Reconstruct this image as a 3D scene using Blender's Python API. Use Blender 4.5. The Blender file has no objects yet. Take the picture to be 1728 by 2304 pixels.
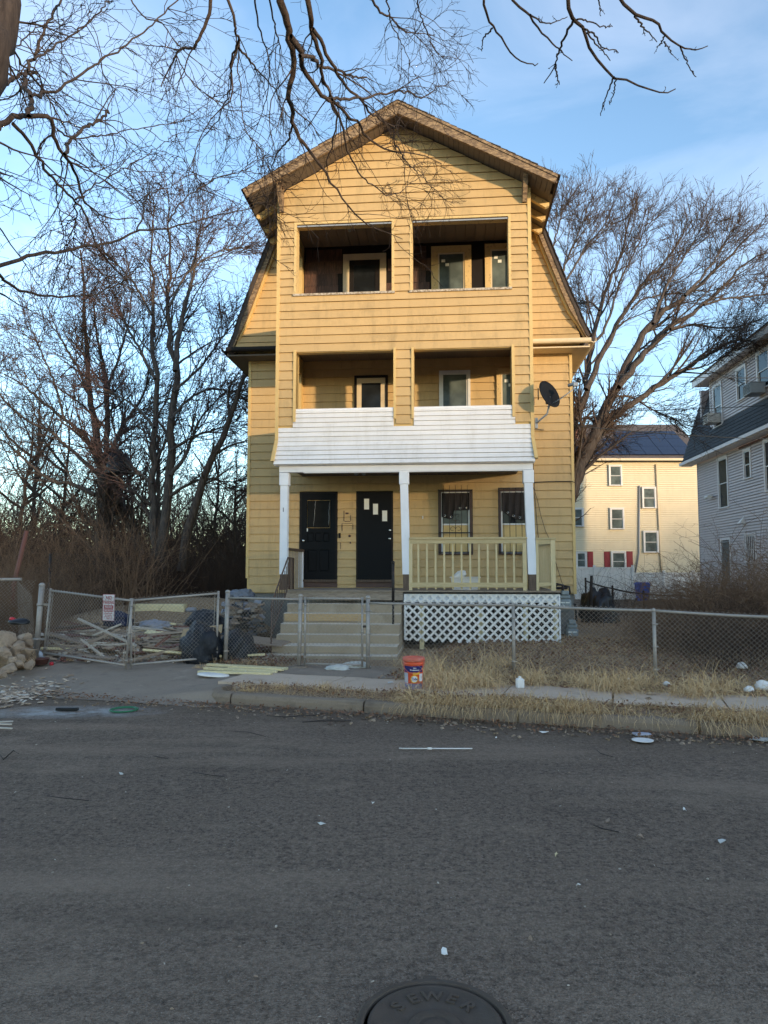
import bpy, bmesh, math, random
import numpy as np
from mathutils import Vector, Matrix, Euler

SC = bpy.context.scene
COL = SC.collection
R = math.radians
rnd = random.Random(7)
rng = np.random.default_rng(7)

# ------------------------------------------------------------------ camera
EYE = 1.75
FPX = 1650.0
PITCH = R(4.4)
cd = bpy.data.cameras.new('camera')
cam = bpy.data.objects.new('camera', cd)
COL.objects.link(cam)
cam.location = (0, 0, EYE)
cam.rotation_euler = (R(90) + PITCH, 0, 0)
cd.sensor_fit = 'VERTICAL'
cd.sensor_height = 36.0
cd.sensor_width = 27.0
cd.lens = FPX / 2304 * 36.0
cd.clip_start = 0.05
cd.clip_end = 3000
SC.camera = cam

# ------------------------------------------------------------------ sky, sun, exposure
SUN_EL = 4.6
SUN_DIR = Vector((0.643, -0.766, 0)).normalized()       # compass direction towards the sun
SKY_STRENGTH = 0.15
SUN_STRENGTH = 1.25
EXPOSURE = 2.12
w = bpy.data.worlds.new('World')
SC.world = w
w.use_nodes = True
nt = w.node_tree
for n in list(nt.nodes):
    nt.nodes.remove(n)
out = nt.nodes.new('ShaderNodeOutputWorld')
bg = nt.nodes.new('ShaderNodeBackground')
sky = nt.nodes.new('ShaderNodeTexSky')
sky.sky_type = 'NISHITA'
sky.sun_disc = False
sky.sun_elevation = R(SUN_EL)
sky.sun_rotation = math.atan2(SUN_DIR.x, SUN_DIR.y)
sky.altitude = 50
sky.air_density = 0.78
sky.dust_density = 0.15
sky.ozone_density = 1.55
# thin high cirrus, the same all round the dome
tc = nt.nodes.new('ShaderNodeTexCoord')
mp = nt.nodes.new('ShaderNodeMapping')
mp.inputs['Scale'].default_value = (1.0, 2.6, 3.2)
mp.inputs['Rotation'].default_value = (R(20), R(-35), R(30))
nz = nt.nodes.new('ShaderNodeTexNoise')
nz.inputs['Scale'].default_value = 1.9
nz.inputs['Detail'].default_value = 7
nz.inputs['Roughness'].default_value = 0.55
nz.inputs['Distortion'].default_value = 0.6
rp = nt.nodes.new('ShaderNodeMapRange')
rp.inputs['From Min'].default_value = 0.40
rp.inputs['From Max'].default_value = 0.72
rp.inputs['To Max'].default_value = 0.52
mx = nt.nodes.new('ShaderNodeMix')
mx.data_type = 'RGBA'
mx.blend_type = 'ADD'
CLOUD = (0.80, 0.68, 0.60, 1)
mx.inputs['B'].default_value = CLOUD
nt.links.new(tc.outputs['Generated'], mp.inputs['Vector'])
nt.links.new(mp.outputs['Vector'], nz.inputs['Vector'])
nt.links.new(nz.outputs['Fac'], rp.inputs['Value'])
nt.links.new(rp.outputs['Result'], mx.inputs['Factor'])
nt.links.new(sky.outputs['Color'], mx.inputs['A'])
nt.links.new(mx.outputs['Result'], bg.inputs['Color'])
nt.links.new(bg.outputs['Background'], out.inputs['Surface'])
bg.inputs['Strength'].default_value = SKY_STRENGTH

sl = bpy.data.lights.new('sun', 'SUN')
sl.energy = SUN_STRENGTH
sl.angle = R(1.2)
sl.color = (1.0, 0.74, 0.46)
so = bpy.data.objects.new('sun', sl)
COL.objects.link(so)
_d = Vector((SUN_DIR.x * math.cos(R(SUN_EL)), SUN_DIR.y * math.cos(R(SUN_EL)), math.sin(R(SUN_EL))))
so.rotation_euler = _d.to_track_quat('Z', 'Y').to_euler()
so.location = (20, -20, 30)

vs = SC.view_settings
vs.view_transform = 'Standard'
vs.look = 'None'
vs.exposure = EXPOSURE
vs.gamma = 1.0
vs.use_curve_mapping = False
try:
    SC.cycles.max_bounces = 5
    SC.cycles.transparent_max_bounces = 12
except Exception:
    pass

# ------------------------------------------------------------------ measuring helpers
def ray(px, py):
    a = (px - 864) / FPX
    b = -(py - 1152) / FPX
    return np.array([a, math.cos(PITCH) - b * math.sin(PITCH), math.sin(PITCH) + b * math.cos(PITCH)])
def at(px, py, D):
    r = ray(px, py)
    return r / r[1] * D + np.array([0, 0, EYE])
def on_z(px, py, z):
    r = ray(px, py)
    return r * ((z - EYE) / r[2]) + np.array([0, 0, EYE])

# street frame: u along the kerb to the right, v away from the camera
SA = R(18)
SU = np.array([math.cos(SA), -math.sin(SA)])
SV = np.array([math.sin(SA), math.cos(SA)])
KERB_V = 8.72
def uv(x, y):
    return x * SU[0] + y * SU[1], x * SV[0] + y * SV[1]
def xy(u, v):
    return u * SU[0] + v * SV[0], u * SU[1] + v * SV[1]
def sstep(a, b, t):
    t = np.clip((np.asarray(t, float) - a) / (b - a), 0, 1)
    return t * t * (3 - 2 * t)
def gz(x, y):
    """height of the natural ground (road level at the camera is 0)"""
    u, v = x * SU[0] + y * SU[1], x * SV[0] + y * SV[1]
    z_road = -0.05 * sstep(4, 8.7, v)
    left = 1 - sstep(-6.6, -5.2, u)                      # driveway side
    z_verge = 0.10
    bank = 0.17 * sstep(11.3, 14.6, v) * sstep(-4.2, -2.2, u)
    farl = 0.16 * (1 - sstep(-9.5, -7.5, u)) * sstep(9.5, 12, v)
    z_yard = 0.10 + bank + farl
    k = sstep(8.70, 8.88, v)
    kl = sstep(8.4, 11.2, v)
    z = z_road * (1 - k) + z_yard * k
    zl = z_road * (1 - kl) + (0.12 + farl) * kl
    z = z * (1 - left) + zl * left
    far = sstep(19, 30, v)
    return z * (1 - far) + 0.0 * far
def gzf(x, y):
    return float(gz(x, y))

# ------------------------------------------------------------------ object helpers
def tag(o, label=None, cat=None, group=None, kind=None):
    if label: o['label'] = label
    if cat: o['category'] = cat
    if group: o['group'] = group
    if kind: o['kind'] = kind
    return o
def thing(name, label, cat, loc=(0, 0, 0), rz=0.0, group=None):
    o = bpy.data.objects.new(name, None)
    o.empty_display_size = 0.2
    COL.objects.link(o)
    o.location = loc
    o.rotation_euler = (0, 0, rz)
    return tag(o, label, cat, group)
def link(name, me, parent=None, loc=None, rot=None, scale=None):
    o = bpy.data.objects.new(name, me)
    COL.objects.link(o)
    if parent is not None: o.parent = parent
    if loc is not None: o.location = loc
    if rot is not None: o.rotation_euler = rot
    if scale is not None: o.scale = scale
    return o

class MB:
    """collects shapes into one mesh"""
    def __init__(s):
        s.v = []; s.f = []; s.m = []; s.mi = 0; s.smooth = []
    def add(s, vs, fs, sm=False):
        n = len(s.v)
        s.v.extend([tuple(map(float, p)) for p in vs])
        for f in fs:
            s.f.append([i + n for i in f]); s.m.append(s.mi); s.smooth.append(sm)
        return s
    def box(s, x0, x1, y0, y1, z0, z1):
        vs = [(x0, y0, z0), (x1, y0, z0), (x1, y1, z0), (x0, y1, z0), (x0, y0, z1), (x1, y0, z1), (x1, y1, z1), (x0, y1, z1)]
        return s.add(vs, [(3, 2, 1, 0), (4, 5, 6, 7), (0, 1, 5, 4), (1, 2, 6, 5), (2, 3, 7, 6), (3, 0, 4, 7)])
    def bevbox(s, x0, x1, y0, y1, z0, z1, b=0.01):
        bm = bmesh.new()
        bmesh.ops.create_cube(bm, size=1)
        for v in bm.verts:
            v.co = Vector(((x0 + x1) / 2 + v.co.x * (x1 - x0), (y0 + y1) / 2 + v.co.y * (y1 - y0), (z0 + z1) / 2 + v.co.z * (z1 - z0)))
        bmesh.ops.bevel(bm, geom=bm.edges[:], offset=b, segments=1, affect='EDGES')
        bm.verts.index_update()
        s.add([v.co for v in bm.verts], [[v.index for v in f.verts] for f in bm.faces])
        bm.free()
        return s
    def obox(s, c, size, rot=(0, 0, 0), taper=1.0):
        M = Euler(rot).to_matrix()
        vs = []
        for z in (-.5, .5):
            k = taper if z > 0 else 1.0
            for (x, y) in ((-.5, -.5), (.5, -.5), (.5, .5), (-.5, .5)):
                vs.append(M @ Vector((x * size[0] * k, y * size[1] * k, z * size[2])) + Vector(c))
        return s.add(vs, [(3, 2, 1, 0), (4, 5, 6, 7), (0, 1, 5, 4), (1, 2, 6, 5), (2, 3, 7, 6), (3, 0, 4, 7)])
    def bar(s, a, b, wd, dp, up=(0, 0, 1)):
        """rectangular bar from a to b, wd across, dp deep"""
        a = Vector(a); b = Vector(b); t = (b - a).normalized()
        sd = t.cross(Vector(up))
        if sd.length < 1e-5: sd = t.cross(Vector((1, 0, 0)))
        sd.normalize(); n = sd.cross(t)
        vs = []
        for p in (a, b):
            for (i, j) in ((-1, -1), (1, -1), (1, 1), (-1, 1)):
                vs.append(p + sd * (i * wd / 2) + n * (j * dp / 2))
        return s.add(vs, [(3, 2, 1, 0), (4, 5, 6, 7), (0, 1, 5, 4), (1, 2, 6, 5), (2, 3, 7, 6), (3, 0, 4, 7)])
    def tube(s, pts, rad, n=8, cap=True, smooth=True):
        pts = [Vector(p) for p in pts]
        k = len(pts)
        rr = rad if hasattr(rad, '__len__') else [rad] * k
        base = len(s.v)
        vs = []
        ref = None
        for i, p in enumerate(pts):
            t = (pts[min(i + 1, k - 1)] - pts[max(i - 1, 0)]).normalized()
            if ref is None:
                ref = Vector((0, 0, 1)) if abs(t.z) < 0.9 else Vector((1, 0, 0))
                nn = t.cross(ref).normalized()
            else:
                nn = (nn - t * nn.dot(t)).normalized()
            bb = t.cross(nn)
            for j in range(n):
                a = 2 * math.pi * j / n
                vs.append(p + (nn * math.cos(a) + bb * math.sin(a)) * rr[i])
        fs = []
        for i in range(k - 1):
            for j in range(n):
                fs.append((i * n + j, i * n + (j + 1) % n, (i + 1) * n + (j + 1) % n, (i + 1) * n + j))
        s.add(vs, fs, smooth)
        if cap:
            s.add([], [])
            s.f.append([base + j for j in range(n)][::-1]); s.m.append(s.mi); s.smooth.append(False)
            s.f.append([base + (k - 1) * n + j for j in range(n)]); s.m.append(s.mi); s.smooth.append(False)
        return s
    def lathe(s, prof, c=(0, 0, 0), n=24, smooth=True, axis='z'):
        """prof: list of (r, h)"""
        vs = []
        for (r, h) in prof:
            for j in range(n):
                a = 2 * math.pi * j / n
                p = (r * math.cos(a), r * math.sin(a), h)
                if axis == 'y': p = (p[0], -p[2], p[1])
                if axis == 'x': p = (p[2], p[0], p[1])
                vs.append((p[0] + c[0], p[1] + c[1], p[2] + c[2]))
        fs = []
        for i in range(len(prof) - 1):
            for j in range(n):
                fs.append((i * n + j, i * n + (j + 1) % n, (i + 1) * n + (j + 1) % n, (i + 1) * n + j))
        return s.add(vs, fs, smooth)
    def prism(s, poly, y0, y1):
        """poly in (x,z), extruded along y"""
        n = len(poly)
        vs = [(x, y0, z) for x, z in poly] + [(x, y1, z) for x, z in poly]
        fs = [list(range(n)), list(range(2 * n - 1, n - 1, -1))]
        for i in range(n):
            fs.append((i, i + n, (i + 1) % n + n, (i + 1) % n))
        return s.add(vs, fs)
    def mesh(s, mats):
        me = bpy.data.meshes.new('m')
        me.from_pydata(s.v, [], s.f)
        for m in (mats if isinstance(mats, (list, tuple)) else [mats]):
            me.materials.append(m)
        me.polygons.foreach_set('material_index', s.m)
        me.polygons.foreach_set('use_smooth', s.smooth)
        bm = bmesh.new(); bm.from_mesh(me)
        bmesh.ops.recalc_face_normals(bm, faces=bm.faces)
        bm.to_mesh(me); bm.free()
        me.update()
        return me
    def build(s, name, mats, parent=None, loc=None, rot=None):
        me = s.mesh(mats); me.name = name
        return link(name, me, parent, loc, rot)

def np_mesh(name, V, Fq, mat, parent=None, smooth=True):
    """fast mesh from numpy arrays; Fq (n,3) or (n,4)"""
    me = bpy.data.meshes.new(name)
    V = np.asarray(V, np.float32); Fq = np.asarray(Fq, np.int32)
    k = Fq.shape[1]
    me.vertices.add(len(V)); me.vertices.foreach_set('co', V.ravel())
    me.loops.add(Fq.size); me.loops.foreach_set('vertex_index', Fq.ravel())
    me.polygons.add(len(Fq))
    me.polygons.foreach_set('loop_start', np.arange(0, Fq.size, k, dtype=np.int32))
    me.polygons.foreach_set('loop_total', np.full(len(Fq), k, np.int32))
    if smooth: me.polygons.foreach_set('use_smooth', np.ones(len(Fq), bool))
    me.materials.append(mat)
    me.update(calc_edges=True)
    me.validate()
    return link(name, me, parent)

def tubes_np(sets, sides=4):
    """sets: list of (P (K,n,3), Rr (K,n)); returns V,F quads"""
    Vs = []; Fs = []; off = 0
    for P, Rr in sets:
        K, n, _ = P.shape
        if K == 0: continue
        T = np.gradient(P, axis=1)
        T /= np.linalg.norm(T, axis=2, keepdims=True) + 1e-9
        mean = P[:, -1] - P[:, 0]
        ref = np.zeros((K, 3))
        ref[np.arange(K), np.argmin(np.abs(mean), axis=1)] = 1
        N = np.cross(T, ref[:, None, :]); N /= np.linalg.norm(N, axis=2, keepdims=True) + 1e-9
        B = np.cross(T, N)
        a = np.arange(sides) * 2 * math.pi / sides
        ring = N[:, :, None, :] * np.cos(a)[None, None, :, None] + B[:, :, None, :] * np.sin(a)[None, None, :, None]
        V = P[:, :, None, :] + ring * Rr[:, :, None, None]
        Vs.append(V.reshape(-1, 3))
        idx = np.arange(K * n * sides).reshape(K, n, sides) + off
        nx = np.roll(idx, -1, axis=2)
        F = np.stack([idx[:, :-1], nx[:, :-1], nx[:, 1:], idx[:, 1:]], axis=-1).reshape(-1, 4)
        Fs.append(F)
        off += K * n * sides
    return np.concatenate(Vs), np.concatenate(Fs)

def ribbons_np(P, W, side):
    """flat blades: P (K,n,3), W (K,n) widths, side (K,3)"""
    K, n, _ = P.shape
    A = P - side[:, None, :] * W[:, :, None] / 2
    B = P + side[:, None, :] * W[:, :, None] / 2
    V = np.stack([A, B], axis=2).reshape(-1, 3)
    idx = np.arange(K * n * 2).reshape(K, n, 2)
    F = np.stack([idx[:, :-1, 0], idx[:, :-1, 1], idx[:, 1:, 1], idx[:, 1:, 0]], axis=-1).reshape(-1, 4)
    return V, F

# ------------------------------------------------------------------ materials
class NT:
    def __init__(s, name):
        s.m = bpy.data.materials.new(name); s.m.use_nodes = True
        s.t = s.m.node_tree
        s.b = s.t.nodes['Principled BSDF']
        s.pos = s.t.nodes.new('ShaderNodeNewGeometry').outputs['Position']
    def n(s, kind, **kw):
        x = s.t.nodes.new(kind)
        for k, v in kw.items(): setattr(x, k, v)
        return x
    def l(s, a, b): s.t.links.new(a, b)
    def obj(s):
        return s.n('ShaderNodeTexCoord').outputs['Object']
    def noise(s, scale, detail=4, rough=.55, stretch=None, src=None, rot=None, dist=0.0):
        src = src or s.pos
        if stretch or rot:
            mp = s.n('ShaderNodeMapping'); s.l(src, mp.inputs['Vector'])
            if stretch: mp.inputs['Scale'].default_value = stretch
            if rot: mp.inputs['Rotation'].default_value = rot
            src = mp.outputs['Vector']
        x = s.n('ShaderNodeTexNoise'); s.l(src, x.inputs['Vector'])
        x.inputs['Scale'].default_value = scale; x.inputs['Detail'].default_value = detail
        x.inputs['Roughness'].default_value = rough; x.inputs['Distortion'].default_value = dist
        return x.outputs['Fac']
    def voro(s, scale, src=None, feature='F1', out='Distance'):
        x = s.n('ShaderNodeTexVoronoi'); x.feature = feature
        s.l(src or s.pos, x.inputs['Vector']); x.inputs['Scale'].default_value = scale
        return x.outputs[out]
    def rng(s, v, a, b, c=0.0, d=1.0):
        x = s.n('ShaderNodeMapRange'); s.l(v, x.inputs['Value'])
        x.inputs['From Min'].default_value = a; x.inputs['From Max'].default_value = b
        x.inputs['To Min'].default_value = c; x.inputs['To Max'].default_value = d
        return x.outputs['Result']
    def mix(s, f, a, b, mode='MIX'):
        x = s.n('ShaderNodeMix'); x.data_type = 'RGBA'; x.blend_type = mode
        if isinstance(f, (int, float)): x.inputs['Factor'].default_value = f
        else: s.l(f, x.inputs['Factor'])
        for v, k in ((a, 'A'), (b, 'B')):
            if isinstance(v, (tuple, list)): x.inputs[k].default_value = (v[0], v[1], v[2], 1)
            else: s.l(v, x.inputs[k])
        return x.outputs['Result']
    def math(s, op, a, b=0.0):
        x = s.n('ShaderNodeMath'); x.operation = op
        for i, v in enumerate((a, b)):
            if isinstance(v, (int, float)): x.inputs[i].default_value = v
            else: s.l(v, x.inputs[i])
        return x.outputs[0]
    def sep(s, src=None):
        x = s.n('ShaderNodeSeparateXYZ'); s.l(src or s.pos, x.inputs[0]); return x.outputs
    def col(s, c):
        if isinstance(c, (tuple, list)): s.b.inputs['Base Color'].default_value = (c[0], c[1], c[2], 1)
        else: s.l(c, s.b.inputs['Base Color'])
        return s
    def rough(s, r):
        if isinstance(r, (int, float)): s.b.inputs['Roughness'].default_value = r
        else: s.l(r, s.b.inputs['Roughness'])
        return s
    def bump(s, h, strength=.3, dist=.01):
        x = s.n('ShaderNodeBump'); x.inputs['Strength'].default_value = strength
        x.inputs['Distance'].default_value = dist
        s.l(h, x.inputs['Height']); s.l(x.outputs['Normal'], s.b.inputs['Normal'])
        return s
    def rand(s):
        return s.n('ShaderNodeObjectInfo').outputs['Random']
    def spec(s, v): s.b.inputs['Specular IOR Level'].default_value = v; return s
    def metal(s, v): s.b.inputs['Metallic'].default_value = v; return s

def sc(c, k): return tuple(min(1, x * k) for x in c)
MATS = {}
def simple(name, col, rough=.7, var=.18, scale=6, bump=0.0, bscale=60, metal=0.0, spec=.4, orand=0.0, dirt=None, dirt_amt=.5, dscale=3):
    if name in MATS: return MATS[name]
    t = NT(name)
    c = t.mix(t.noise(scale, 5), sc(col, 1 - var), sc(col, 1 + var))
    if orand:
        c = t.mix(t.rng(t.rand(), 0, 1, 0, orand), c, sc(col, .55))
    if dirt:
        c = t.mix(t.rng(t.noise(dscale, 8, .65), .5, .75, 0, dirt_amt), c, dirt)
    t.col(c).rough(rough).metal(metal).spec(spec)
    if bump: t.bump(t.noise(bscale, 6, .6), bump, .01)
    MATS[name] = t.m
    return t.m

def m_siding(name, col, dirt=(.20, .15, .07), amt=.35):
    t = NT(name)
    c = t.mix(t.noise(2.2, 6, .6), sc(col, .90), sc(col, 1.08))
    c = t.mix(t.rng(t.rand(), 0, 1, 0, .26), c, sc(col, .70))
    streak = t.noise(5, 7, .72, stretch=(1.0, 1.0, .16))
    c = t.mix(t.rng(streak, .50, .76, 0, amt), c, dirt)
    grime = t.noise(1.3, 8, .7)
    c = t.mix(t.rng(grime, .54, .72, 0, amt * .8), c, sc(dirt, .9))
    spots = t.noise(38, 3, .6)
    c = t.mix(t.rng(spots, .70, .78, 0, .45), c, sc(dirt, .6))
    t.col(c).rough(t.rng(t.noise(9), .3, .7, .45, .62)).spec(.35)
    t.bump(t.noise(26, 5, .6, stretch=(.15, .15, 1.0)), .08, .01)
    MATS[name] = t.m
    return t.m

def m_peel(name, paint, wood, thr=(.46, .54), stretch=(3, 3, 3), bump=.4):
    t = NT(name)
    n1 = t.noise(7, 9, .72, stretch=stretch)
    grain = t.noise(6, 6, .6, stretch=(1.5, 12, 12))
    wd = t.mix(grain, sc(wood, .6), sc(wood, 1.5))
    pt = t.mix(t.noise(3, 5), sc(paint, .85), sc(paint, 1.1))
    f = t.rng(n1, thr[0], thr[1])
    t.col(t.mix(f, wd, pt)).rough(.75).spec(.25)
    t.bump(f, bump, .006)
    MATS[name] = t.m
    return t.m

def m_wood(name, c1, c2, axis='x', scale=7, rough=.7, knots=True, orand=.25):
    t = NT(name)
    st = {'x': (1.0, 14, 14), 'y': (14, 1.0, 14), 'z': (14, 14, 1.0)}[axis]
    g = t.noise(scale * .5, 6, .6, stretch=st, dist=1.2)
    c = t.mix(t.rng(g, .35, .65), c1, c2)
    if knots:
        k = t.voro(3.1)
        c = t.mix(t.rng(k, .03, .09, .55, 0), c, sc(c1, .45))
    c = t.mix(t.rng(t.rand(), 0, 1, 0, orand), c, sc(c1, .7))
    t.col(c).rough(rough).spec(.3)
    t.bump(g, .15, .005)
    MATS[name] = t.m
    return t.m

def m_glass(name, base=(.012, .014, .016), rough=.04):
    t = NT(name)
    c = t.mix(t.rng(t.noise(1.7, 4), .4, .7), base, sc(base, 2.2))
    t.col(c).rough(t.rng(t.noise(5, 4), .4, .8, rough, rough + .12)).spec(.14)
    t.bump(t.noise(1.3, 2), .03, .05)
    MATS[name] = t.m
    return t.m

# ================================================================== materials used widely
YEL = (.54, .365, .165)
m_siding('yellow_siding', YEL, amt=.45)
m_siding('white_vinyl', (.76, .75, .75), dirt=(.42, .39, .34), amt=.34)
m_siding('grey_vinyl', (.56, .475, .45), dirt=(.25, .25, .27), amt=.2)
simple('yellow_trim', (.60, .42, .17), .55, .10, 3, dirt=(.30, .21, .10), dirt_amt=.4)
m_peel('peeling_fascia', (.36, .25, .145), (.11, .075, .05), (.42, .62), stretch=(1.2, 2, 3.5), bump=.25)
m_peel('white_paint_worn', (.76, .77, .80), (.30, .26, .22), (.26, .33), bump=.2)
m_peel('yellow_paint_worn', (.62, .44, .20), (.24, .16, .09), (.36, .44))
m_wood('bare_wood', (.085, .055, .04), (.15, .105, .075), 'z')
m_wood('new_wood', (.46, .355, .18), (.60, .475, .27), 'x')
m_wood('new_wood_upright', (.56, .445, .24), (.68, .55, .33), 'z', knots=False)
m_wood('deck_wood', (.20, .15, .11), (.36, .29, .22), 'x')
m_wood('old_board', (.22, .155, .11), (.44, .33, .24), 'x', orand=.5)
m_wood('plywood', (.42, .27, .13), (.55, .38, .20), 'x')
m_wood('pale_lumber', (.66, .54, .29), (.76, .65, .40), 'x')
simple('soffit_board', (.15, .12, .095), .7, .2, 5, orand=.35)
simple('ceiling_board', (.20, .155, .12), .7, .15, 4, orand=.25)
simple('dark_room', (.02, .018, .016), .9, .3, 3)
m_glass('window_glass')
m_glass('window_glass_grey', (.07, .085, .08), .12)
simple('navy_door', (.0035, .004, .0055), .55, .25, 5, bump=.05, spec=.15)
simple('dark_frame', (.012, .009, .008), .6, .3, 9, spec=.2)
simple('brown_trim', (.09, .05, .04), .6, .25, 7)
simple('window_white', (.66, .65, .63), .4, .08, 5, dirt=(.3, .28, .25), dirt_amt=.3)
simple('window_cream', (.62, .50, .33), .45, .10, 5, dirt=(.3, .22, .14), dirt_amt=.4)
simple('chrome', (.7, .68, .63), .22, .1, 20, metal=1)
simple('galvanized', (.36, .315, .275), .5, .25, 25, metal=.35, bump=.05, bscale=90, dirt=(.22, .2, .18), dirt_amt=.4, dscale=9)
simple('galvanized_wire', (.34, .285, .24), .6, .3, 12, metal=.1, spec=.2)
simple('dark_iron', (.035, .03, .028), .6, .4, 14, metal=.4, dirt=(.16, .08, .05), dirt_amt=.5, dscale=9)
simple('rusty_iron', (.12, .075, .055), .8, .4, 14, metal=.25, dirt=(.05, .04, .035), dirt_amt=.7, dscale=9)
simple('curtain', (.022, .015, .013), .75, .4, 12)
simple('paper', (.72, .72, .66), .8, .06, 9)
simple('black_plastic', (.012, .012, .013), .35, .4, 12)
simple('dish_black', (.010, .010, .011), .7, .3, 4, spec=.12)
simple('grey_metal', (.30, .31, .32), .5, .15, 10, metal=.3)
simple('meter_grey', (.26, .29, .29), .5, .15, 10, dirt=(.15, .15, .14), dirt_amt=.4)
simple('white_plastic', (.78, .74, .69), .5, .07, 8, spec=.25, dirt=(.45, .38, .30), dirt_amt=.35)
simple('cable', (.03, .028, .026), .6, .2, 10)

def m_concrete(name, c1, stain=(.16, .15, .13), pale=None, bump=.35, scale=1.0):
    t = NT(name)
    c = t.mix(t.noise(1.6 * scale, 8, .65), sc(c1, .78), sc(c1, 1.15))
    c = t.mix(t.rng(t.noise(3.4 * scale, 8, .7), .52, .72, 0, .6), c, stain)
    if pale: c = t.mix(t.rng(t.noise(2.3 * scale, 9, .75), .56, .70, 0, .75), c, pale)
    c = t.mix(t.rng(t.noise(120, 3, .7), .35, .65, .25, 0), c, sc(stain, .5))
    t.col(c).rough(.95).spec(.08)
    t.bump(t.noise(70, 8, .7), bump, .008)
    MATS[name] = t.m
    return t.m
m_concrete('sidewalk_concrete', (.62, .475, .355), (.33, .25, .185))
m_concrete('kerb_concrete', (.30, .23, .17), (.12, .09, .067), bump=.6)
m_concrete('step_concrete', (.40, .315, .22), (.22, .17, .115), pale=(.52, .43, .33))
m_concrete('tread_pale', (.68, .57, .45), (.44, .36, .27), pale=(.78, .70, .60))
m_concrete('foundation', (.23, .22, .20), (.13, .12, .10))
m_concrete('apron_concrete', (.33, .26, .20), (.19, .15, .12), pale=(.46, .37, .29), bump=.5)

def m_asphalt():
    t = NT('asphalt')
    big = t.noise(.35, 5, .6)
    c = t.mix(t.rng(big, .3, .7), (.185, .130, .096), (.245, .174, .128))
    ag = t.voro(95, out='Color')
    agg = t.n('ShaderNodeRGBToBW'); t.l(ag, agg.inputs[0])
    c = t.mix(t.rng(agg.outputs[0], .2, .95, 0, .5), c, (.38, .30, .235))
    c = t.mix(t.rng(t.noise(42, 6, .75), .34, .50, .78, 0), c, (.036, .028, .022))
    c = t.mix(t.rng(t.noise(20, 7, .75), .38, .54, .6, 0), c, (.06, .047, .038))
    c = t.mix(t.rng(t.noise(60, 4, .7), .58, .68, 0, .45), c, (.46, .35, .26))
    c = t.mix(t.rng(t.noise(110, 3, .6), .62, .70, 0, .6), c, (.50, .45, .40))
    # worn pale tracks and blotches
    wear = t.noise(.55, 7, .62, stretch=(.35, 1.7, 1), rot=(0, 0, SA))
    c = t.mix(t.rng(wear, .50, .68, 0, .6), c, (.36, .265, .195))
    dust = t.noise(1.1, 9, .72)
    c = t.mix(t.rng(dust, .56, .72, 0, .5), c, (.40, .30, .22))
    dk = t.noise(.8, 6, .6, stretch=(.5, 1.3, 1), rot=(0, 0, SA))
    c = t.mix(t.rng(dk, .56, .74, 0, .45), c, (.075, .058, .046))
    # grit and litter dust gathered along the gutter
    vn = t.n('ShaderNodeVectorMath'); vn.operation = 'DOT_PRODUCT'
    t.l(t.pos, vn.inputs[0]); vn.inputs[1].default_value = (SV[0], SV[1], 0)
    gut = t.rng(vn.outputs['Value'], 7.6, 8.7)
    gm = t.math('MULTIPLY', gut, t.rng(t.noise(3.2, 8, .7), .36, .58))
    c = t.mix(t.math('MULTIPLY', gm, .75), c, (.17, .125, .088))
    # spilled white powder near the driveway
    ds = t.n('ShaderNodeVectorMath'); ds.operation = 'DISTANCE'
    mp = t.n('ShaderNodeMapping'); t.l(t.pos, mp.inputs['Vector'])
    p = on_z(150, 1600, -.03)
    mp.inputs['Rotation'].default_value = (0, 0, R(6))
    mp.inputs['Scale'].default_value = (.55, 1.5, 0)
    t.l(mp.outputs['Vector'], ds.inputs[0])
    ca, sa = math.cos(R(6)), math.sin(R(6))
    sx, sy = p[0] * .55, p[1] * 1.5
    ds.inputs[1].default_value = (sx * ca - sy * sa, sx * sa + sy * ca, 0)
    f = t.rng(ds.outputs['Value'], .1, .75, 1, 0)
    f = t.math('MULTIPLY', f, t.rng(t.noise(2.6, 9, .75), .36, .60))
    c = t.mix(t.math('MINIMUM', f, .8), c, (.55, .55, .54))
    t.col(c).rough(.95).spec(.06)
    hgt = t.math('ADD', t.math('MULTIPLY', t.voro(90), .8), t.math('MULTIPLY', t.noise(28, 6, .7), .6))
    t.bump(hgt, .8, .025)
    MATS['asphalt'] = t.m
m_asphalt()

def m_soil():
    t = NT('yard_soil')
    c = t.mix(t.noise(.8, 6, .6), (.24, .158, .098), (.40, .275, .175))
    c = t.mix(t.rng(t.noise(22, 7, .7), .42, .62), c, (.46, .325, .205))
    c = t.mix(t.rng(t.noise(55, 5, .7), .48, .60), c, (.06, .038, .025))
    t.col(c).rough(.95).spec(.15)
    t.bump(t.noise(30, 8, .7), .9, .03)
    MATS['yard_soil'] = t.m
m_soil()

# ================================================================== ground
def sheet(name, us, vs, zfun, mat, kind='structure', mask=None):
    U, Vv = np.meshgrid(us, vs)
    X, Y = xy(U, Vv)
    Z = zfun(X, Y, U, Vv)
    V = np.stack([X, Y, Z], -1).reshape(-1, 3)
    a = np.arange(U.size).reshape(U.shape)
    F = np.stack([a[:-1, :-1], a[:-1, 1:], a[1:, 1:], a[1:, :-1]], -1).reshape(-1, 4)
    if mask is not None:
        cu = (U[:-1, :-1] + U[1:, 1:]) / 2; cv = (Vv[:-1, :-1] + Vv[1:, 1:]) / 2
        F = F[mask(cu, cv).ravel()]
    o = np_mesh(name, V, F, mat)
    if kind: o['kind'] = kind
    return o
def lump(X, Y, a=.02):
    return a * (np.sin(X * 3.1 + Y * 1.7) * .5 + np.sin(X * 7.3 - Y * 5.1) * .3 + np.sin(X * 13.0 + Y * 11.0) * .2)

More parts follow.
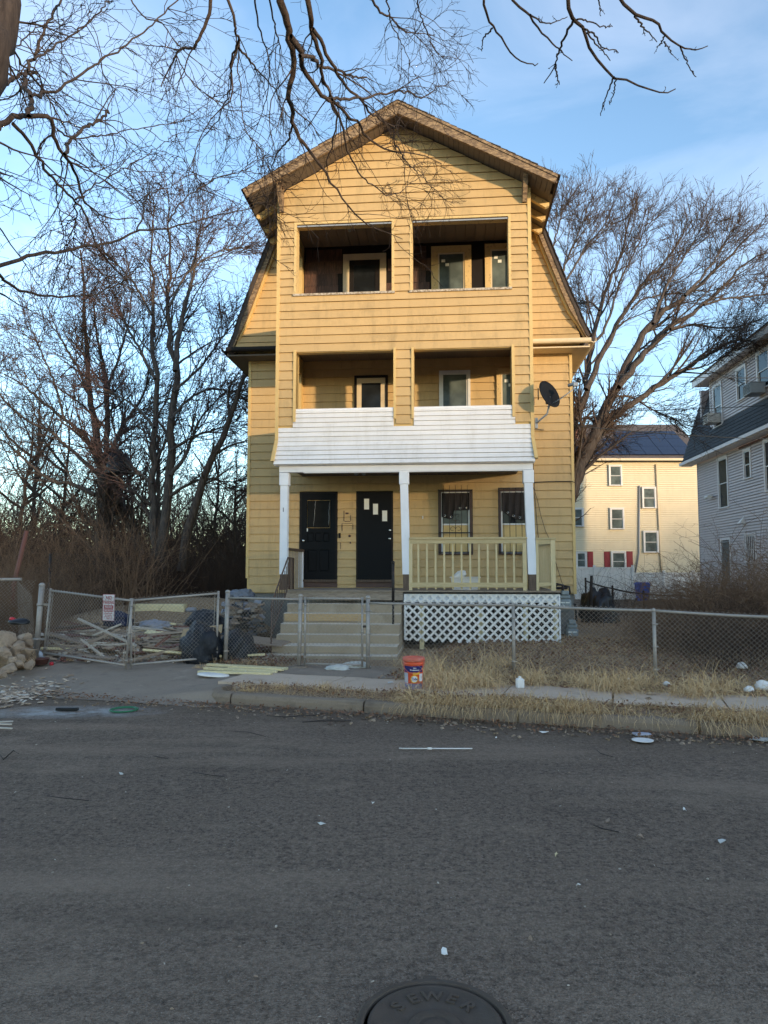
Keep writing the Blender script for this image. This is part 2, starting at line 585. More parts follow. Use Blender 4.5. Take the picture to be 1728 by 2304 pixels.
us = np.concatenate([np.linspace(-900, -60, 16), np.linspace(-50, -16, 12), np.linspace(-15, 13, 190), np.linspace(14, 50, 12), np.linspace(60, 900, 16)])
vs = np.concatenate([np.linspace(-900, -60, 14), np.linspace(-50, 8, 24), np.linspace(8.2, 24, 130), np.linspace(25, 60, 20), np.linspace(70, 1200, 18)])
def ground_z(X, Y, U, V):
    z = gz(X, Y)
    yard = sstep(8.9, 9.1, V) * (1 - sstep(24, 30, V))
    under = (1 - sstep(8.75, 8.9, V))
    apr = (1 - sstep(-5.4, -5.0, U)) * (1 - sstep(11.1, 11.4, V))
    z = z + yard * lump(X, Y, .022) - .06 * np.maximum(under, apr * sstep(-12, -11, U))
    # sun-aligned axes, as used for the added mound that blocks the sun
    s = X * SUN_DIR.x + Y * SUN_DIR.y
    p = -X * SUN_DIR.y + Y * SUN_DIR.x
    return z
ground = sheet('ground', us, vs, ground_z, MATS['yard_soil'])

ru = np.concatenate([np.linspace(-160, -14, 30), np.linspace(-13, 9, 120), np.linspace(10, 160, 30)])
rv = np.concatenate([np.linspace(-14, 1, 12), np.linspace(1.3, 8.74, 60)])
def road_z(X, Y, U, V):
    return gz(X, Y) + .012 * np.sin(U * .9) * np.sin(V * .8 + 1) * sstep(3, 5, V) * (1 - sstep(8, 8.7, V))
road = sheet('road', ru, rv, road_z, MATS['asphalt'])

# driveway apron (its street end overlaps the road a few millimetres above it)
def apron_z(X, Y, U, V):
    return gz(X, Y) + .006 + .006 * np.sin(U * 2.1 + V)
def apron_mask(u, v):
    edge = np.where(v < 9.55, -5.06 - .42 * np.sqrt(np.clip((v - 8.72) / .83, 0, 1)), -5.55)
    return (u < edge + .02)
apron = sheet('driveway_apron', np.linspace(-12.5, -5.0, 110), np.linspace(8.46, 11.15, 50), apron_z, MATS['apron_concrete'], mask=apron_mask)

# kerb: separate stones with open joints, and a rounded return at the driveway
kerb = bpy.data.objects.new('kerb', None); COL.objects.link(kerb); kerb['kind'] = 'structure'
def kerb_stone(pts):
    """pts: list of (u, v) along the stone's street edge; inner side to the left of travel +u"""
    mb = MB()
    prof = [(0.0, -.25), (0.012, .045), (0.03, .082), (0.055, .097), (0.165, .103), (0.17, -.25)]
    rings = []
    for i, (u, v) in enumerate(pts):
        a = np.array(pts[max(i - 1, 0)]); b = np.array(pts[min(i + 1, len(pts) - 1)])
        t = (b - a) / (np.linalg.norm(b - a) + 1e-9); n = np.array([-t[1], t[0]])
        ring = []
        for j, (d, z) in enumerate(prof):
            q = np.array([u, v]) + n * (d + rnd.uniform(-.004, .004))
            x, y = xy(q[0], q[1])
            ring.append((x, y, z + (rnd.uniform(-.006, .006) if 0 < j < 5 else 0)))
        rings.append(ring)
    k = len(prof)
    vs_ = [p for r in rings for p in r]
    fs = []
    for i in range(len(rings) - 1):
        for j in range(k - 1):
            fs.append((i * k + j, (i + 1) * k + j, (i + 1) * k + j + 1, i * k + j + 1))
    fs.append(list(range(k))); fs.append([(len(rings) - 1) * k + j for j in range(k)][::-1])
    mb.add(vs_, fs, False)
    return mb
arc = [(-5.50, 9.42)] + [(-5.05 - .45 * math.sin(R(a)), 9.17 - .45 * math.cos(R(a))) for a in (90, 72, 54, 36, 18, 0)] + [(-4.98, 8.72)]
kerb_stone(arc).build('kerb_stone', MATS['kerb_concrete'], kerb)
u0 = -4.965
for L in (1.86, 1.9, 1.95, 1.9, 1.9, 1.9, 1.9, 1.9):
    n = 8
    kerb_stone([(u0 + .012 + (L - .024) * i / n, KERB_V + rnd.uniform(-.004, .004)) for i in range(n + 1)]).build('kerb_stone', MATS['kerb_concrete'], kerb)
    u0 += L

# sidewalk slabs
walk = bpy.data.objects.new('sidewalk', None); COL.objects.link(walk); walk['kind'] = 'structure'
joints = [-5.62, -4.02, -2.78, -1.52, -.16, 1.14, 2.4, 3.7, 5.0, 6.3, 7.6, 8.9]
for a, b in zip(joints[:-1], joints[1:]):
    mb = MB()
    v0, v1 = 9.50, 10.50
    tilt = rnd.uniform(-.012, .012); tz = rnd.uniform(-.006, .008)
    n = 6
    top = []
    for i in range(n + 1):
        for j in range(4):
            u = a + .012 + (b - a - .024) * i / n
            v = v0 + (v1 - v0) * j / 3 + (rnd.uniform(-.012, .012) if j in (0, 3) else 0)
            x, y = xy(u, v)
            top.append((x, y, .122 + tz + tilt * (i / n - .5) + .004 * rnd.uniform(-1, 1)))
    bot = [(x, y, -.05) for (x, y, z) in top]
    m4 = 4
    fs = []
    for i in range(n):
        for j in range(3):
            q = (i * m4 + j, (i + 1) * m4 + j, (i + 1) * m4 + j + 1, i * m4 + j + 1)
            fs.append(q)
    N = len(top)
    ringi = [i * m4 for i in range(n + 1)] + [n * m4 + j for j in range(1, 4)] + [i * m4 + 3 for i in range(n - 1, -1, -1)] + [2, 1]
    for i in range(len(ringi)):
        p, q = ringi[i], ringi[(i + 1) % len(ringi)]
        fs.append((p, q, q + N, p + N))
    mb.add(top + bot, fs)
    mb.build('slab', MATS['sidewalk_concrete'], walk)

# dark path between the sidewalk and the small gate
path = sheet('path', np.linspace(-5.35, -3.25, 22), np.linspace(10.50, 11.75, 14), lambda X, Y, U, V: gz(X, Y) + .022 + .5 * lump(X, Y, .012), MATS['apron_concrete'])

# made-up rise out of view behind the camera, added to shade the yard
def sun_blocker():
    n, m = 60, 16
    V = []; F = []
    for i in range(n + 1):
        p = -150 + 300 * i / n
        for j in range(m + 1):
            s = 70 + 110 * j / m
            h = 17.2 * math.sin(math.pi * min(1, j / m * 1.15) * .5 if j < m * .87 else math.pi * .5) ** 2
            if j > m * .9: h *= .8
            h *= float(.12 + .88 * (1 - sstep(36, 70, abs(p - 20))))
            h *= 1 + .03 * math.sin(p * .11) + .02 * math.sin(p * .31 + 1)
            x = SUN_DIR.x * s - SUN_DIR.y * p; y = SUN_DIR.y * s + SUN_DIR.x * p
            V.append((x, y, h - .3))
    for i in range(n):
        for j in range(m):
            a = i * (m + 1) + j
            F.append((a, a + m + 1, a + m + 2, a + 1))
    o = np_mesh('blocker_hill', V, F, MATS['yard_soil'])
    o['kind'] = 'structure'
sun_blocker()

# ================================================================== the yellow house
HO = at(910, 1279, 15.1); HO[2] = 0
HR = R(-5)
house = thing('yellow_house', 'tall yellow clapboard three-storey house with stacked front porches and gambrel roof', 'house', (HO[0], HO[1], 0), HR)
BX0, BX1 = -2.72, 2.66          # front bay
WX0, WX1 = -3.87, 3.79          # main wall
BACK = 2.0
CX = -.09

UNIT = {}
def unit_board(mat):
    """clapboard: thick at its lower edge, unit size, along +x"""
    if mat.name in UNIT: return UNIT[mat.name]
    me = bpy.data.meshes.new('board_' + mat.name)
    v = [(0, 0, 0), (0, -1, 0), (0, -1, .06), (0, -.30, 1), (0, 0, 1), (1, 0, 0), (1, -1, 0), (1, -1, .06), (1, -.30, 1), (1, 0, 1)]
    f = [(0, 1, 2, 3, 4), (9, 8, 7, 6, 5), (0, 5, 6, 1), (1, 6, 7, 2), (2, 7, 8, 3), (3, 8, 9, 4), (4, 9, 5, 0)]
    me.from_pydata(v, [], f); me.materials.append(mat); me.update()
    UNIT[mat.name] = me
    return me
def unit_box(mat):
    k = 'box_' + mat.name
    if k in UNIT: return UNIT[k]
    me = bpy.data.meshes.new(k)
    v = [(-.5, -.5, -.5), (.5, -.5, -.5), (.5, .5, -.5), (-.5, .5, -.5), (-.5, -.5, .5), (.5, -.5, .5), (.5, .5, .5), (-.5, .5, .5)]
    me.from_pydata(v, [], [(3, 2, 1, 0), (4, 5, 6, 7), (0, 1, 5, 4), (1, 2, 6, 5), (2, 3, 7, 6), (3, 0, 4, 7)])
    me.materials.append(mat); me.update()
    UNIT[k] = me
    return me
def piece(name, parent, mat, x0, x1, y0, y1, z0, z1, rot=None):
    return link(name, unit_box(MATS[mat]), parent, ((x0 + x1) / 2, (y0 + y1) / 2, (z0 + z1) / 2), rot, (x1 - x0, y1 - y0, z1 - z0))
def clad(parent, mat, x0, x1, z0, z1, y, pitch, holes=(), t=.031, name='siding_board', seam=.0, xlim=None, ylim=None, gap=.013):
    n = max(1, round((z1 - z0) / pitch)); pitch = (z1 - z0) / n
    me = unit_board(MATS[mat])
    for i in range(n):
        a = z0 + i * pitch; b = a + pitch
        xa, xb = x0, x1
        if xlim: xa, xb = xlim(a, b)
        if xb - xa < .03: continue
        segs = [(xa, xb, a, b)]
        for (h0, h1, g0, g1) in holes:
            out = []
            for (p, q, c, d) in segs:
                if h1 <= p or h0 >= q or g1 <= c or g0 >= d:
                    out.append((p, q, c, d)); continue
                if h0 > p: out.append((p, h0, c, d))
                if h1 < q: out.append((h1, q, c, d))
                m0, m1 = max(p, h0), min(q, h1)
                if g0 - c > .03: out.append((m0, m1, c, g0))
                if d - g1 > .03: out.append((m0, m1, g1, d))
            segs = out
        segs2 = []
        for (p, q, c, d) in segs:
            if q - p > 1.1 and rnd.random() < seam:
                s = rnd.uniform(p + .5, q - .5)
                segs2 += [(p, s - .001, c, d), (s + .001, q, c, d)]
            else: segs2.append((p, q, c, d))
        for (p, q, c, d) in segs2:
            if q - p < .02: continue
            yy = ylim(c) if ylim else y
            o = link(name, me, parent, (p, yy + rnd.uniform(-.0015, .0015), c + gap + rnd.uniform(-.002, .002)),
                     (rnd.uniform(-.004, .004), rnd.uniform(-.0009, .0009), 0), (q - p, t + rnd.uniform(-.002, .003), (d - c) - gap + .001))

def trap_rows(parent, mat, z0, z1, pitch, xl, xr, y, t=.031, name='siding_board'):
    """clapboards whose ends are cut to a slope: xl(z), xr(z)"""
    n = max(1, round((z1 - z0) / pitch)); pitch = (z1 - z0) / n
    for i in range(n):
        a = z0 + i * pitch + .013; b = a + pitch - .012
        la, ra, lb, rb_ = xl(a), xr(a), xl(b), xr(b)
        if ra - la < .05: continue
        if rb_ < lb: lb = rb_ = (lb + rb_) / 2
        ya = y(a) if callable(y) else y; yb = y(b) if callable(y) else y
        yb = min(yb, ya + .002)
        dz = rnd.uniform(-.002, .002)
        yb2 = y(b) if callable(y) else y
        V = [(la, ya, a + dz), (ra, ya, a + dz), (ra, ya - t, a + dz), (la, ya - t, a + dz), (lb, yb2, b + dz), (rb_, yb2, b + dz), (rb_, yb2 - t * .3, b + dz), (lb, yb2 - t * .3, b + dz)]
        MB().add(V, [(0, 1, 2, 3), (7, 6, 5, 4), (0, 4, 5, 1), (1, 5, 6, 2), (2, 6, 7, 3), (3, 7, 4, 0)]).build(name, MATS[mat], parent)

Y3 = (7.58, 9.18); Y2 = (5.08, 6.32)
H3L = (-2.36, -.20); H3R = (.13, 2.25)
H2L = (-2.29, -.22); H2R = (.205, 2.23)

m_peel('sill_paint', (.50, .44, .36), (.2, .15, .1), (.40, .55))
# ---- structural wall slabs behind the boards
mb = MB()
mb.box(WX0 + .02, WX1 - .02, BACK + .005, BACK + .2, 1.17, 6.95)               # main wall, lower two storeys
wall_main = mb
mb.prism([(WX0 - .1, 6.95), (WX1 + .1, 6.95), (3.15, 9.8), (-3.33, 9.8)], BACK + .005, BACK + .2)
mb.box(WX0 + .02, WX0 + .2, BACK + .2, 13, 1.17, 6.95)
mb.box(WX1 - .2, WX1 - .02, BACK + .2, 13, 1.17, 6.95)
mb.box(WX0 + .02, WX1 - .02, 13, 13.2, 1.17, 9.5)
mb.build('wall', MATS['yellow_trim'], house)
# bay walls with openings (pillars, spandrels, gable)
mb = MB()
T = .16
def face_box(x0, x1, z0, z1): mb.box(x0, x1, .005, T, z0, z1)
face_box(BX0 + .02, BX1 - .02, 4.05, Y2[0] - .03)
face_box(BX0 + .02, BX1 - .02, Y2[1], Y3[0] - .03)
for a, b, zz in ((BX0 + .02, H2L[0], Y2), (H2L[1], H2R[0], Y2), (H2R[1], BX1 - .02, Y2), (BX0 + .02, H3L[0], Y3), (H3L[1], H3R[0], Y3), (H3R[1], BX1 - .02, Y3)):
    mb.box(a, b, .005, T + .12, zz[0] - .03, zz[1])
mb.prism([(BX0 + .02, Y3[1]), (BX1 - .02, Y3[1]), (BX1 - .02, 9.80), (CX, 11.22), (BX0 + .02, 9.80)], .005, T)
for sx0, sx1 in ((BX0 + .02, BX0 + .18), (BX1 - .18, BX1 - .02)):               # side walls of the bay, open at balcony height
    mb.box(sx0, sx1, T, BACK, 4.05, Y2[0] - .03); mb.box(sx0, sx1, T, BACK, Y2[1], Y3[0] - .03)
    mb.box(sx0, sx1, T, BACK, Y3[1], 9.8)
    for (za, zb) in (Y2, Y3):
        mb.box(sx0, sx1, 1.75, BACK, za - .03, zb)
mb.build('bay_wall', MATS['yellow_trim'], house)

# floors and ceilings of the balconies
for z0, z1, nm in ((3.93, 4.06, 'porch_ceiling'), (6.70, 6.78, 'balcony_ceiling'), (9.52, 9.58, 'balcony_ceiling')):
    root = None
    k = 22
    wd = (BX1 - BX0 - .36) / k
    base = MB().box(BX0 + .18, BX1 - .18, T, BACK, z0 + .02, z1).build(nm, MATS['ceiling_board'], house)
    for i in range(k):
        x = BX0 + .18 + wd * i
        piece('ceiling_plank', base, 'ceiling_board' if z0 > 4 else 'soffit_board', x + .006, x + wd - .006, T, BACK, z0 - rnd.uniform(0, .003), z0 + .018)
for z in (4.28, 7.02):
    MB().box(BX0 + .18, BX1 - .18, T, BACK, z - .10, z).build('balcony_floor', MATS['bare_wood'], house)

# ---- siding on the bay front
clad(house, 'yellow_siding', BX0 + .06, BX1 - .06, 6.32, 7.58, 0, .187, seam=.9)
clad(house, 'yellow_siding', BX0 + .06, BX1 - .06, 7.58, 9.18, 0, .187, holes=[(H3L[0], H3L[1], Y3[0], Y3[1]), (H3R[0], H3R[1], Y3[0], Y3[1])], seam=.4)
trap_rows(house, 'yellow_siding', 9.18, 11.22, .187, lambda z: max(BX0 + .06, CX - (11.26 - z) / .545), lambda z: min(BX1 - .06, CX + (11.26 - z) / .545), 0)
for a, b in ((BX0 + .06, H2L[0] - .06), (H2L[1] + .05, H2R[0] - .05), (H2R[1] + .06, BX1 - .06)):
    clad(house, 'yellow_siding', a, b, 4.74, 6.32, 0, .187)
# white vinyl rows on the lower balcony front, flaring outwards at the bottom
def wx(a, b):
    if a > 4.74 - .01: return None
    return (BX0 + .05 - .35 * max(0, 4.35 - a) * .35, BX1 - .05 + .35 * max(0, 4.35 - a) * .35)
fl = lambda c: -.002 - .30 * max(0, 4.42 - c) ** 1.15
zr = 3.90
while zr < 5.02:
    h = .1005
    segs = [(BX0 + .05, BX1 - .05)]
    if zr + h > 4.76: segs = [(H2L[0] - .06, H2L[1] + .0), (H2R[0], H2R[1] + .06)] if zr < 4.95 else [(H2L[0], H2L[1]), (H2R[0], H2R[1])]
    for (a, b) in segs:
        ex = .05 * max(0, (4.42 - zr) / .5)
        cuts = [a - ex, b + ex]
        if b - a > 3 and rnd.random() < .55: cuts.insert(1, rnd.uniform(a + 1.2, b - 1.2))
        for p, q in zip(cuts[:-1], cuts[1:]):
            dy = fl(zr + h) - fl(zr)
            link('vinyl_board', unit_board(MATS['white_vinyl']), house, (p, fl(zr) - .004, zr + .010), (math.atan2(-dy, h) * 1.0, 0, 0), (q - p - .001, .024, math.hypot(h, dy) - .008))
    zr += h
mb = MB()
mb.prism([(BX0 + .05, 3.95), (BX1 - .05, 3.95), (BX1 - .05, 4.70), (BX0 + .05, 4.70)], .0, .01)
mb.box(H2L[0], H2L[1], .0, T + .1, 4.70, 5.045); mb.box(H2R[0], H2R[1], .0, T + .1, 4.70, 5.045)
mb.build('balcony_parapet', MATS['white_vinyl'], house)
for (a, b) in (H2L, H2R):
    piece('parapet_cap', house, 'white_paint_worn', a + .005, b - .005, -.03, T + .12, 5.05, 5.075)
# lower skirt sheathing behind the flare
MB().add([(BX0, .12, 3.9), (BX1, .12, 3.9), (BX1, -.12, 3.9), (BX0, -.12, 3.9), (BX0, .12, 4.5), (BX1, .12, 4.5), (BX1, .0, 4.45), (BX0, .0, 4.45)],
         [(3, 2, 1, 0), (4, 5, 6, 7), (0, 1, 5, 4), (1, 2, 6, 5), (2, 3, 7, 6), (3, 0, 4, 7)]).build('skirt_core', MATS['white_vinyl'], house)
# corner boards
for x0, x1, s in ((BX0 - .01, BX0 + .06, -1), (BX1 - .06, BX1 + .01, 1)):
    piece('corner_board', house, 'yellow_trim', x0, x1, -.035, .05, 4.45, 9.72)
    mb = MB()
    mb.add([(x0, -.03, 4.45), (x1, -.03, 4.45), (x1, .05, 4.45), (x0, .05, 4.45), (x0 + s * .05, -.20, 3.98), (x1 + s * .05, -.20, 3.98), (x1 + s * .05, .05, 3.98), (x0 + s * .05, .05, 3.98)],
           [(0, 1, 2, 3), (7, 6, 5, 4), (0, 4, 5, 1), (1, 5, 6, 2), (2, 6, 7, 3), (3, 7, 4, 0)])
    mb.build('corner_flare', MATS['yellow_trim'], house)
# trims round the third-floor openings and strips beside the second-floor ones
for (a, b) in (H3L, H3R):
    fr = MB()
    for (p, q, c, d) in ((a, a + .055, *Y3), (b - .055, b, *Y3), (a + .055, b - .055, Y3[1] - .05, Y3[1])):
        fr.box(p, q, -.03, T + .1, c, d)
    fr.build('opening_trim', MATS['yellow_paint_worn'], house)
    piece('sill', house, 'sill_paint', a - .01, b + .01, -.05, T + .12, Y3[0] - .03, Y3[0] + .015)
    rod = MB()
    rod.bar((a + .06, -.005, Y3[1] - .085), (b - .06, -.005, Y3[1] - .085), .02, .03)
    rod.build('screen_track', MATS['grey_metal'], house)
for x0, x1, zb in ((H2L[0] - .06, H2L[0], 4.83), (H2L[1], H2L[1] + .05, 4.86), (H2R[0] - .05, H2R[0], 4.86), (H2R[1], H2R[1] + .06, 4.86)):
    piece('opening_strip', house, 'yellow_trim', x0, x1, -.045, T + .05, zb, Y2[1] + .05)

# ---- siding on the main wall
FD = [(-2.60, -1.69, 1.30, 3.56), (-1.25, -.38, 1.30, 3.56), (.695, 1.445, 2.10, 3.57), (2.07, 2.82, 2.10, 3.57)]
SD = [(-1.30, -.50, 4.28, 6.32), (.71, 1.44, 4.9, 6.39), (2.05, 2.78, 4.9, 6.41)]
clad(house, 'yellow_siding', WX0 + .06, WX1 - .06, 1.17, 6.88, BACK, .2, holes=FD + SD + [(BX0 + .3, BX1 - .3, 3.9, 4.3)], seam=.35)
# gambrel end: siding narrows upwards, its last rows kick out over the eave
kick = lambda c: BACK - .55 * max(0, 7.42 - c) ** 1.4 * 1.35
trap_rows(house, 'yellow_siding', 6.98, 9.80, .187, lambda z: -3.30 - .84 * min(1, max(0, (9.92 - z) / 2.75)), lambda z: BX0 + .01, kick)
trap_rows(house, 'yellow_siding', 6.98, 9.80, .187, lambda z: BX1 - .01, lambda z: 3.12 + .84 * min(1, max(0, (9.92 - z) / 2.75)), kick)
for xa, xb in ((-4.14, BX0), (BX1, 3.96)):
    MB().prism([(xa, 6.93), (xb, 6.93), (xb, 7.0), (xa, 7.0)], 1.62, BACK).build('eave_core', MATS['yellow_trim'], house)
for x0, x1 in ((WX0 - .005, WX0 + .06), (WX1 - .06, WX1 + .005)):
    piece('corner_board', house, 'yellow_trim', x0, x1, BACK - .04, BACK + .08, 1.17 if x0 > 0 else 1.52, 6.85)

# brown shingle wall at the back of the top balcony
SH3 = [(-1.58, -.54, 7.02, 9.30), (.54, 1.49, 7.5, 9.41), (1.81, 2.55, 7.5, 9.42)]
t = NT('brown_shingle')
g = t.noise(5, 7, .65, stretch=(6, 6, .5), dist=2.2)
c = t.mix(t.rng(g, .40, .60), (.035, .018, .013), (.12, .055, .034))
c = t.mix(t.rng(t.noise(5, 6, .6, stretch=(12, 12, .6), dist=1.0), .62, .68, 0, .6), c, (.26, .15, .09))
c = t.mix(t.rng(t.rand(), 0, 1, 0, .5), c, (.03, .015, .012))
t.col(c).rough(.6).bump(g, .5, .01)
MATS['brown_shingle'] = t.m
MB().box(BX0 + .18, BX1 - .18, BACK - .035, BACK - .028, 7.02, 9.52).build('shingle_backing', MATS['dark_frame'], house)
def shingles():
    z = 7.05
    row = 0
    while z < 9.45:
        x = BX0 + .2 - (.13 if row % 2 else 0)
        while x < BX1 - .2:
            w_ = rnd.choice((.16, .22, .28, .32))
            a, b = max(x, BX0 + .2), min(x + w_ - .006, BX1 - .2)
            ok = b - a > .03
            for (h0, h1, g0, g1) in SH3:
                if b > h0 and a < h1 and z + .3 > g0 and z < g1: ok = False
            if ok:
                link('wood_shingle', unit_board(MATS['brown_shingle']), house, (a, BACK - .036, z + rnd.uniform(-.012, .012)), (0, 0, 0), (b - a, .016, .31))
            x += w_
        z += .3
        row += 1
shingles()

# ---- doors and windows
def casing(root, x0, x1, z0, z1, y, wd, mat, dep=.05, sill=True, head=None):
    mb = MB()
    h = head or wd
    mb.box(x0, x0 + wd, y - dep, y + .02, z0, z1 - h); mb.box(x1 - wd, x1, y - dep, y + .02, z0, z1 - h); mb.box(x0, x1, y - dep - .004, y + .02, z1 - h, z1)
    if sill: mb.box(x0 - .02, x1 + .02, y - dep - .03, y + .02, z0 - .035, z0)
    return mb.build('frame', MATS[mat], root)
def sash_window(x0, x1, z0, z1, y, cas='window_cream', cw=.09, sashm='window_white', split=.5, glass='window_glass', stickers=0, parent=None, name='window'):
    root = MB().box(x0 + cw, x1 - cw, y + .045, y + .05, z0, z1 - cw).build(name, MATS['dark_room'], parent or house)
    casing(root, x0, x1, z0, z1, y, cw, cas)
    a, b = x0 + cw, x1 - cw
    zt = z1 - cw
    zm = z0 + (zt - z0) * split
    s = .035
    for (za, zb, yy) in ((zm - .02, zt, y - .012), (z0, zm + .02, y + .012)):
        mb = MB()
        mb.box(a, a + s, yy - .015, yy + .015, za, zb); mb.box(b - s, b, yy - .015, yy + .015, za, zb)
        mb.box(a + s, b - s, yy - .015, yy + .015, za, za + s); mb.box(a + s, b - s, yy - .015, yy + .015, zb - s, zb)
        sa = mb.build('sash', MATS[sashm], root)
        MB().box(a + s, b - s, yy - .003, yy + .003, za + s, zb - s).build('pane', MATS[glass], sa)
        if stickers and za > z0:
            for (dx, dz) in ((.05, .12), (.14, .22))[:stickers]:
                MB().box(a + s + dx, a + s + dx + .085, yy - .0055, yy - .0035, zb - s - dz - .07, zb - s - dz).build('sticker', MATS['paper'], sa)
    return root
simple('dull_glass', (.012, .012, .012), .3, .5, 5, spec=.05)  # door glass with specular cut so the pane mirrors little sky
# ground floor doors
def door_left():
    x0, x1, z0, z1 = -2.60, -1.69, 1.49, 3.56
    d = casing(house, x0, x1, z0 + .0, z1, BACK, .05, 'dark_frame', .03, sill=False); d.name = 'front_door'
    d['label'] = 'dark panelled front door with glass upper half'
    y = BACK - .008
    a, b = x0 + .05, x1 - .05
    st = .13
    leaf = MB()
    leaf.box(a, a + st, y - .022, y + .02, z0, z1 - .05); leaf.box(b - st, b, y - .022, y + .02, z0, z1 - .05)
    for (p, q) in ((z0, z0 + .17), (2.28, 2.36), (2.60, 2.70), (3.36, z1 - .05), (1.92 + .28, 2.28)):
        leaf.box(a + st, b - st, y - .022, y + .02, p, q)
    leaf.box(a + st, b - st, y + .0, y + .02, z0 + .17, 2.7)
    leaf.build('door_leaf', MATS['navy_door'], d)
    mw = (b - a - 2 * st)
    for i in range(3):                                              # three small panels
        p = a + st + mw / 3 * i
        MB().bevbox(p + .022, p + mw / 3 - .022, y - .016, y + .01, 2.385, 2.575, .012).build('door_panel', MATS['navy_door'], d)
    for i in range(2):
        p = a + st + mw / 2 * i
        MB().bevbox(p + .03, p + mw / 2 - .03, y - .016, y + .01, z0 + .20, 2.18, .012).build('door_panel', MATS['navy_door'], d)
    m = MB()
    m.box(a + st + mw / 2 - .035, a + st + mw / 2 + .035, y - .0215, y, z0 + .17, 2.2)
    m.box(a + st + mw / 3 - .022, a + st + mw / 3 + .022, y - .0215, y, 2.36, 2.6); m.box(a + st + mw * 2 / 3 - .022, a + st + mw * 2 / 3 + .022, y - .0215, y, 2.36, 2.6)
    m.build('door_muntin', MATS['navy_door'], d)
    gl_ = MB().box(a + st + .01, b - st - .01, y - .004, y + .002, 2.71, 3.35).build('pane', MATS['dull_glass'], d)
    # grey strips modelled as the highlights on the pane's crumpled film
    for (xa, xb, za, zb) in ((a + st + .16, a + st + .20, 2.74, 3.34), (b - st - .03, b - st - .02, 2.76, 3.3)):
        pts = [(xa + (xb - xa) * f + rnd.uniform(-.006, .006), y - .012, za + (zb - za) * f) for f in np.linspace(0, 1, 9)]
        MB().tube(pts, [.0035 + .003 * rnd.random() for _ in pts], 5).build('film_highlight', MATS['grey_metal'], d)
    MB().lathe([(0, 0), (.012, 0), (.012, .03), (.028, .04), (.033, .055), (.026, .072), (0, .076)], (a + .06, y - .02, 2.55 - .15), 14, axis='y').build('knob', MATS['chrome'], d)
    piece('threshold', d, 'bare_wood', x0, x1, BACK - .10, BACK, z0 - .05, z0 - .002)
    piece('kick_riser', d, 'brown_trim', x0, x1, BACK - .03, BACK, 1.31, z0 - .05)
def door_right():
    x0, x1, z0, z1 = -1.25, -.38, 1.49, 3.56
    d = casing(house, x0, x1, z0, z1, BACK, .045, 'dark_frame', .03, sill=False); d.name = 'front_door'
    d['label'] = 'plain dark front door with three stepped little lights'
    y = BACK - .008
    a, b = x0 + .045, x1 - .045
    leaf = MB(); leaf.box(a, b, y - .02, y + .02, z0, z1 - .045)
    leaf.build('door_leaf', MATS['navy_door'], d)
    for (px0, px1, pz0, pz1) in ((-1.06, -.945, 3.13, 3.38), (-.85, -.735, 3.01, 3.26), (-.635, -.52, 2.85, 3.10)):
        fr = MB().bevbox(px0 - .022, px1 + .022, y - .03, y - .015, pz0 - .022, pz1 + .022, .006).build('light_frame', MATS['dark_frame'], d)
        MB().box(px0, px1, y - .034, y - .030, pz0, pz1).build('light_pane', MATS['paper'], fr)
    MB().lathe([(0, 0), (.030, 0), (.030, .012), (.018, .02), (0, .021)], (-.455, y - .02, 2.64), 14, axis='y').build('deadbolt', MATS['chrome'], d)
    MB().lathe([(0, 0), (.012, 0), (.012, .03), (.028, .04), (.033, .055), (.026, .072), (0, .076)], (-.455, y - .02, 2.44), 14, axis='y').build('knob', MATS['chrome'], d)
    piece('threshold', d, 'bare_wood', x0, x1, BACK - .10, BACK, z0 - .05, z0 - .002)
    piece('kick_riser', d, 'brown_trim', x0, x1, BACK - .03, BACK, 1.31, z0 - .05)
door_left(); door_right()
# old mailbox ghosts and bell between the doors
mb = MB(); mb.bevbox(-1.665, -1.615, BACK - .05, BACK - .02, 2.46, 2.58, .008); mb.build('doorbell', MATS['dark_frame'], house)
for (xa, xb, za, zb) in ((-1.545, -1.530, 2.86, 3.10), (-1.385, -1.372, 2.86, 3.0), (-1.52, -1.39, 2.845, 2.858), (-1.59, -1.575, 2.62, 2.80), (-1.585, -1.34, 2.80, 2.808), (-1.33, -1.32, 2.66, 2.80), (-1.62, -1.61, 2.20, 2.36), (-1.50, -1.43, 3.02, 3.06), (-1.40, -1.37, 2.33, 2.37)):
    piece('mailbox_mark', house, 'brown_trim', xa, xb, BACK - .036, BACK - .01, za, zb)
MB().lathe([(0, 0), (.03, 0), (.03, .012), (0, .014)], (-1.40, BACK - .03, 2.51), 12, axis='y').build('cover_plate', MATS['brown_trim'], house)

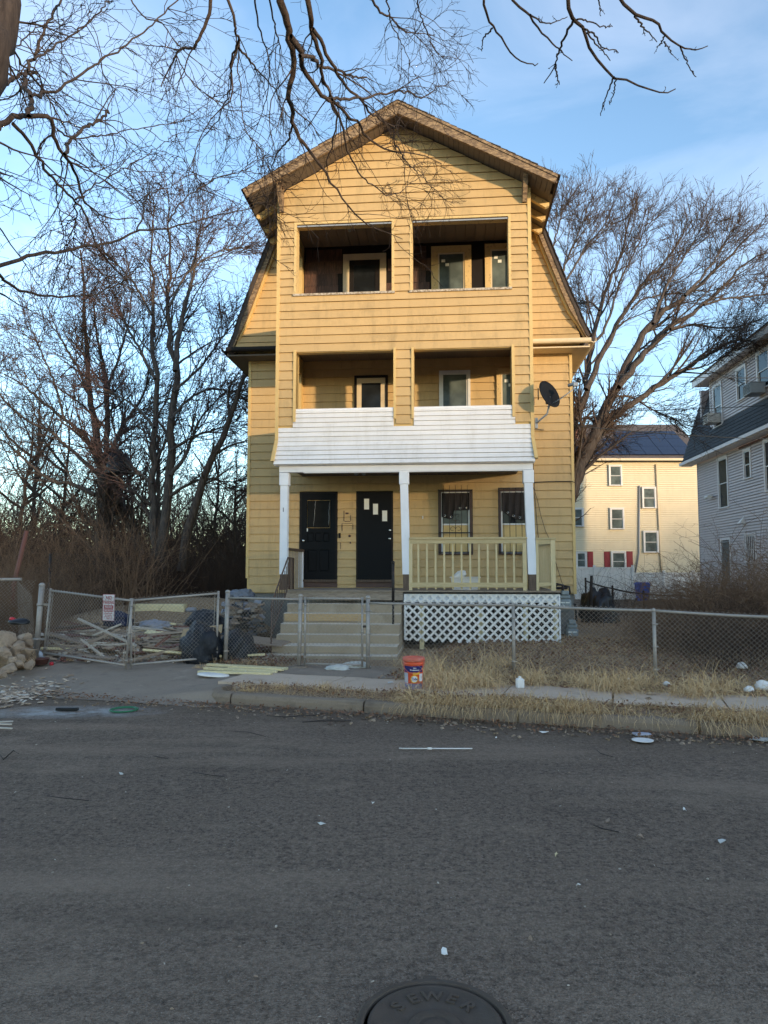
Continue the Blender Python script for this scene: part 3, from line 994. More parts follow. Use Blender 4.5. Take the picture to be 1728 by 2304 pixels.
# ground floor windows with curtains and iron bars
def barred_window(x0, x1, z0, z1, first):
    wn = sash_window(x0, x1, z0, z1, BACK, 'brown_trim', .045, 'window_white', .47, 'window_glass_grey' if first else 'window_glass')
    # curtain: a sagging drape with eyelets along its hem
    n, m = 26, 12
    V = []; F = []
    a, b = x0 + .06, x1 - .05
    def hem(s):
        if first: return (.56 + .05 * math.sin(s * 4) if s < .42 else .42 - .02 * s) if True else 0
        return .42 + .22 * math.sin(min(1, s * 1.25) * math.pi * .55)
    for i in range(n):
        s = i / (n - 1)
        for j in range(m):
            q = j / (m - 1)
            V.append((a + (b - a) * s, BACK - .035 - .018 * math.sin(s * 26 + q * 2) * (.3 + q) - .01, z1 - .07 - hem(s) * q))
    for i in range(n - 1):
        for j in range(m - 1):
            F.append((i * m + j, i * m + j + 1, (i + 1) * m + j + 1, (i + 1) * m + j))
    cu = MB().add(V, F, True).build('curtain', MATS['curtain'], wn)
    for s in (.10, .34, .66, .90) if first else (.22, .42, .64, .86):
        x = a + (b - a) * s; z = z1 - .07 - hem(s) + .05
        mb = MB(); mb.tube([(x + .022 * math.cos(t_), BACK - .072, z + .022 * math.sin(t_)) for t_ in np.linspace(0, 2 * math.pi, 13)], .005, 5, False)
        mb.build('eyelet', MATS['chrome'], cu)
    g = MB()
    yb = BACK - .13
    for zz in ((z0 + .02, z1 - .02, z0 + .47) if first else (z0 + .02, z1 + .02, z0 + .30)):
        g.bar((x0 - .02, yb, zz), (x1 + .02, yb, zz), .012, .025)
    for i in range(5):
        x = x0 + .10 + (x1 - x0 - .2) * i / 4
        g.tube([(x, yb, z0 - .02), (x, yb, z1 + (.10 if first else .03))], .0065, 6)
    for x in (x0 - .01, x1 + .01):
        g.bar((x, yb, z0), (x, yb, z1), .022, .022)
        for zz in (z0 + .05, z1 - .05, z0 + .47): g.bar((x, yb, zz), (x, BACK, zz), .015, .015)
    if first:                                                       # scroll ornament
        xm = (x0 + x1) / 2
        for s in (-1, 1):
            for (cz, r0) in ((z0 + .86, .05), (z0 + .72, .06), (z0 + .55, .07)):
                g.tube([(xm + s * (r0 - r0 * math.cos(a_) * (1 - a_ / 9)), yb - .005, cz + r0 * math.sin(a_) * (1 - a_ / 9)) for a_ in np.linspace(0, 5.5, 14)], .005, 4)
        g.tube([(xm, yb - .005, z0 + .5), (xm, yb - .005, z0 + .98)], .006, 5)
    g.build('window_bars', MATS['dark_iron'], wn)
    return wn
barred_window(.695, 1.445, 2.10, 3.57, True)
barred_window(2.07, 2.82, 2.10, 3.57, False)
# upper balcony doors and windows
def glass_door(x0, x1, z0, z1, y, cas, cw, leafm):
    d = casing(house, x0, x1, z0, z1, y, cw, cas, .04, sill=False); d.name = 'balcony_door'
    a, b = x0 + cw, x1 - cw
    zt = z1 - cw
    lf = MB(); s = .11
    lf.box(a, a + s, y - .02, y + .02, z0, zt); lf.box(b - s, b, y - .02, y + .02, z0, zt)
    lf.box(a + s, b - s, y - .02, y + .02, zt - s * 1.1, zt); lf.box(a + s, b - s, y - .02, y + .02, z0, z0 + .9)
    lf.build('door_leaf', MATS[leafm], d)
    MB().box(a + s, b - s, y - .004, y + .004, z0 + .9, zt - s * 1.1).build('pane', MATS['window_glass'], d)
    return d
glass_door(-1.30, -.50, 4.28, 6.32, BACK - .03, 'dark_frame', .06, 'window_cream')
sash_window(.71, 1.44, 4.9, 6.39, BACK - .03, 'window_white', .06, 'window_white', .22, 'window_glass_grey')
sash_window(2.05, 2.78, 4.9, 6.41, BACK - .03, 'yellow_paint_worn', .10, 'window_cream', .45, 'window_glass_grey', stickers=2)
d3 = glass_door(-1.58, -.54, 7.02, 9.30, BACK - .04, 'window_cream', .15, 'dark_frame')
sash_window(.54, 1.49, 7.55, 9.41, BACK - .04, 'yellow_paint_worn', .16, 'window_cream', .20, 'window_glass_grey', stickers=2)
sash_window(1.81, 2.60, 7.55, 9.42, BACK - .04, 'yellow_paint_worn', .13, 'window_cream', .20, 'window_glass_grey', stickers=2)
# bulkhead lamp sockets under the ceilings
def socket(x, y, z, parent=house):
    mb = MB(); mb.lathe([(0, 0), (.05, 0), (.055, -.03), (.035, -.04), (.035, -.09), (.02, -.10), (0, -.10)], (x, y, z), 12)
    mb.build('lamp_socket', MATS['grey_metal'], parent)
socket(-1.3, 1.0, 9.515); socket(-.9, .8, 6.695)
pl = MB()
for s in (-1, 1):
    pl.tube([(-1.0, .75, 3.90), (-1.0 + s * .04, .68, 3.84), (-1.0 + s * .09, .60, 3.80)], [.012, .03, .045], 9)
pl.lathe([(0, 0), (.05, 0), (.05, -.03), (0, -.03)], (-1.0, .75, 3.925), 12)
pl.build('twin_porch_lamp', MATS['grey_metal'], house)
MB().bar((-2.35, .9, 3.88), (-1.05, .8, 3.88), .02, .02).build('conduit', MATS['grey_metal'], house)

# ---- posts and beam of the porch
piece('porch_beam', house, 'white_paint_worn', BX0 + .09, BX1 - .03, -.02, .14, 3.765, 3.90)
piece('beam_trim', house, 'white_paint_worn', BX0 + .6, BX1 - .2, -.005, .10, 3.745, 3.764)
def post(x0, x1, lean):
    mb = MB()
    mb.bevbox(x0 - .012, x1 + .012, -.035, .165, 3.49, 3.755, .008)
    cap = mb.build('post', MATS['white_paint_worn'], house)
    c = (x0 + x1) / 2; h = (x1 - x0) / 2 - .01
    def q(k, z, hh): return [(c + lean * k - hh, -.02, z), (c + lean * k + hh, -.02, z), (c + lean * k + hh, .14, z), (c + lean * k - hh, .14, z)]
    F = [(3, 2, 1, 0), (4, 5, 6, 7), (0, 1, 5, 4), (1, 2, 6, 5), (2, 3, 7, 6), (3, 0, 4, 7)]
    MB().add(q(1, 1.63, h) + q(0, 3.49, h), F).build('post_shaft', MATS['white_paint_worn'], cap)
    MB().add(q(1, 1.305, h - .012) + q(1, 1.63, h - .012), F).build('post_foot', MATS['bare_wood'], cap)
    return cap
p1 = post(-2.615, -2.44, 0.0)
post(-.095, .085, .045); post(2.445, 2.635, .05)
def text_mesh(s, size, depth=.002, align='CENTER', bold=False):
    cu = bpy.data.curves.new('txt', 'FONT'); cu.body = s; cu.size = size; cu.extrude = depth; cu.align_x = align; cu.align_y = 'CENTER'
    if bold: cu.offset = size * .02
    cu.resolution_u = 4
    o = bpy.data.objects.new('txt', cu); COL.objects.link(o)
    dg = bpy.context.evaluated_depsgraph_get(); dg.update()
    me = bpy.data.meshes.new_from_object(o.evaluated_get(dg))
    bpy.data.objects.remove(o); bpy.data.curves.remove(cu)
    return me
def text(name, s, size, mat, parent, loc, rot=(R(90), 0, 0), depth=.002, bold=False, scale=None):
    me = text_mesh(s, size, depth, bold=bold); me.materials.clear(); me.materials.append(MATS[mat])
    return link(name, me, parent, loc, rot, scale)
text('house_number', '1', .13, 'dark_frame', p1, (-2.535, -.024, 2.97), (R(90), 0, 0), .002)

for (x, z) in ((-2.42, 2.62), (-.1, 2.1), (.3, 2.9)):
    piece('nail_plate', house, 'paper', x, x + .025, BACK - .04, BACK - .02, z, z + .07)
# ---- porch deck, rails, lattice
deck = MB().box(-2.45, 3.12, .05, BACK - .02, 1.18, 1.27).build('porch_deck', MATS['deck_wood'], house)
k = 13
for i in range(k):
    y = -.06 + (BACK + .03) * i / k
    piece('deck_board', deck, 'deck_wood', -2.47, 3.14, y, y + .143, 1.272, 1.30)
piece('deck_fascia', deck, 'deck_wood', -2.47, -.03, -.035, .045, 1.10, 1.268)
piece('deck_fascia', deck, 'white_paint_worn', -.02, 3.13, .02, .048, 1.06, 1.268)
piece('deck_fascia', deck, 'dark_frame', -.02, 3.14, -.045, -.005, 1.235, 1.268)
for x in (.35, 1.55, 2.45, 3.05):
    piece('deck_post', deck, 'pale_lumber', x - .045, x + .045, .06, .15, .1, 1.18)
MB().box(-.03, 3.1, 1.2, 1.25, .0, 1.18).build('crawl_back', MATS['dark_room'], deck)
rail = piece('porch_railing', house, 'new_wood', .12, 2.47, -.03, .008, 2.258, 2.345); rail['label'] = 'new pale timber porch railing'
for o in (rail,): pass
def rpiece(name, mat, *b): return piece(name, house, mat, *b)
rpiece('rail_cap', 'new_wood', .10, 2.49, -.05, .09, 2.347, 2.385)
rpiece('bottom_rail', 'new_wood', .12, 2.47, -.03, .008, 1.374, 1.463)
rpiece('rail_post', 'new_wood_upright', .095, .16, -.025, .06, 1.305, 2.345)
rpiece('rail_post', 'new_wood_upright', 2.40, 2.475, -.028, .06, 1.305, 2.345)
for i in range(12):
    x = .285 + .1765 * i
    o = piece('baluster', house, 'new_wood_upright', x - .018, x + .018, .009, .046, 1.325, 2.30, (0, rnd.uniform(-.004, .004), 0))
# corner return on the right
rpiece('rail_cap', 'new_wood', 2.66, 3.06, -.05, .07, 2.332, 2.37)
rpiece('corner_rail', 'new_wood', 2.70, 2.95, -.03, .008, 2.24, 2.33)
rpiece('corner_rail', 'new_wood', 2.70, 2.95, -.03, .008, 1.40, 1.47)
rpiece('rail_post', 'new_wood_upright', 2.955, 3.05, -.03, .06, 1.305, 2.33)
rpiece('rail_post', 'new_wood_upright', 2.665, 2.715, -.028, .06, 1.305, 2.33)
rpiece('side_rail', 'new_wood', 2.985, 3.02, .07, 1.95, 2.24, 2.33)
rpiece('side_rail', 'new_wood', 2.985, 3.02, .07, 1.95, 1.40, 1.47)
for i in range(10):
    y = .2 + .175 * i
    piece('baluster', house, 'new_wood_upright', 2.945, 2.98, y - .018, y + .018, 1.33, 2.30)
# old side rail on the left end
rpiece('side_rail', 'bare_wood', -2.56, -2.47, .14, 1.95, 2.14, 2.19)
for i in range(11):
    y = .22 + .16 * i
    piece('old_baluster', house, 'deck_wood', -2.53, -2.51, y - .011, y + .011, 1.305, 2.14)
piece('old_rail_post', house, 'white_paint_worn', -2.60, -2.49, 1.86, 1.97, 1.305, 2.14)

lat = MB().box(-.005, .03, -.03, -.012, .30, 1.235).build('lattice_skirt', MATS['white_vinyl'], house)
def lattice():
    x0, x1, zt = .0, 3.12, 1.235
    zb = lambda x: .30 - .11 * (x / 3.12)
    sp = .172
    wd = .043
    for s, yy in ((1, -.020), (-1, -.030)):
        k0 = -16 if s > 0 else 0
        for i in range(-12, 40):
            # line x = c + s*(zt - z)
            c = x0 + sp * i
            zs = []
            # clip
            pts = []
            for tt in np.linspace(0, 1.1, 111):
                x = c + s * tt; z = zt - tt
                if x0 <= x <= x1 and z >= zb(x): pts.append((x, z))
            if len(pts) < 6: continue
            a, b = pts[0], pts[-1]
            L = math.hypot(a[0] - b[0], a[1] - b[1])
            link('lattice_slat', unit_box(MATS['white_plastic']), lat, ((a[0] + b[0]) / 2, yy, (a[1] + b[1]) / 2), (0, math.atan2(-(b[1] - a[1]), b[0] - a[0]), 0), (L + .02, .007, wd))
lattice()
piece('lattice_edge', lat, 'white_vinyl', 3.10, 3.13, -.035, -.005, .19, 1.235)
piece('lattice_edge', lat, 'white_vinyl', 0, 3.12, -.014, -.006, 1.20, 1.236)

# ---- foundation
MB().box(WX0 + .05, WX1 - .05, BACK + .03, 13, -.3, 1.165).build('foundation', MATS['foundation'], house)

# ---- roof
RZ = 11.47
t = NT('roof_shingle')
c = t.mix(t.noise(9, 6, .6), (.030, .024, .021), (.075, .058, .050))
t.col(c).rough(.9).bump(t.noise(60, 5), .5, .01)
MATS['roof_shingle'] = t.m
roofo = None
for s in (-1, 1):
    ex, ez = CX + s * 3.25, RZ - .545 * 3.25
    mb = MB()
    th = .10
    mb.prism([(CX, RZ), (ex, ez), (ex, ez - th), (CX, RZ - th)], -.47, 13.3)
    o = mb.build('roof' if s < 0 else 'roof_slope', MATS['roof_shingle'], house)
    if s < 0: roofo = o
    # shingle butts along the verge
    sh = MB()
    nn = 22
    for i in range(nn):
        f0, f1 = i / nn, (i + 1) / nn + .01
        xa, za = CX + s * 3.27 * f0, RZ - .545 * 3.27 * f0
        xb, zb_ = CX + s * 3.27 * f1, RZ - .545 * 3.27 * f1
        sh.prism([(xa, za + .012), (xb, zb_ + .030), (xb, zb_ + .006), (xa, za + .002)], -.555 + rnd.uniform(-.012, .012), 13.3)
    sh.build('verge_shingles', MATS['roof_shingle'], house)
    # fascia board
    mb = MB()
    mb.prism([(CX, RZ - .02), (ex, ez - .02), (ex - s * .06, ez - .15), (CX, RZ - .02 - .25)], -.53, -.475)
    mb.build('fascia', MATS['peeling_fascia'], house)
    mb = MB()
    mb.prism([(CX, RZ + .005), (ex, ez + .005), (ex, ez - .055), (CX, RZ - .05)], -.55, -.53)
    mb.build('fascia_cap', MATS['peeling_fascia'], house)
    # eave edge board
    mb = MB(); mb.box(min(ex, ex - s * .03), max(ex, ex - s * .03), -.47, 13.2, ez - .13, ez - .02); mb.build('eave_edge', MATS['bare_wood'], house)
    # soffit planks across the front overhang and the side overhang
    n = 30
    for i in range(n):
        f0, f1 = (i + .04) / n, (i + .96) / n
        xa, xb = CX + s * 3.16 * f0, CX + s * 3.16 * f1
        za, zb_ = RZ - .165 - .545 * 3.16 * f0, RZ - .165 - .545 * 3.16 * f1
        mb = MB(); mb.prism([(xa, za), (xb, zb_), (xb, zb_ - .02), (xa, za - .02)], -.47, 0.0)
        mb.build('soffit_plank', MATS['soffit_board'], house)
    mb = MB(); xb_ = BX0 if s < 0 else BX1
    mb.prism([(xb_, RZ - .115 - .545 * abs(xb_ - CX)), (ex - s * .03, ez - .115), (ex - s * .03, ez - .135), (xb_, RZ - .135 - .545 * abs(xb_ - CX))], 0.0, BACK + .1)
    mb.build('side_soffit', MATS['soffit_board'], house)
    # rafter tails
    for y in (.35, .95, 1.55):
        mb = MB()
        xi, zi = xb_, RZ - .14 - .545 * abs(xb_ - CX)
        xo, zo = ex - s * .06, ez - .14
        mb.prism([(xi, zi), (xo, zo), (xo, zo - .07), (xo - s * .08, zo - .11), (xi, zi - .15)], y - .045, y + .045)
        mb.build('rafter_tail', MATS['yellow_paint_worn'], house)
    # knee brace at the bay corner
    xk = (BX0 + .09) if s < 0 else (BX1 - .12)
    mb = MB()
    mb.add([(xk - .045, -.46, 9.93), (xk + .045, -.46, 9.93), (xk + .045, -.34, 9.99), (xk - .045, -.34, 9.99), (xk - .045, -.09, 9.40), (xk + .045, -.09, 9.40), (xk + .045, -.03, 9.42), (xk - .045, -.03, 9.42)],
           [(0, 1, 2, 3), (7, 6, 5, 4), (0, 4, 5, 1), (1, 5, 6, 2), (2, 6, 7, 3), (3, 7, 4, 0)])
    mb.box(xk - .045, xk + .045, -.09, -.025, 9.40, 9.95); mb.box(xk - .05, xk + .05, -.47, -.025, 9.90, 10.02)
    mb.build('knee_brace', MATS['peeling_fascia'], house)
    # steep lower slope with a kicked-out foot
    pts = [(3.14, 9.92), (3.42, 9.14), (3.72, 8.32), (3.94, 7.78), (4.07, 7.42), (4.22, 7.12)] if s > 0 else [(-3.30, 9.92), (-3.60, 9.14), (-3.90, 8.32), (-4.10, 7.78), (-4.22, 7.36), (-4.36, 7.02)]
    nrm = .06
    mb = MB()
    outer = pts
    inner = [(x - s * nrm * 1.4, z - .03) for x, z in pts]
    mb.prism(outer + inner[::-1], 1.80, 13.2)
    mb.build('steep_slope', MATS['roof_shingle'], house)
    sh = MB()
    for (xa, za), (xb2, zb2) in zip(pts[:-1], pts[1:]):
        for kk in range(4):
            f0, f1 = kk / 4, (kk + 1) / 4
            q0 = (xa + (xb2 - xa) * f0, za + (zb2 - za) * f0); q1 = (xa + (xb2 - xa) * f1 + s * .02, za + (zb2 - za) * f1 - .01)
            sh.prism([q0, q1, (q1[0] - s * .02, q1[1]), (q0[0] - s * .006, q0[1])], 1.775 + rnd.uniform(-.01, .01), 13.2)
    sh.build('steep_shingles', MATS['roof_shingle'], house)
    rb = MB()
    w1 = .19
    prp = [(x - s * (w1 if i < 4 else w1 * .6), z - .05) for i, (x, z) in enumerate(pts)]
    rb.prism(pts[:-1] + [(pts[-1][0], pts[-1][1])] + prp[::-1], 1.82, 1.90)
    rb.build('rake_board', MATS['peeling_fascia'], house)
    rb = MB()
    pq = [(x - s * (w1 + .0 if i < 4 else w1 * .6), z - .05) for i, (x, z) in enumerate(pts)]
    pr = [(x - s * (w1 + .05 if i < 4 else w1 * .75), z - .055) for i, (x, z) in enumerate(pts)]
    rb.prism(pq + pr[::-1], 1.90, 1.99)
    rb.build('rake_trim', MATS['yellow_trim'], house)
    # eave box and gutters
    xa, xb3 = (WX1 - .02, 4.12) if s > 0 else (-4.26, WX0 + .02)
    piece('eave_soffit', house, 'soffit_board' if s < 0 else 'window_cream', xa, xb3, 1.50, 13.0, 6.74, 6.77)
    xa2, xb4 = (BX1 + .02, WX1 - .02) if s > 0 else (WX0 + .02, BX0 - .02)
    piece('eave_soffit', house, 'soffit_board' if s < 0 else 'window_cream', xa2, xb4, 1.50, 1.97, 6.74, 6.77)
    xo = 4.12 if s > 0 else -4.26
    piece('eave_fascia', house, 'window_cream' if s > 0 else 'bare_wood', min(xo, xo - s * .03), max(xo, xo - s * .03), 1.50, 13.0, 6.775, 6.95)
    def gutter(p, q):
        mb = MB(); p = Vector(p); q = Vector(q); t_ = (q - p).normalized(); sd = t_.cross(Vector((0, 0, 1)))
        prof = [(-.06, .06), (-.06, 0), (-.045, -.03), (0, -.045), (.045, -.03), (.06, 0), (.06, .06), (.05, .06), (.05, 0), (0, -.03), (-.05, 0), (-.05, .06)]
        V = [p + sd * a + Vector((0, 0, b)) for a, b in prof] + [q + sd * a + Vector((0, 0, b)) for a, b in prof]
        k = len(prof)
        F = [(i, (i + 1) % k, (i + 1) % k + k, i + k) for i in range(k)] + [list(range(k)), list(range(2 * k - 1, k - 1, -1))]
        mb.add(V, F); return mb
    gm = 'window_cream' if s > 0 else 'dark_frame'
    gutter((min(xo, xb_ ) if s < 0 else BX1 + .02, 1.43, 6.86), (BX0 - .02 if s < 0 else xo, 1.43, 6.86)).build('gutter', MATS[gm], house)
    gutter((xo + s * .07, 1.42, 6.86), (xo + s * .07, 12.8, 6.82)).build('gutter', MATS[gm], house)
# little window hood far back on the right slope
mb = MB(); mb.box(3.75, 4.15, 5.2, 6.4, 8.62, 8.68); mb.add([(3.7, 5.3, 8.1), (3.7, 6.3, 8.1), (3.7, 6.3, 8.62), (3.7, 5.3, 8.62), (4.1, 5.3, 8.6), (4.1, 6.3, 8.6)], [(0, 1, 2, 3), (0, 4, 5, 1), (0, 3, 4), (1, 5, 2), (3, 2, 5, 4)])
mb.build('dormer_hood', MATS['window_cream'], house)

# ================================================================== front steps (same frame as the house)
steps = thing('front_steps', 'worn concrete front steps with rusty iron handrails below the dark doors', 'steps', (HO[0], HO[1], 0), HR)
def step_block(x0, x1, y0, y1, z0, z1, b=.018):
    mb = MB()
    n = 9
    prof = [(y1, z0), (y0, z0), (y0, z1 - b), (y0 + b * .4, z1 - b * .3), (y0 + b, z1), (y1, z1 + .004)]
    V = []; F = []
    for i in range(n + 1):
        x = x0 + (x1 - x0) * i / n
        for j, (y, z) in enumerate(prof):
            k = rnd.uniform(-.006, .006) if 0 < j < 5 else 0
            V.append((x, y + k, z + (k * .8 if j > 1 else 0)))
    m = len(prof)
    for i in range(n):
        for j in range(m):
            F.append((i * m + j, i * m + (j + 1) % m, (i + 1) * m + (j + 1) % m, (i + 1) * m + j))
    F.append(list(range(m))[::-1]); F.append([n * m + j for j in range(m)])
    mb.add(V, F)
    for q_ in range(n * m):
        if q_ % m in (3, 4): mb.m[q_] = 1  # upper faces get the paler concrete, risers the darker one
    return mb
SX0, SX1 = -2.42, -.06
for (zt, y0, y1, zb, e) in ((1.03, -.06, .5, .84, 0), (.845, -.36, .5, .66, .01), (.66, -.66, .5, .47, .0), (.475, -.94, .5, .30, .015), (.31, -1.40, .5, .17, .02), (.165, -1.68, .5, -.1, .06)):
    step_block(SX0 - e, SX1 + e * .5, y0, y1, zb, zt).build('step', [MATS['step_concrete'], MATS['tread_pale']], steps)
MB().box(SX0 + .02, -.75, -.385, -.365, .70, .84).build('board_patch', MATS['plywood'], steps)
def handrail(x, left):
    hr = MB()
    if left:
        a = Vector((x, .0, 1.30)); b = Vector((x - .02, -1.42, .30))
        top = [Vector((x, .02, 1.32)), Vector((x, .0, 1.98)), Vector((x - .005, -.12, 1.97)), Vector((x - .02, -1.42, 1.10)), Vector((x - .02, -1.44, .95))]
        hr.tube(top, .017, 8)
        hr.tube([(x - .02, -1.42, 1.08), (x - .02, -1.42, .12)], .016, 8)
        lo = [(x, 0, 1.42), (x - .02, -1.42, .52)]
        hr.bar(lo[0], lo[1], .02, .025)
        for i in range(9):
            f = (i + .6) / 9.5
            y = -1.42 * f
            hr.bar((x - .02 * f, y, 1.42 - .90 * f), (x - .02 * f, y, 1.93 - .84 * f), .013, .013)
        hr.tube([(x, .02, 1.97), (x, .4, 1.97), (x, .42, 1.31)], .015, 7)
        for i in range(3): hr.bar((x, .1 + .1 * i, 1.31), (x, .1 + .1 * i, 1.96), .013, .013)
    else:
        hr.tube([(x, -.58, .66), (x, -.58, 1.06)], .022, 8); hr.tube([(x, -.58, 1.06), (x, -.56, 1.85)], .028, 8)
        hr.lathe([(0, 1.85), (.034, 1.85), (.036, 1.875), (.02, 1.895), (0, 1.9)], (x, -.56, 0), 8)
    return hr
handrail(-2.40, True).build('handrail', MATS['rusty_iron'], steps)
handrail(-.19, False).build('handrail_post', MATS['dark_iron'], steps)

# ================================================================== fixtures on the house
def hw(x, y, z):
    """house frame -> world"""
    c, s = math.cos(HR), math.sin(HR)
    return np.array([HO[0] + c * x - s * y, HO[1] + s * x + c * y, z])
# satellite dish on the right corner of the bay
ds = thing('satellite_dish', 'black satellite dish with grey arm beside the right bay corner', 'satellite dish', tuple(hw(2.72, .05, 4.72)), HR)
mb = MB()
mb.tube([(0, .0, 0), (.03, -.06, .03), (.20, -.18, .16), (.235, -.20, .30), (.235, -.20, .42)], .02, 8)
mb.build('mast', MATS['grey_metal'], ds)
MB().bevbox(-.03, .03, -.03, .03, -.10, .12, .006).build('mount_plate', MATS['grey_metal'], ds)
dm = MB()
prof = [(0, 0), (.08, .004), (.16, .016), (.24, .036), (.305, .060), (.315, .064), (.312, .072), (.235, .048), (.15, .028), (.07, .014), (0, .010)]
dm.lathe(prof, (0, 0, 0), 36)
dish = dm.build('reflector', MATS['dish_black'], ds, (.20, -.25, .52))
dish.rotation_euler = (R(68), R(4), R(38)); dish.scale = (.86, 1.0, 1.0)
ar = MB(); ar.tube([(.20, -.24, .30), (.45, -.44, .42), (.66, -.58, .56)], .012, 7); ar.build('feed_arm', MATS['grey_metal'], ds)
fe = MB(); fe.tube([(.66, -.58, .56), (.70, -.56, .64)], .02, 8); fe.tube([(.58, -.50, .66), (.71, -.58, .68)], [.035, .03], 10); fe.bevbox(.66, .76, -.61, -.54, .62, .70, .01); fe.build('feed_horn', MATS['grey_metal'], ds)
bk = MB(); bk.bevbox(.17, .27, -.24, -.16, .36, .52, .012); bk.tube([(.05, .0, .5), (.05, .0, .74)], .012, 6); bk.build('bracket', MATS['black_plastic'], ds)
# flood light at the far right corner
fl_ = thing('flood_light', 'twin black flood light on the right corner of the yellow house', 'light', tuple(hw(3.80, 1.98, 6.02)), HR)
mb = MB(); mb.tube([(0, 0, 0), (.10, -.03, -.05), (.20, -.05, -.03), (.26, -.05, .06)], .012, 6); mb.tube([(0, 0, .1), (.2, 0, .16), (.5, .1, .22)], .009, 5); mb.build('arm', MATS['black_plastic'], fl_)
for x in (.12, .25):
    MB().lathe([(0, 0), (.03, 0), (.055, .05), (.058, .07), (0, .07)], (x, -.05, .05), 14, axis='y').build('lamp_head', MATS['black_plastic'], fl_)
# grey junction box behind the dish
jb = MB().bevbox(-.05, .05, -.06, 0, -.1, .1, .008).build('junction_box', MATS['brown_trim'], None, tuple(hw(2.86, 1.95, 5.62)), (0, 0, HR))
tag(jb, 'small weathered junction box on the siding behind the satellite dish', 'box')
# meters at the right corner
gm_ = thing('gas_meter', 'grey gas meter cluster with pipes at right corner of yellow house', 'gas meter', tuple(hw(3.42, 1.55, .14)), HR)
def meter(x, z, w_, h_):
    m = MB(); m.bevbox(x - w_ / 2, x + w_ / 2, -.10, .10, z, z + h_ * .62, .05); m.bevbox(x - w_ * .42, x + w_ * .42, -.085, .08, z + h_ * .62, z + h_ * .8, .02)
    body = m.build('meter_body', MATS['meter_grey'], gm_)
    MB().bevbox(x - w_ * .3, x + w_ * .3, -.11, .06, z + h_ * .8, z + h_, .015).build('index_box', MATS['meter_grey'], body)
    for i in range(2):
        MB().box(x - w_ * .36 + i * w_ * .38, x - w_ * .02 + i * w_ * .38, -.104, -.1005, z + h_ * .40, z + h_ * .47).build('plate', MATS['paper'], body)
    MB().lathe([(.028, 0), (.04, 0), (.04, .012), (.028, .012)], (x - w_ * .22, -.10, z + h_ * .25), 16, axis='y').build('dial', MATS['paper'], body)
meter(.04, .66, .27, .46); meter(.18, .02, .27, .46)
pp = MB()
pp.tube([(-.22, .05, .0), (-.22, .05, .98), (-.22, .0, 1.16), (-.12, -.02, 1.26), (.0, -.02, 1.24), (.0, -.02, 1.06)], .032, 9)
pp.tube([(-.22, .03, .88), (-.05, .03, .88)], .022, 8)
pp.tube([(.02, .1, 1.22), (.16, .1, 1.20), (.17, .05, 1.05)], .024, 8)
pp.tube([(.24, .05, .82), (.28, .05, .82), (.29, .05, .45)], .024, 8)
pp.tube([(-.45, .30, 1.17), (-.2, .28, 1.17), (.15, .28, 1.17)], .03, 8)
pp.build('pipe', MATS['dark_iron'], gm_)
# loose cables on the facade
def cable(name, pts, r, label):
    o = MB().tube(pts, r, 5).build(name, MATS['cable'])
    return tag(o, label, 'cable')
cable('cable', [hw(*p) for p in ((2.72, 1.93, 4.95), (2.95, 1.93, 4.96), (3.12, 1.93, 4.94)) ] , .008, 'short hooked cable stub above the tall wire on the yellow siding')
cable('cable', [hw(*p) for p in ((2.86, 1.94, 4.9), (2.87, 1.94, 4.0), (2.90, 1.94, 3.2), (2.95, 1.94, 2.5), (3.0, 1.94, 2.2))], .007, 'straight thin wire hanging down the yellow siding right of the porch')
cable('cable', [hw(*p) for p in ((2.78, 1.94, 3.75), (2.88, 1.93, 3.55), (2.95, 1.93, 3.3), (3.02, 1.93, 2.95), (3.12, 1.93, 2.6), (3.28, 1.93, 2.25), (3.33, 1.93, 1.9), (3.43, 1.93, 1.55), (3.5, 1.9, 1.3))], .006, 'crooked thin wire running down to the gas meter')
cable('cable', [hw(*p) for p in ((2.7, 1.93, 3.72), (3.2, 1.93, 3.74), (3.74, 1.93, 3.74), (3.80, 1.9, 3.7))], .009, 'dark cable crossing the siding level with the porch beam')
# planter boxes / jug on the porch
tub = thing('storage_tub', 'white plastic tub with a white jug in it behind the porch railing', 'tub', tuple(hw(1.25, .75, 1.30)), HR)
mb = MB(); n = 4
mb.add([(-.26, -.15, 0), (.26, -.15, 0), (.26, .15, 0), (-.26, .15, 0), (-.30, -.19, .26), (.30, -.19, .26), (.30, .19, .26), (-.30, .19, .26)], [(3, 2, 1, 0), (0, 1, 5, 4), (1, 2, 6, 5), (2, 3, 7, 6), (3, 0, 4, 7)])
simple('white_plastic', (.74, .75, .76), .45, .06, 8)
mb.build('body', MATS['white_plastic'], tub)
mb = MB()
for (a, b) in (((-.31, -.2), (.31, -.2)), ((.31, -.2), (.31, .2)), ((.31, .2), (-.31, .2)), ((-.31, .2), (-.31, -.2))): mb.bar((*a, .262), (*b, .262), .03, .02)
mb.build('rim', MATS['white_plastic'], tub)
jg = MB(); jg.tube([(-.22, 0, .16), (-.16, 0, .24), (-.02, 0, .34), (.05, 0, .36)], [.05, .085, .085, .04], 12); jg.tube([(-.20, -.02, .30), (-.12, -.02, .38), (.02, -.02, .40)], .014, 6)
tag(jg.build('jug', MATS['white_plastic'], None, tuple(hw(1.22, .72, 1.30)), (0, 0, HR)), 'white plastic jug lying in the tub on the porch', 'jug')

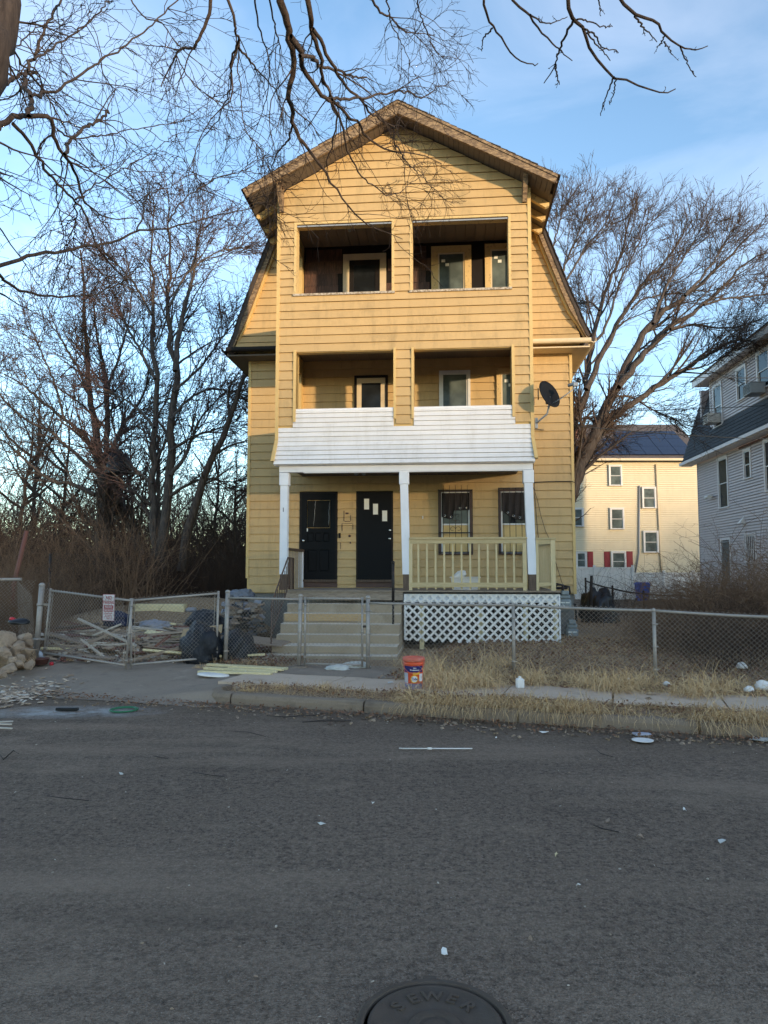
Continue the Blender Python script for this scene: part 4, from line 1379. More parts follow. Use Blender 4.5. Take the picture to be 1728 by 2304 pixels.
# ================================================================== chain-link fencing
WIRE = .0029
def chainlink(p, q, h0, h1, zb0, zb1, w_=.0345, tip=.02, skew=0.0, r=WIRE):
    """woven diamond mesh between two ground points (x,y), bottoms zb0/zb1, heights h0/h1"""
    p = np.array(p, float); q = np.array(q, float)
    L = np.linalg.norm(q - p); d = (q - p) / L; nrm = np.array([-d[1], d[0]])
    K = max(2, int(L / w_)); n = int(max(h0, h1) / w_)
    i = np.arange(K)[:, None]; j = np.arange(n + 1)[None, :]
    odd = (i % 2)
    s = (i + np.where(((j + odd) % 2) == 0, 0.0, 1.0)) * (L / K)
    f = np.clip(s / L, 0, 1)
    hh = h0 + (h1 - h0) * f; zb = zb0 + (zb1 - zb0) * f
    t = j / n
    side = (((j + odd) % 2) * 2 - 1) * .003
    wob = .006 * np.sin(s * 2.3) * np.sin(t * 3.0)
    X = p[0] + d[0] * (s + skew * t) + nrm[0] * (side + wob); Y = p[1] + d[1] * (s + skew * t) + nrm[1] * (side + wob)
    Z = zb + hh * t
    P = np.stack([X, Y, Z], -1)
    return P, np.full((K, n + 1), r)
def mesh_part(sets, parent, name='chain_link_mesh', mat='galvanized_wire'):
    V, F = tubes_np(sets, 3)
    o = np_mesh(name, V, F, MATS[mat], parent)
    o['kind'] = 'stuff'
    return o
def fpost(parent, x, y, z0, z1, r=.03, name='post', lean=(0, 0), mat='galvanized'):
    mb = MB()
    mb.tube([(x, y, z0 - .1), (x + lean[0], y + lean[1], z1)], r, 12)
    mb.lathe([(r, z1 - .005), (r * 1.15, z1), (r * 1.15, z1 + .02), (r * .8, z1 + .04), (0, z1 + .05)], (x + lean[0], y + lean[1], 0), 12)
    o = mb.build(name, MATS[mat], parent)
    for k in (.18, .5, .82):
        z = z0 + (z1 - z0) * k
        b = MB(); b.lathe([(r * 1.12, z - .012), (r * 1.22, z - .012), (r * 1.22, z + .012), (r * 1.12, z + .012)], (x + lean[0] * k, y + lean[1] * k, 0), 10); b.bevbox(x + r, x + r + .03, y - .012, y + .012, z - .01, z + .01, .003)
        b.build('clamp', MATS[mat], o)
    return o
def rail_tube(parent, a, b, r=.018, name='top_rail', n=2, sag=0.0, mat='galvanized'):
    pts = []
    for i in range(n + 1):
        f = i / n
        pts.append((a[0] + (b[0] - a[0]) * f, a[1] + (b[1] - a[1]) * f, a[2] + (b[2] - a[2]) * f - sag * 4 * f * (1 - f)))
    return MB().tube(pts, r, 9).build(name, MATS[mat], parent)
def P2(px, py, z):
    w_ = on_z(px, py, z); return (w_[0], w_[1])

# right-hand front fence
FV = 11.42
def fxy(u): return xy(u, FV)
ff = thing('front_fence', 'galvanized chain-link fence across the dry front yard right of the steps', 'fence')
gateR = at(828, 1400, 12.12); gateRxy = (gateR[0], gateR[1])
ends = [gateRxy, tuple(at(1156, 1450, 11.25)[:2]), tuple(at(1473, 1450, 10.62)[:2]), tuple(at(1800, 1450, 10.0)[:2]), tuple(at(2250, 1450, 9.2)[:2])]
tops = [1.185, 1.195, 1.145, 1.08, 1.05]; bots = [.12, .16, .13, .11, .11]
fpost(ff, *ends[0], .11, 1.26, .034)
sets = []
for i in range(4):
    a, b = ends[i], ends[i + 1]
    sets.append(chainlink(a, b, tops[i] - bots[i] + .035, tops[i + 1] - bots[i + 1] + .035, bots[i], bots[i + 1]))
    rail_tube(ff, (*a, tops[i]), (*b, tops[i + 1]), .021, n=6, sag=.012)
    if i > 0: fpost(ff, *a, bots[i], tops[i] - .01, .026)
mesh_part(sets, ff)

# small walk gate
wg = thing('walk_gate', 'narrow chain-link gate in front of the concrete steps', 'gate', (*at(748, 1500, 12.2)[:2], .12))
gl0, gl1 = np.array(at(686, 1450, 12.28)[:2]), np.array(at(815, 1450, 12.12)[:2])
def gate_leaf(parent, a, b, z0a, z0b, z1a, z1b, r=.019, skew=0.0, mid=True):
    ox, oy = parent.location.x, parent.location.y; oz = parent.location.z
    A = (a[0] - ox, a[1] - oy); B = (b[0] - ox, b[1] - oy)
    z0a -= oz; z0b -= oz; z1a -= oz; z1b -= oz
    MB().tube([(*A, z0a), (*A, z1a)], r, 9).build('frame_upright', MATS['galvanized'], parent)
    MB().tube([(*B, z0b), (*B, z1b)], r, 9).build('frame_upright', MATS['galvanized'], parent)
    rail_tube(parent, (*A, z1a - .03), (*B, z1b - .03), r, 'frame_rail'); rail_tube(parent, (*A, z0a + .03), (*B, z0b + .03), r * .9, 'frame_rail')
    d = np.array(B) - np.array(A); d = d / np.linalg.norm(d) * .055
    for (q, s) in ((A, 1), (B, -1)):
        q2 = (q[0] + d[0] * s, q[1] + d[1] * s)
        MB().bar((*q2, z0a + .05), (*q2, z1a - .05), .012, .006).build('tension_bar', MATS['galvanized'], parent)
        for k in (.12, .5, .88):
            zz = z0a + (z1a - z0a) * k
            MB().lathe([(r * 1.1, zz - .014), (r * 1.3, zz - .014), (r * 1.3, zz + .014), (r * 1.1, zz + .014)], (*q, 0), 9).build('hinge_band', MATS['galvanized'], parent)
    mesh_part([chainlink(A, B, z1a - z0a + .0, z1b - z0b + .0, z0a, z0b, skew=skew)], parent)
gate_leaf(wg, gl0, gl1, .15, .15, 1.28, 1.28)
lt = MB(); v = np.array(gateRxy) - np.array([wg.location.x, wg.location.y]); v2 = gl1 - np.array([wg.location.x, wg.location.y])
lt.bar((*v2, .68), (*v, .68), .03, .035); lt.build('latch', MATS['dark_iron'], wg)

# short panel between the drive gate and the walk gate
sp_ = thing('fence_panel', 'short chain-link panel between the drive gate and the walk gate', 'fence')
pL = tuple(at(507, 1450, 12.87)[:2]); pR = tuple(at(673, 1450, 12.30)[:2])
fpost(sp_, *pL, .10, 1.33, .038, lean=(.03, 0)); fpost(sp_, *pR, .11, 1.28, .034, lean=(.02, 0))
rail_tube(sp_, (*pL, 1.24), (*pR, 1.235), .019)
mesh_part([chainlink(pL, pR, 1.17, 1.16, .10, .11)], sp_)
ft = MB(); ft.lathe([(0, .11), (.16, .11), (.15, .135), (.05, .14)], (*pR, 0), 10); ft.build('footing', MATS['kerb_concrete'], sp_)

# sagging double drive gate: the leaves lean together in the middle
ga = tuple(at(487, 1450, 12.75)[:2]); gb = tuple(at(296, 1450, 12.15)[:2])
gc = tuple(at(284, 1450, 12.10)[:2]); gd = tuple(at(100, 1450, 12.95)[:2])
dg1 = thing('drive_gate_leaf', 'right leaf of the sagging chain-link drive gate by the black rubbish bag', 'gate', (ga[0], ga[1], .12), 0, 'leaves of the drive gate')
def leaf(parent, a, b, za0, zb0, za1, zb1, skewa, skewb):
    ox, oy, oz = parent.location
    def Q(p, z, dx=0): return (p[0] - ox + dx, p[1] - oy, z - oz)
    MB().tube([Q(a, za0), Q(a, za1, skewa)], .020, 9).build('frame_upright', MATS['galvanized'], parent)
    MB().tube([Q(b, zb0), Q(b, zb1, skewb)], .020, 9).build('frame_upright', MATS['galvanized'], parent)
    rail_tube(parent, Q(a, za1 - .04, skewa), Q(b, zb1 - .04, skewb), .019, 'frame_rail')
    rail_tube(parent, Q(a, za0 + .06), Q(b, zb0 + .06), .019, 'frame_rail')
    d = np.array(b) - np.array(a); d = d / np.linalg.norm(d) * .06
    for (p, s, z0, z1, sk) in ((a, 1, za0, za1, skewa), (b, -1, zb0, zb1, skewb)):
        pp_ = (p[0] + d[0] * s, p[1] + d[1] * s)
        MB().bar(Q(pp_, z0 + .06), Q(pp_, z1 - .06, sk), .012, .006).build('tension_bar', MATS['galvanized'], parent)
        for k in (.12, .5, .9):
            c = Q(p, z0 + (z1 - z0) * k, sk * k)
            MB().lathe([(.022, -.014), (.027, -.014), (.027, .014), (.022, .014)], c, 9).build('hinge_band', MATS['galvanized'], parent)
    A = Q(a, 0); B = Q(b, 0)
    mesh_part([chainlink(A[:2], B[:2], za1 - za0 - .05, zb1 - zb0 - .05, za0 + .06 - oz, zb0 + .06 - oz, skew=(skewa + skewb) / 2)], parent)
leaf(dg1, ga, gb, .17, .12, 1.36, 1.26, .02, -.03)
dg2 = thing('drive_gate_leaf', 'left leaf of the sagging chain-link drive gate carrying the no-parking sign', 'gate', (gc[0], gc[1], .12), 0, 'leaves of the drive gate')
leaf(dg2, gc, gd, .12, .22, 1.26, 1.40, .08, .08)
lp = thing('gate_post', 'thick leaning steel gate post beside the pile of rocks', 'post', (*at(81, 1465, 13.0)[:2], .28))
q = at(81, 1465, 13.0)
mb = MB(); mb.tube([(0, 0, -.1), (.065, 0, 1.16)], .048, 14); mb.lathe([(.048, 1.155), (.054, 1.16), (.054, 1.18), (.035, 1.21), (0, 1.22)], (.065, 0, 0), 14); mb.build('pipe', MATS['galvanized'], lp)
for k in (.2, .72):
    b = MB(); b.lathe([(.052, -.02), (.060, -.02), (.060, .02), (.052, .02)], (.065 * k, 0, 1.16 * k), 12); b.bevbox(.06 + .065 * k, .14 + .065 * k, -.015, .015, 1.16 * k - .02, 1.16 * k + .02, .004); b.build('hinge', MATS['galvanized'], lp)
# fence running off to the left of the gate, its mesh torn loose
lf = thing('side_fence', 'torn chain-link fence with leaning mesh behind the rocks at far left', 'fence')
a = tuple(at(48, 1330, 13.9)[:2]); b = tuple(at(-420, 1330, 13.4)[:2])
rail_tube(lf, (*a, 1.545), (*b, 1.52), .03, n=3)
fpost(lf, *at(-200, 1400, 13.6)[:2], .3, 1.5, .034)
mesh_part([chainlink(a, b, 1.25, 1.2, .28, .3, skew=-.25), chainlink(tuple(at(84, 1330, 13.3)[:2]), a, .95, 1.25, .3, .28, skew=.25)], lf)
# tall dark fence far behind the debris, along the brush
bfc = thing('back_fence', 'dark chain-link fence along the brush behind the debris', 'fence')
a = tuple(at(112, 1300, 17.0)[:2]); m_ = tuple(at(330, 1300, 20.5)[:2]); b = tuple(at(552, 1300, 23.0)[:2])
sets = [chainlink(a, m_, 2.0, 2.0, .12, .05, w_=.05, r=.0026), chainlink(m_, b, 2.0, 2.0, .05, .0, w_=.05, r=.0026)]
mesh_part(sets, bfc, mat='dark_iron')
for pnt in (a, m_, b): fpost(bfc, *pnt, .05, 2.05, .03, mat='dark_iron')

# ---- NO PARKING sign on the gate
simple('sign_white', (.70, .68, .68), .5, .05, 10, dirt=(.5, .42, .40), dirt_amt=.4)
simple('sign_red', (.42, .07, .09), .5, .15, 10)
cpos = (np.array(gc) * .77 + np.array(gd) * .23)
d_ = np.array(gd) - np.array(gc); ang = math.atan2(-d_[1], -d_[0])
sg = thing('no_parking_sign', 'faded red and white no parking sign wired to the drive gate', 'sign', (*(at(243, 1365, 12.28)[:2]), 1.10), ang)
sg.location.y += .03
mb = MB(); mb.bevbox(-.135, .135, -.002, .002, -.22, .22, .0015); mb.build('plate', MATS['sign_white'], sg)
bd = MB()
for (x0, x1, z0, z1) in ((-.135, .135, .213, .22), (-.135, .135, -.22, -.213), (-.135, -.128, -.213, .213), (.128, .135, -.213, .213)): bd.box(x0, x1, -.0045, -.0022, z0, z1)
bd.build('border', MATS['sign_red'], sg)
text('lettering', 'NO', .085, 'sign_red', sg, (.0, -.0035, .158), depth=.0008, bold=True)
text('lettering', 'PARKING', .068, 'sign_red', sg, (.0, -.0035, .085), depth=.0008, bold=True, scale=(.86, 1.1, 1))
MB().box(-.105, .105, -.0042, -.0022, -.022, .038).build('red_band', MATS['sign_red'], sg)
text('lettering', 'POLICE', .045, 'sign_white', sg, (0, -.0050, .008), depth=.0006, bold=True)
MB().box(-.105, .105, -.0042, -.0022, -.070, -.026).build('red_band', MATS['sign_red'], sg)
text('lettering', 'TAKE NOTICE', .032, 'sign_white', sg, (0, -.0050, -.047), depth=.0006, bold=True)
small = MB()
for row, zz in enumerate((-.095, -.125, -.155, -.185)):
    x = -.09 + .012 * row * (row % 2)
    while x < .085:
        L = rnd.uniform(.008, .02); small.box(x, x + L, -.0042, -.0022, zz - .007, zz + .007); x += L + rnd.choice((.004, .004, .012))
small.build('small_print', MATS['sign_red'], sg)

# ================================================================== loose things on the ground
def blob_mesh(seed, sub, scale, rough, mat, flat=0.0, freq=1.6, smooth=False, crease=0.0):
    r_ = np.random.default_rng(seed)
    bm = bmesh.new(); bmesh.ops.create_icosphere(bm, subdivisions=sub, radius=1)
    dirs = r_.normal(size=(10, 3)); ph = r_.uniform(0, 6.28, 10)
    planes = r_.normal(size=(7, 3)); planes /= np.linalg.norm(planes, axis=1)[:, None]; cut = r_.uniform(.62, .9, 7)
    for v in bm.verts:
        p = np.array(v.co); 
        k = 1 + rough * sum(math.sin(float(dirs[i] @ p) * freq * (1 + i * .35) + ph[i]) / (1 + i * .5) for i in range(10)) / 3
        if crease: k += crease * abs(math.sin(float(dirs[0] @ p) * 7 + ph[0]) * math.sin(float(dirs[1] @ p) * 6))
        p = p * k
        if not smooth:
            for pl_, c_ in zip(planes, cut):
                d = float(p @ pl_)
                if d > c_: p = p - pl_ * (d - c_)
        if p[2] < -.45 + flat: p[2] = -.45 + flat
        v.co = Vector((p[0] * scale[0], p[1] * scale[1], (p[2] + .45) * scale[2]))
    me = bpy.data.meshes.new('blob'); bm.to_mesh(me); bm.free(); me.materials.append(mat)
    me.polygons.foreach_set('use_smooth', [smooth] * len(me.polygons))
    return me
t = NT('rock')
c = t.mix(t.rng(t.noise(3.0, 8, .7), .3, .7), (.24, .17, .12), (.56, .42, .30))
c = t.mix(t.rng(t.noise(6, 8, .7), .5, .68), c, (.20, .145, .10))
t.col(c).rough(.9).spec(.2).bump(t.noise(14, 9, .7), .9, .04)
MATS['rock'] = t.m
def rock_mesh(seed, s):
    r_ = random.Random(seed)
    bm = bmesh.new()
    for _ in range(15):
        p = Vector((r_.uniform(-1, 1), r_.uniform(-1, 1), r_.uniform(-1, 1)))
        m = max(abs(c) for c in p); p = p / m * r_.uniform(.78, 1.0)
        bm.verts.new((p.x * s[0] * .85, p.y * s[1] * .85, (p.z * .85 + .5) * s[2]))
    r = bmesh.ops.convex_hull(bm, input=bm.verts[:])
    bmesh.ops.delete(bm, geom=[v for v in bm.verts if not v.link_faces], context='VERTS')
    bmesh.ops.bevel(bm, geom=bm.edges[:], offset=.018 * min(1, s[0] / .2), segments=1, affect='EDGES')
    bmesh.ops.triangulate(bm, faces=bm.faces[:])
    bmesh.ops.subdivide_edges(bm, edges=bm.edges[:], cuts=1, use_grid_fill=True)
    for v in bm.verts:
        k = .006; v.co += Vector((r_.uniform(-k, k), r_.uniform(-k, k), r_.uniform(-k, k)))
    me = bpy.data.meshes.new('rock'); bm.to_mesh(me); bm.free(); me.materials.append(MATS['rock'])
    return me
# rock pile at the far left: pixel centre, size, depth
rocks = [(14, 1428, .30, .26, 12.3, 'tilted tan boulder at the upper left of the rock pile'),
         (56, 1428, .20, .13, 12.7, 'flat pale slab lying on top of the rock pile'),
         (40, 1447, .24, .20, 12.3, 'big ridged tan rock in the middle of the rock pile'),
         (66, 1440, .13, .12, 12.5, 'small tan rock on the right shoulder of the rock pile'),
         (10, 1465, .26, .26, 12.0, 'large pale rock at the left edge below the tilted boulder'),
         (55, 1464, .20, .15, 12.2, 'tan rock low on the right face of the rock pile'),
         (47, 1476, .13, .11, 12.0, 'wedge-shaped rock under the ridged tan rock'),
         (26, 1482, .14, .12, 11.9, 'dark little rock in the gap of the rock pile'),
         (44, 1488, .11, .09, 11.8, 'small bright white rock at the foot of the pile'),
         (65, 1488, .13, .14, 12.0, 'rounded rock at the lower right of the rock pile'),
         (22, 1502, .24, .13, 11.6, 'long flat rock at the front foot of the pile'),
         (6, 1512, .14, .10, 11.4, 'lowest rock at the left edge beside the driveway'),
         (-30, 1450, .40, .40, 12.6, 'boulder half outside the left edge of the rock pile')]
for i, (px, py, sx, sz, D, lab) in enumerate(rocks):
    p = at(px, py, D)
    o = link('rock', rock_mesh(100 + i, (sx * .74, sx * .6, sz * .8)), None, (p[0], p[1], p[2] - sz * .75), (rnd.uniform(-.3, .3), rnd.uniform(-.3, .3), rnd.uniform(0, 6)))
    tag(o, lab, 'rock', 'rocks in the pile')
core = MB()
o = link('rubble_heap', blob_mesh(99, 3, (.50, .32, .34), .15, MATS['yard_soil'], smooth=True), None, (*at(10, 1500, 12.5)[:2], .1))
tag(o, 'earth and small rubble under the pile of rocks', 'rubble', kind='stuff')
o = link('black_cloth', blob_mesh(98, 3, (.17, .12, .07), .3, MATS['black_plastic'], smooth=True), None, (*at(42, 1405, 12.9)[:2], .78)); tag(o, 'black bin bag scrap lying on top of the rocks', 'bag')
simple('red_plastic', (.55, .03, .04), .4, .15, 10)
o = link('red_rag', blob_mesh(97, 2, (.06, .05, .04), .3, MATS['red_plastic'], smooth=True), None, (*at(27, 1403, 12.9)[:2], .85)); tag(o, 'bright red scrap beside the black bag on the rocks', 'litter')

# clay pot, red ball, bottle near the gate post
simple('clay', (.12, .055, .045), .8, .2, 12)
simple('clear_film', (.55, .58, .62), .15, .1, 12)
p = on_z(92, 1493, .14)
tag(MB().lathe([(0, 0), (.10, 0), (.13, .085), (.135, .085), (.135, .10), (.115, .10), (.10, .02), (0, .02)], (0, 0, 0), 18).build('flower_pot', MATS['clay'], None, (p[0], p[1], .13)), 'dark brown clay pot at the foot of the gate post', 'pot')
p = on_z(116, 1495, .12)
tag(link('red_ball', blob_mesh(5, 3, (.035, .035, .035), .02, MATS['red_plastic'], smooth=True, flat=-.5), None, (p[0], p[1], .115)), 'small red ball beside the clay pot', 'ball')
p = on_z(90, 1478, .2)
o = MB().tube([(-.14, 0, .22), (.0, 0, .12), (.12, -.02, .03), (.16, -.02, 0)], [.045, .05, .045, .015], 10).build('bottle', MATS['clear_film'], None, (p[0], p[1], .12)); tag(o, 'clear plastic bottle leaning beside the clay pot', 'bottle')

# ---- debris behind the drive gate: separate boards
def board_thing(px, py, D, L, wd, th, rz, ry, mat, label, z=None, rx=0.0, cat='board', group='boards dumped behind the drive gate', name='board'):
    p = at(px, py, D)
    me = bpy.data.meshes.new('board')
    b = MB(); n = 5
    rag = [rnd.uniform(-.03, .03) for _ in range(4)]
    b.add([(-L / 2 + rag[0], -wd / 2, -th / 2), (L / 2 + rag[1], -wd / 2, -th / 2), (L / 2 + rag[2], wd / 2, -th / 2), (-L / 2 + rag[3], wd / 2, -th / 2),
           (-L / 2 + rag[0], -wd / 2, th / 2), (L / 2 + rag[1], -wd / 2, th / 2), (L / 2 + rag[2], wd / 2, th / 2), (-L / 2 + rag[3], wd / 2, th / 2)],
          [(3, 2, 1, 0), (4, 5, 6, 7), (0, 1, 5, 4), (1, 2, 6, 5), (2, 3, 7, 6), (3, 0, 4, 7)])
    o = b.build(name, MATS[mat], None, (p[0], p[1], p[2] if z is None else z), (rx, ry, rz))
    return tag(o, label, cat, group)
simple('white_board', (.50, .43, .35), .6, .1, 8, dirt=(.3, .27, .22), dirt_amt=.5)
simple('rust_red', (.17, .07, .05), .7, .3, 9)
B = board_thing
B(240, 1422, 13.6, 1.55, .055, .03, R(-25), R(17), 'white_board', 'long white strip sloping down to the right across the debris')
B(213, 1462, 13.0, .75, .035, .03, R(-30), R(24), 'white_board', 'short white strip leaning on the gate bottom')
B(140, 1457, 13.2, .62, .035, .03, R(-25), R(22), 'old_board', 'pale strip nearest the gate post slanting to the right')
B(185, 1434, 14.4, .62, .38, .02, R(4), R(-2), 'white_board', 'wide white panel lying on the left of the debris', rx=R(22))
B(165, 1441, 13.6, 1.2, .16, .03, R(-18), R(12), 'old_board', 'broad grey plank under the white panel')
B(238, 1418, 14.0, .55, .05, .03, R(20), R(-22), 'white_board', 'short pale stick pointing up right behind the long strip')
B(255, 1450, 13.4, .8, .08, .03, R(5), R(-2), 'white_board', 'white lath lying flat at the gate centre')
B(215, 1440, 13.5, .9, .05, .04, R(20), R(-24), 'old_board', 'grey stick crossing the long white strip')
scrapb = []
for i in range(72):
    px = rnd.uniform(140, 450); py = 1480 - rnd.random() ** .8 * 78
    D = 12.75 + (1480 - py) / 78 * 2.6 + rnd.uniform(-.2, .2)
    mat = rnd.choice(['old_board', 'old_board', 'old_board', 'old_board', 'bare_wood', 'bare_wood', 'white_board', 'deck_wood', 'rust_red', 'old_board', 'pale_lumber'])
    L = rnd.uniform(.5, 1.5)
    o = B(px, py, D, L, rnd.uniform(.05, .14), rnd.uniform(.02, .045), R(rnd.uniform(-28, 28)), R(rnd.uniform(-9, 9)), mat, 'x', rx=R(rnd.uniform(-25, 25)))
    coln = {'old_board': 'grey weathered', 'bare_wood': 'dark brown', 'white_board': 'white painted', 'deck_wood': 'silver grey', 'rust_red': 'rusty red', 'pale_lumber': 'pale yellow'}[mat]
    o['label'] = '%s board lying in the heap of scrap wood behind the drive gate' % coln
    o['group'] = '%s boards in the scrap heap' % coln
    scrapb.append((coln, px, o))
_o = ['first', 'second', 'third', 'fourth', 'fifth', 'sixth', 'seventh', 'eighth', 'ninth']
ORD = ['leftmost'] + _o[1:] + ['tenth', 'eleventh', 'twelfth', 'thirteenth', 'fourteenth', 'fifteenth', 'sixteenth', 'seventeenth', 'eighteenth', 'nineteenth', 'twentieth'] + ['twenty-' + q_ for q_ in _o] + ['thirtieth'] + ['thirty-' + q_ for q_ in _o] + ['fortieth'] + ['forty-' + q_ for q_ in _o] + ['fiftieth'] + ['fifty-' + q_ for q_ in _o]
for coln in sorted(set(c_ for c_, _, _ in scrapb)):
    grp = sorted([(p_, o_) for c_, p_, o_ in scrapb if c_ == coln], key=lambda q_: q_[0])
    for k_, (_, o_) in enumerate(grp):
        o_['label'] = ('%s %s board of the scrap heap behind the drive gate' % (ORD[k_], coln)) if k_ == 0 else ('%s %s board from the left in the scrap heap behind the gate' % (ORD[k_], coln))
B(360, 1447, 13.0, .42, .07, .05, R(10), R(-38), 'rust_red', 'rusty red stick propped up in the scrap heap', name='stick', cat='stick', group=None)
B(348, 1472, 12.8, 1.15, .06, .05, R(12), R(-14), 'old_board', 'long brown stick rising to the right beside the black bag', name='stick', cat='stick', group=None)
# cardboard / plywood
B(455, 1420, 14.3, .75, .5, .02, R(15), R(-6), 'plywood', 'brown cardboard sheet behind the big black bag', rx=R(12), cat='cardboard', name='cardboard', group=None)
B(572, 1440, 14.2, 1.3, .75, .02, R(-8), R(5), 'old_board', 'warped plywood sheet leaning by the foundation left of the steps', rx=R(3), cat='plywood', name='plywood_sheet', group=None)
B(578, 1473, 13.2, .30, .11, .03, R(4), R(-2), 'pale_lumber', 'small pale wood block left of the steps', cat='block', name='wood_block', group=None)
# heap of small rubble under the boards (uncountable)
def shards(name, label, cat, n, area, smin, smax, mats, zf, flat=.35, seed=3):
    r_ = np.random.default_rng(seed)
    mb = MB()
    for i in range(n):
        x, y = area(r_)
        s = r_.uniform(smin, smax)
        mb.mi = int(r_.integers(len(mats)))
        mb.obox((x, y, zf(x, y) + s * flat * .3), (s, s * r_.uniform(.2, .8), s * r_.uniform(.12, flat)), (r_.uniform(-.3, .3), r_.uniform(-.3, .3), r_.uniform(0, 6.28)), r_.uniform(.5, 1))
    o = mb.build(name, [MATS[m] for m in mats])
    return tag(o, label, cat, None, 'stuff')
def heap_z(x, y):
    p = at(300, 1450, 14.0)
    return gzf(x, y) + .22 * math.exp(-((x - p[0]) / 1.3) ** 2 - ((y - p[1]) / .9) ** 2)
def area_px(px0, px1, D0, D1):
    def f(r_):
        D = r_.uniform(D0, D1); px = r_.uniform(px0, px1)
        p = at(px, 1300, D); return p[0], p[1]
    return f
shards('rubble', 'small splinters and rubble strewn behind the drive gate', 'rubble', 1700, area_px(110, 620, 12.7, 16.5), .03, .16, ['old_board', 'bare_wood', 'rock', 'white_board', 'rust_red', 'yard_soil'], heap_z, .4, 11)
shards('gutter_debris', 'grit and small scraps strewn along the gutter', 'debris', 850, lambda r_: xy(*(lambda u: (u, 8.62 - abs(r_.normal()) * .22))(r_.uniform(-9, 4.5))), .012, .06, ['old_board', 'rock', 'bare_wood', 'yard_soil', 'yard_soil'], lambda x, y: gzf(x, y) + .004, .4, 12)
shards('paint_chips', 'pale flaked paint chips heaped at the left road edge', 'debris', 420, lambda r_: (on_z(20 + abs(r_.normal()) * 45 - 25, 1558 + r_.normal() * 14, -.02)[0], on_z(20, 1558 + r_.normal() * 14, -.02)[1]), .025, .11, ['rock', 'white_board', 'sidewalk_concrete', 'old_board'], lambda x, y: gzf(x, y) + .01, .15, 13)
shards('road_grit', 'tiny pale grit and specks scattered over the asphalt', 'grit', 420, lambda r_: xy(r_.uniform(-7, 5), r_.uniform(2.6, 8.6)), .005, .018, ['rock', 'white_board', 'old_board'], lambda x, y: gzf(x, y) + .012, .4, 14)
# bin bags
bagm = NT('bin_bag')
g = bagm.noise(3.2, 8, .65, dist=1.5)
bagm.col(bagm.mix(g, (.006, .007, .010), (.02, .022, .028))).rough(bagm.rng(g, .3, .7, .25, .5)).spec(.35).bump(g, .9, .06)
MATS['bin_bag'] = bagm.m
for (px, py, D, s, lab, sd) in ((455, 1478, 12.95, (.36, .33, .47), 'big shiny black rubbish bag behind the drive gate', 21), (462, 1398, 15.2, (.42, .35, .30), 'black rubbish bag farther back above the cardboard', 22), (530, 1480, 13.3, (.34, .3, .36), 'black rubbish bag half behind the gate post under the plywood', 23)):
    p = on_z(px, py, .14) if sd != 22 else at(px, py, D)
    me = blob_mesh(sd, 4, s, .22, MATS['bin_bag'], smooth=True, freq=2.4, crease=.10)
    o = link('rubbish_bag', me, None, (at(px, py, D)[0], at(px, py, D)[1], .10 if sd != 22 else .45), (0, 0, sd)); tag(o, lab, 'rubbish bag', 'black rubbish bags')
for (px, py, D, s, lab, sd, m) in ((265, 1397, 15.0, (.30, .25, .18), 'dark blue crumpled cloth behind the no parking sign', 31, 'navy_cloth'), (350, 1402, 15.0, (.30, .24, .10), 'pale blue plastic sheet crumpled on the scrap heap', 32, 'pale_sheet')):
    simple('navy_cloth', (.015, .02, .05), .6, .3, 9); simple('pale_sheet', (.25, .25, .28), .3, .3, 9)
    p = at(px, py, D)
    o = link('crumpled_sheet', blob_mesh(sd, 4, s, .3, MATS[m], smooth=True, freq=3, crease=.2), None, (p[0], p[1], p[2] - .1), (0, 0, sd)); tag(o, lab, 'plastic sheet')
# long white boxed gutter lying on rubble at the back
t_ = thing('white_gutter_bundle', 'long white boxed trim lying on the debris behind the drive gate', 'trim', (*at(370, 1360, 17.5)[:2], .72), R(-4))
MB().bevbox(-.72, .52, -.13, .13, 0, .19, .02).build('box', MATS['pale_lumber'], t_)
MB().bevbox(.53, .78, -.11, .11, 0, .11, .04).build('wrapped_end', MATS['pale_sheet'], t_)
heap = link('soil_heap', blob_mesh(60, 4, (3.0, 1.2, .75), .12, MATS['yard_soil'], smooth=True), None, (*at(400, 1380, 18.2)[:2], -.1)); tag(heap, 'low heap of earth and leaves behind the scrap wood', 'heap', kind='stuff')
simple('grey_sheet', (.16, .17, .20), .4, .4, 9)
for (px, py, sd, lab) in ((545, 1335, 41, 'grey plastic rubbish piled against the house corner'), (548, 1365, 42, 'pale blue plastic bag low against the foundation')):
    p = at(px, py, 16.6)
    o = link('plastic_heap', blob_mesh(sd, 4, (.24, .2, .13), .35, MATS['grey_sheet'], smooth=True, freq=3, crease=.25), None, (p[0], p[1], p[2] - .1), (0, 0, sd)); tag(o, lab, 'plastic bag')
shards('foundation_rubble', 'grey rubble piled at the left corner of the foundation', 'rubble', 260, area_px(505, 590, 15.6, 17.0), .05, .28, ['deck_wood', 'pale_sheet', 'old_board', 'black_plastic'], lambda x, y: gzf(x, y) + rnd.uniform(0, .85), .35, 15)
# fresh lumber on the verge and the white lid
for i, (px, py, L, rz, lab) in enumerate(((555, 1498, 1.45, -17, 'rearmost pale timber on the verge by the gates'), (540, 1504, 1.3, -19, 'middle pale timber on the verge by the gates'), (528, 1509, 1.25, -15.5, 'front pale timber on the verge by the gates'), (575, 1503, 1.0, -22, 'short pale timber lying across the others by the gates'))):
    p = on_z(px, py, .16)
    b = MB(); b.bevbox(-L / 2, L / 2, -.045, .045, 0, .038, .004)
    o = b.build('timber', MATS['pale_lumber'], None, (p[0], p[1], gzf(p[0], p[1]) + .02 + .02 * (i == 3)), (0, R(rnd.uniform(-1, 1)), R(rz))); tag(o, lab, 'timber', 'pale timbers by the gates')
p = on_z(480, 1512, .15)
b = MB(); b.lathe([(0, .03), (.12, .032), (.19, .025), (.2, .01), (.2, 0), (0, 0)], (0, 0, 0), 22)
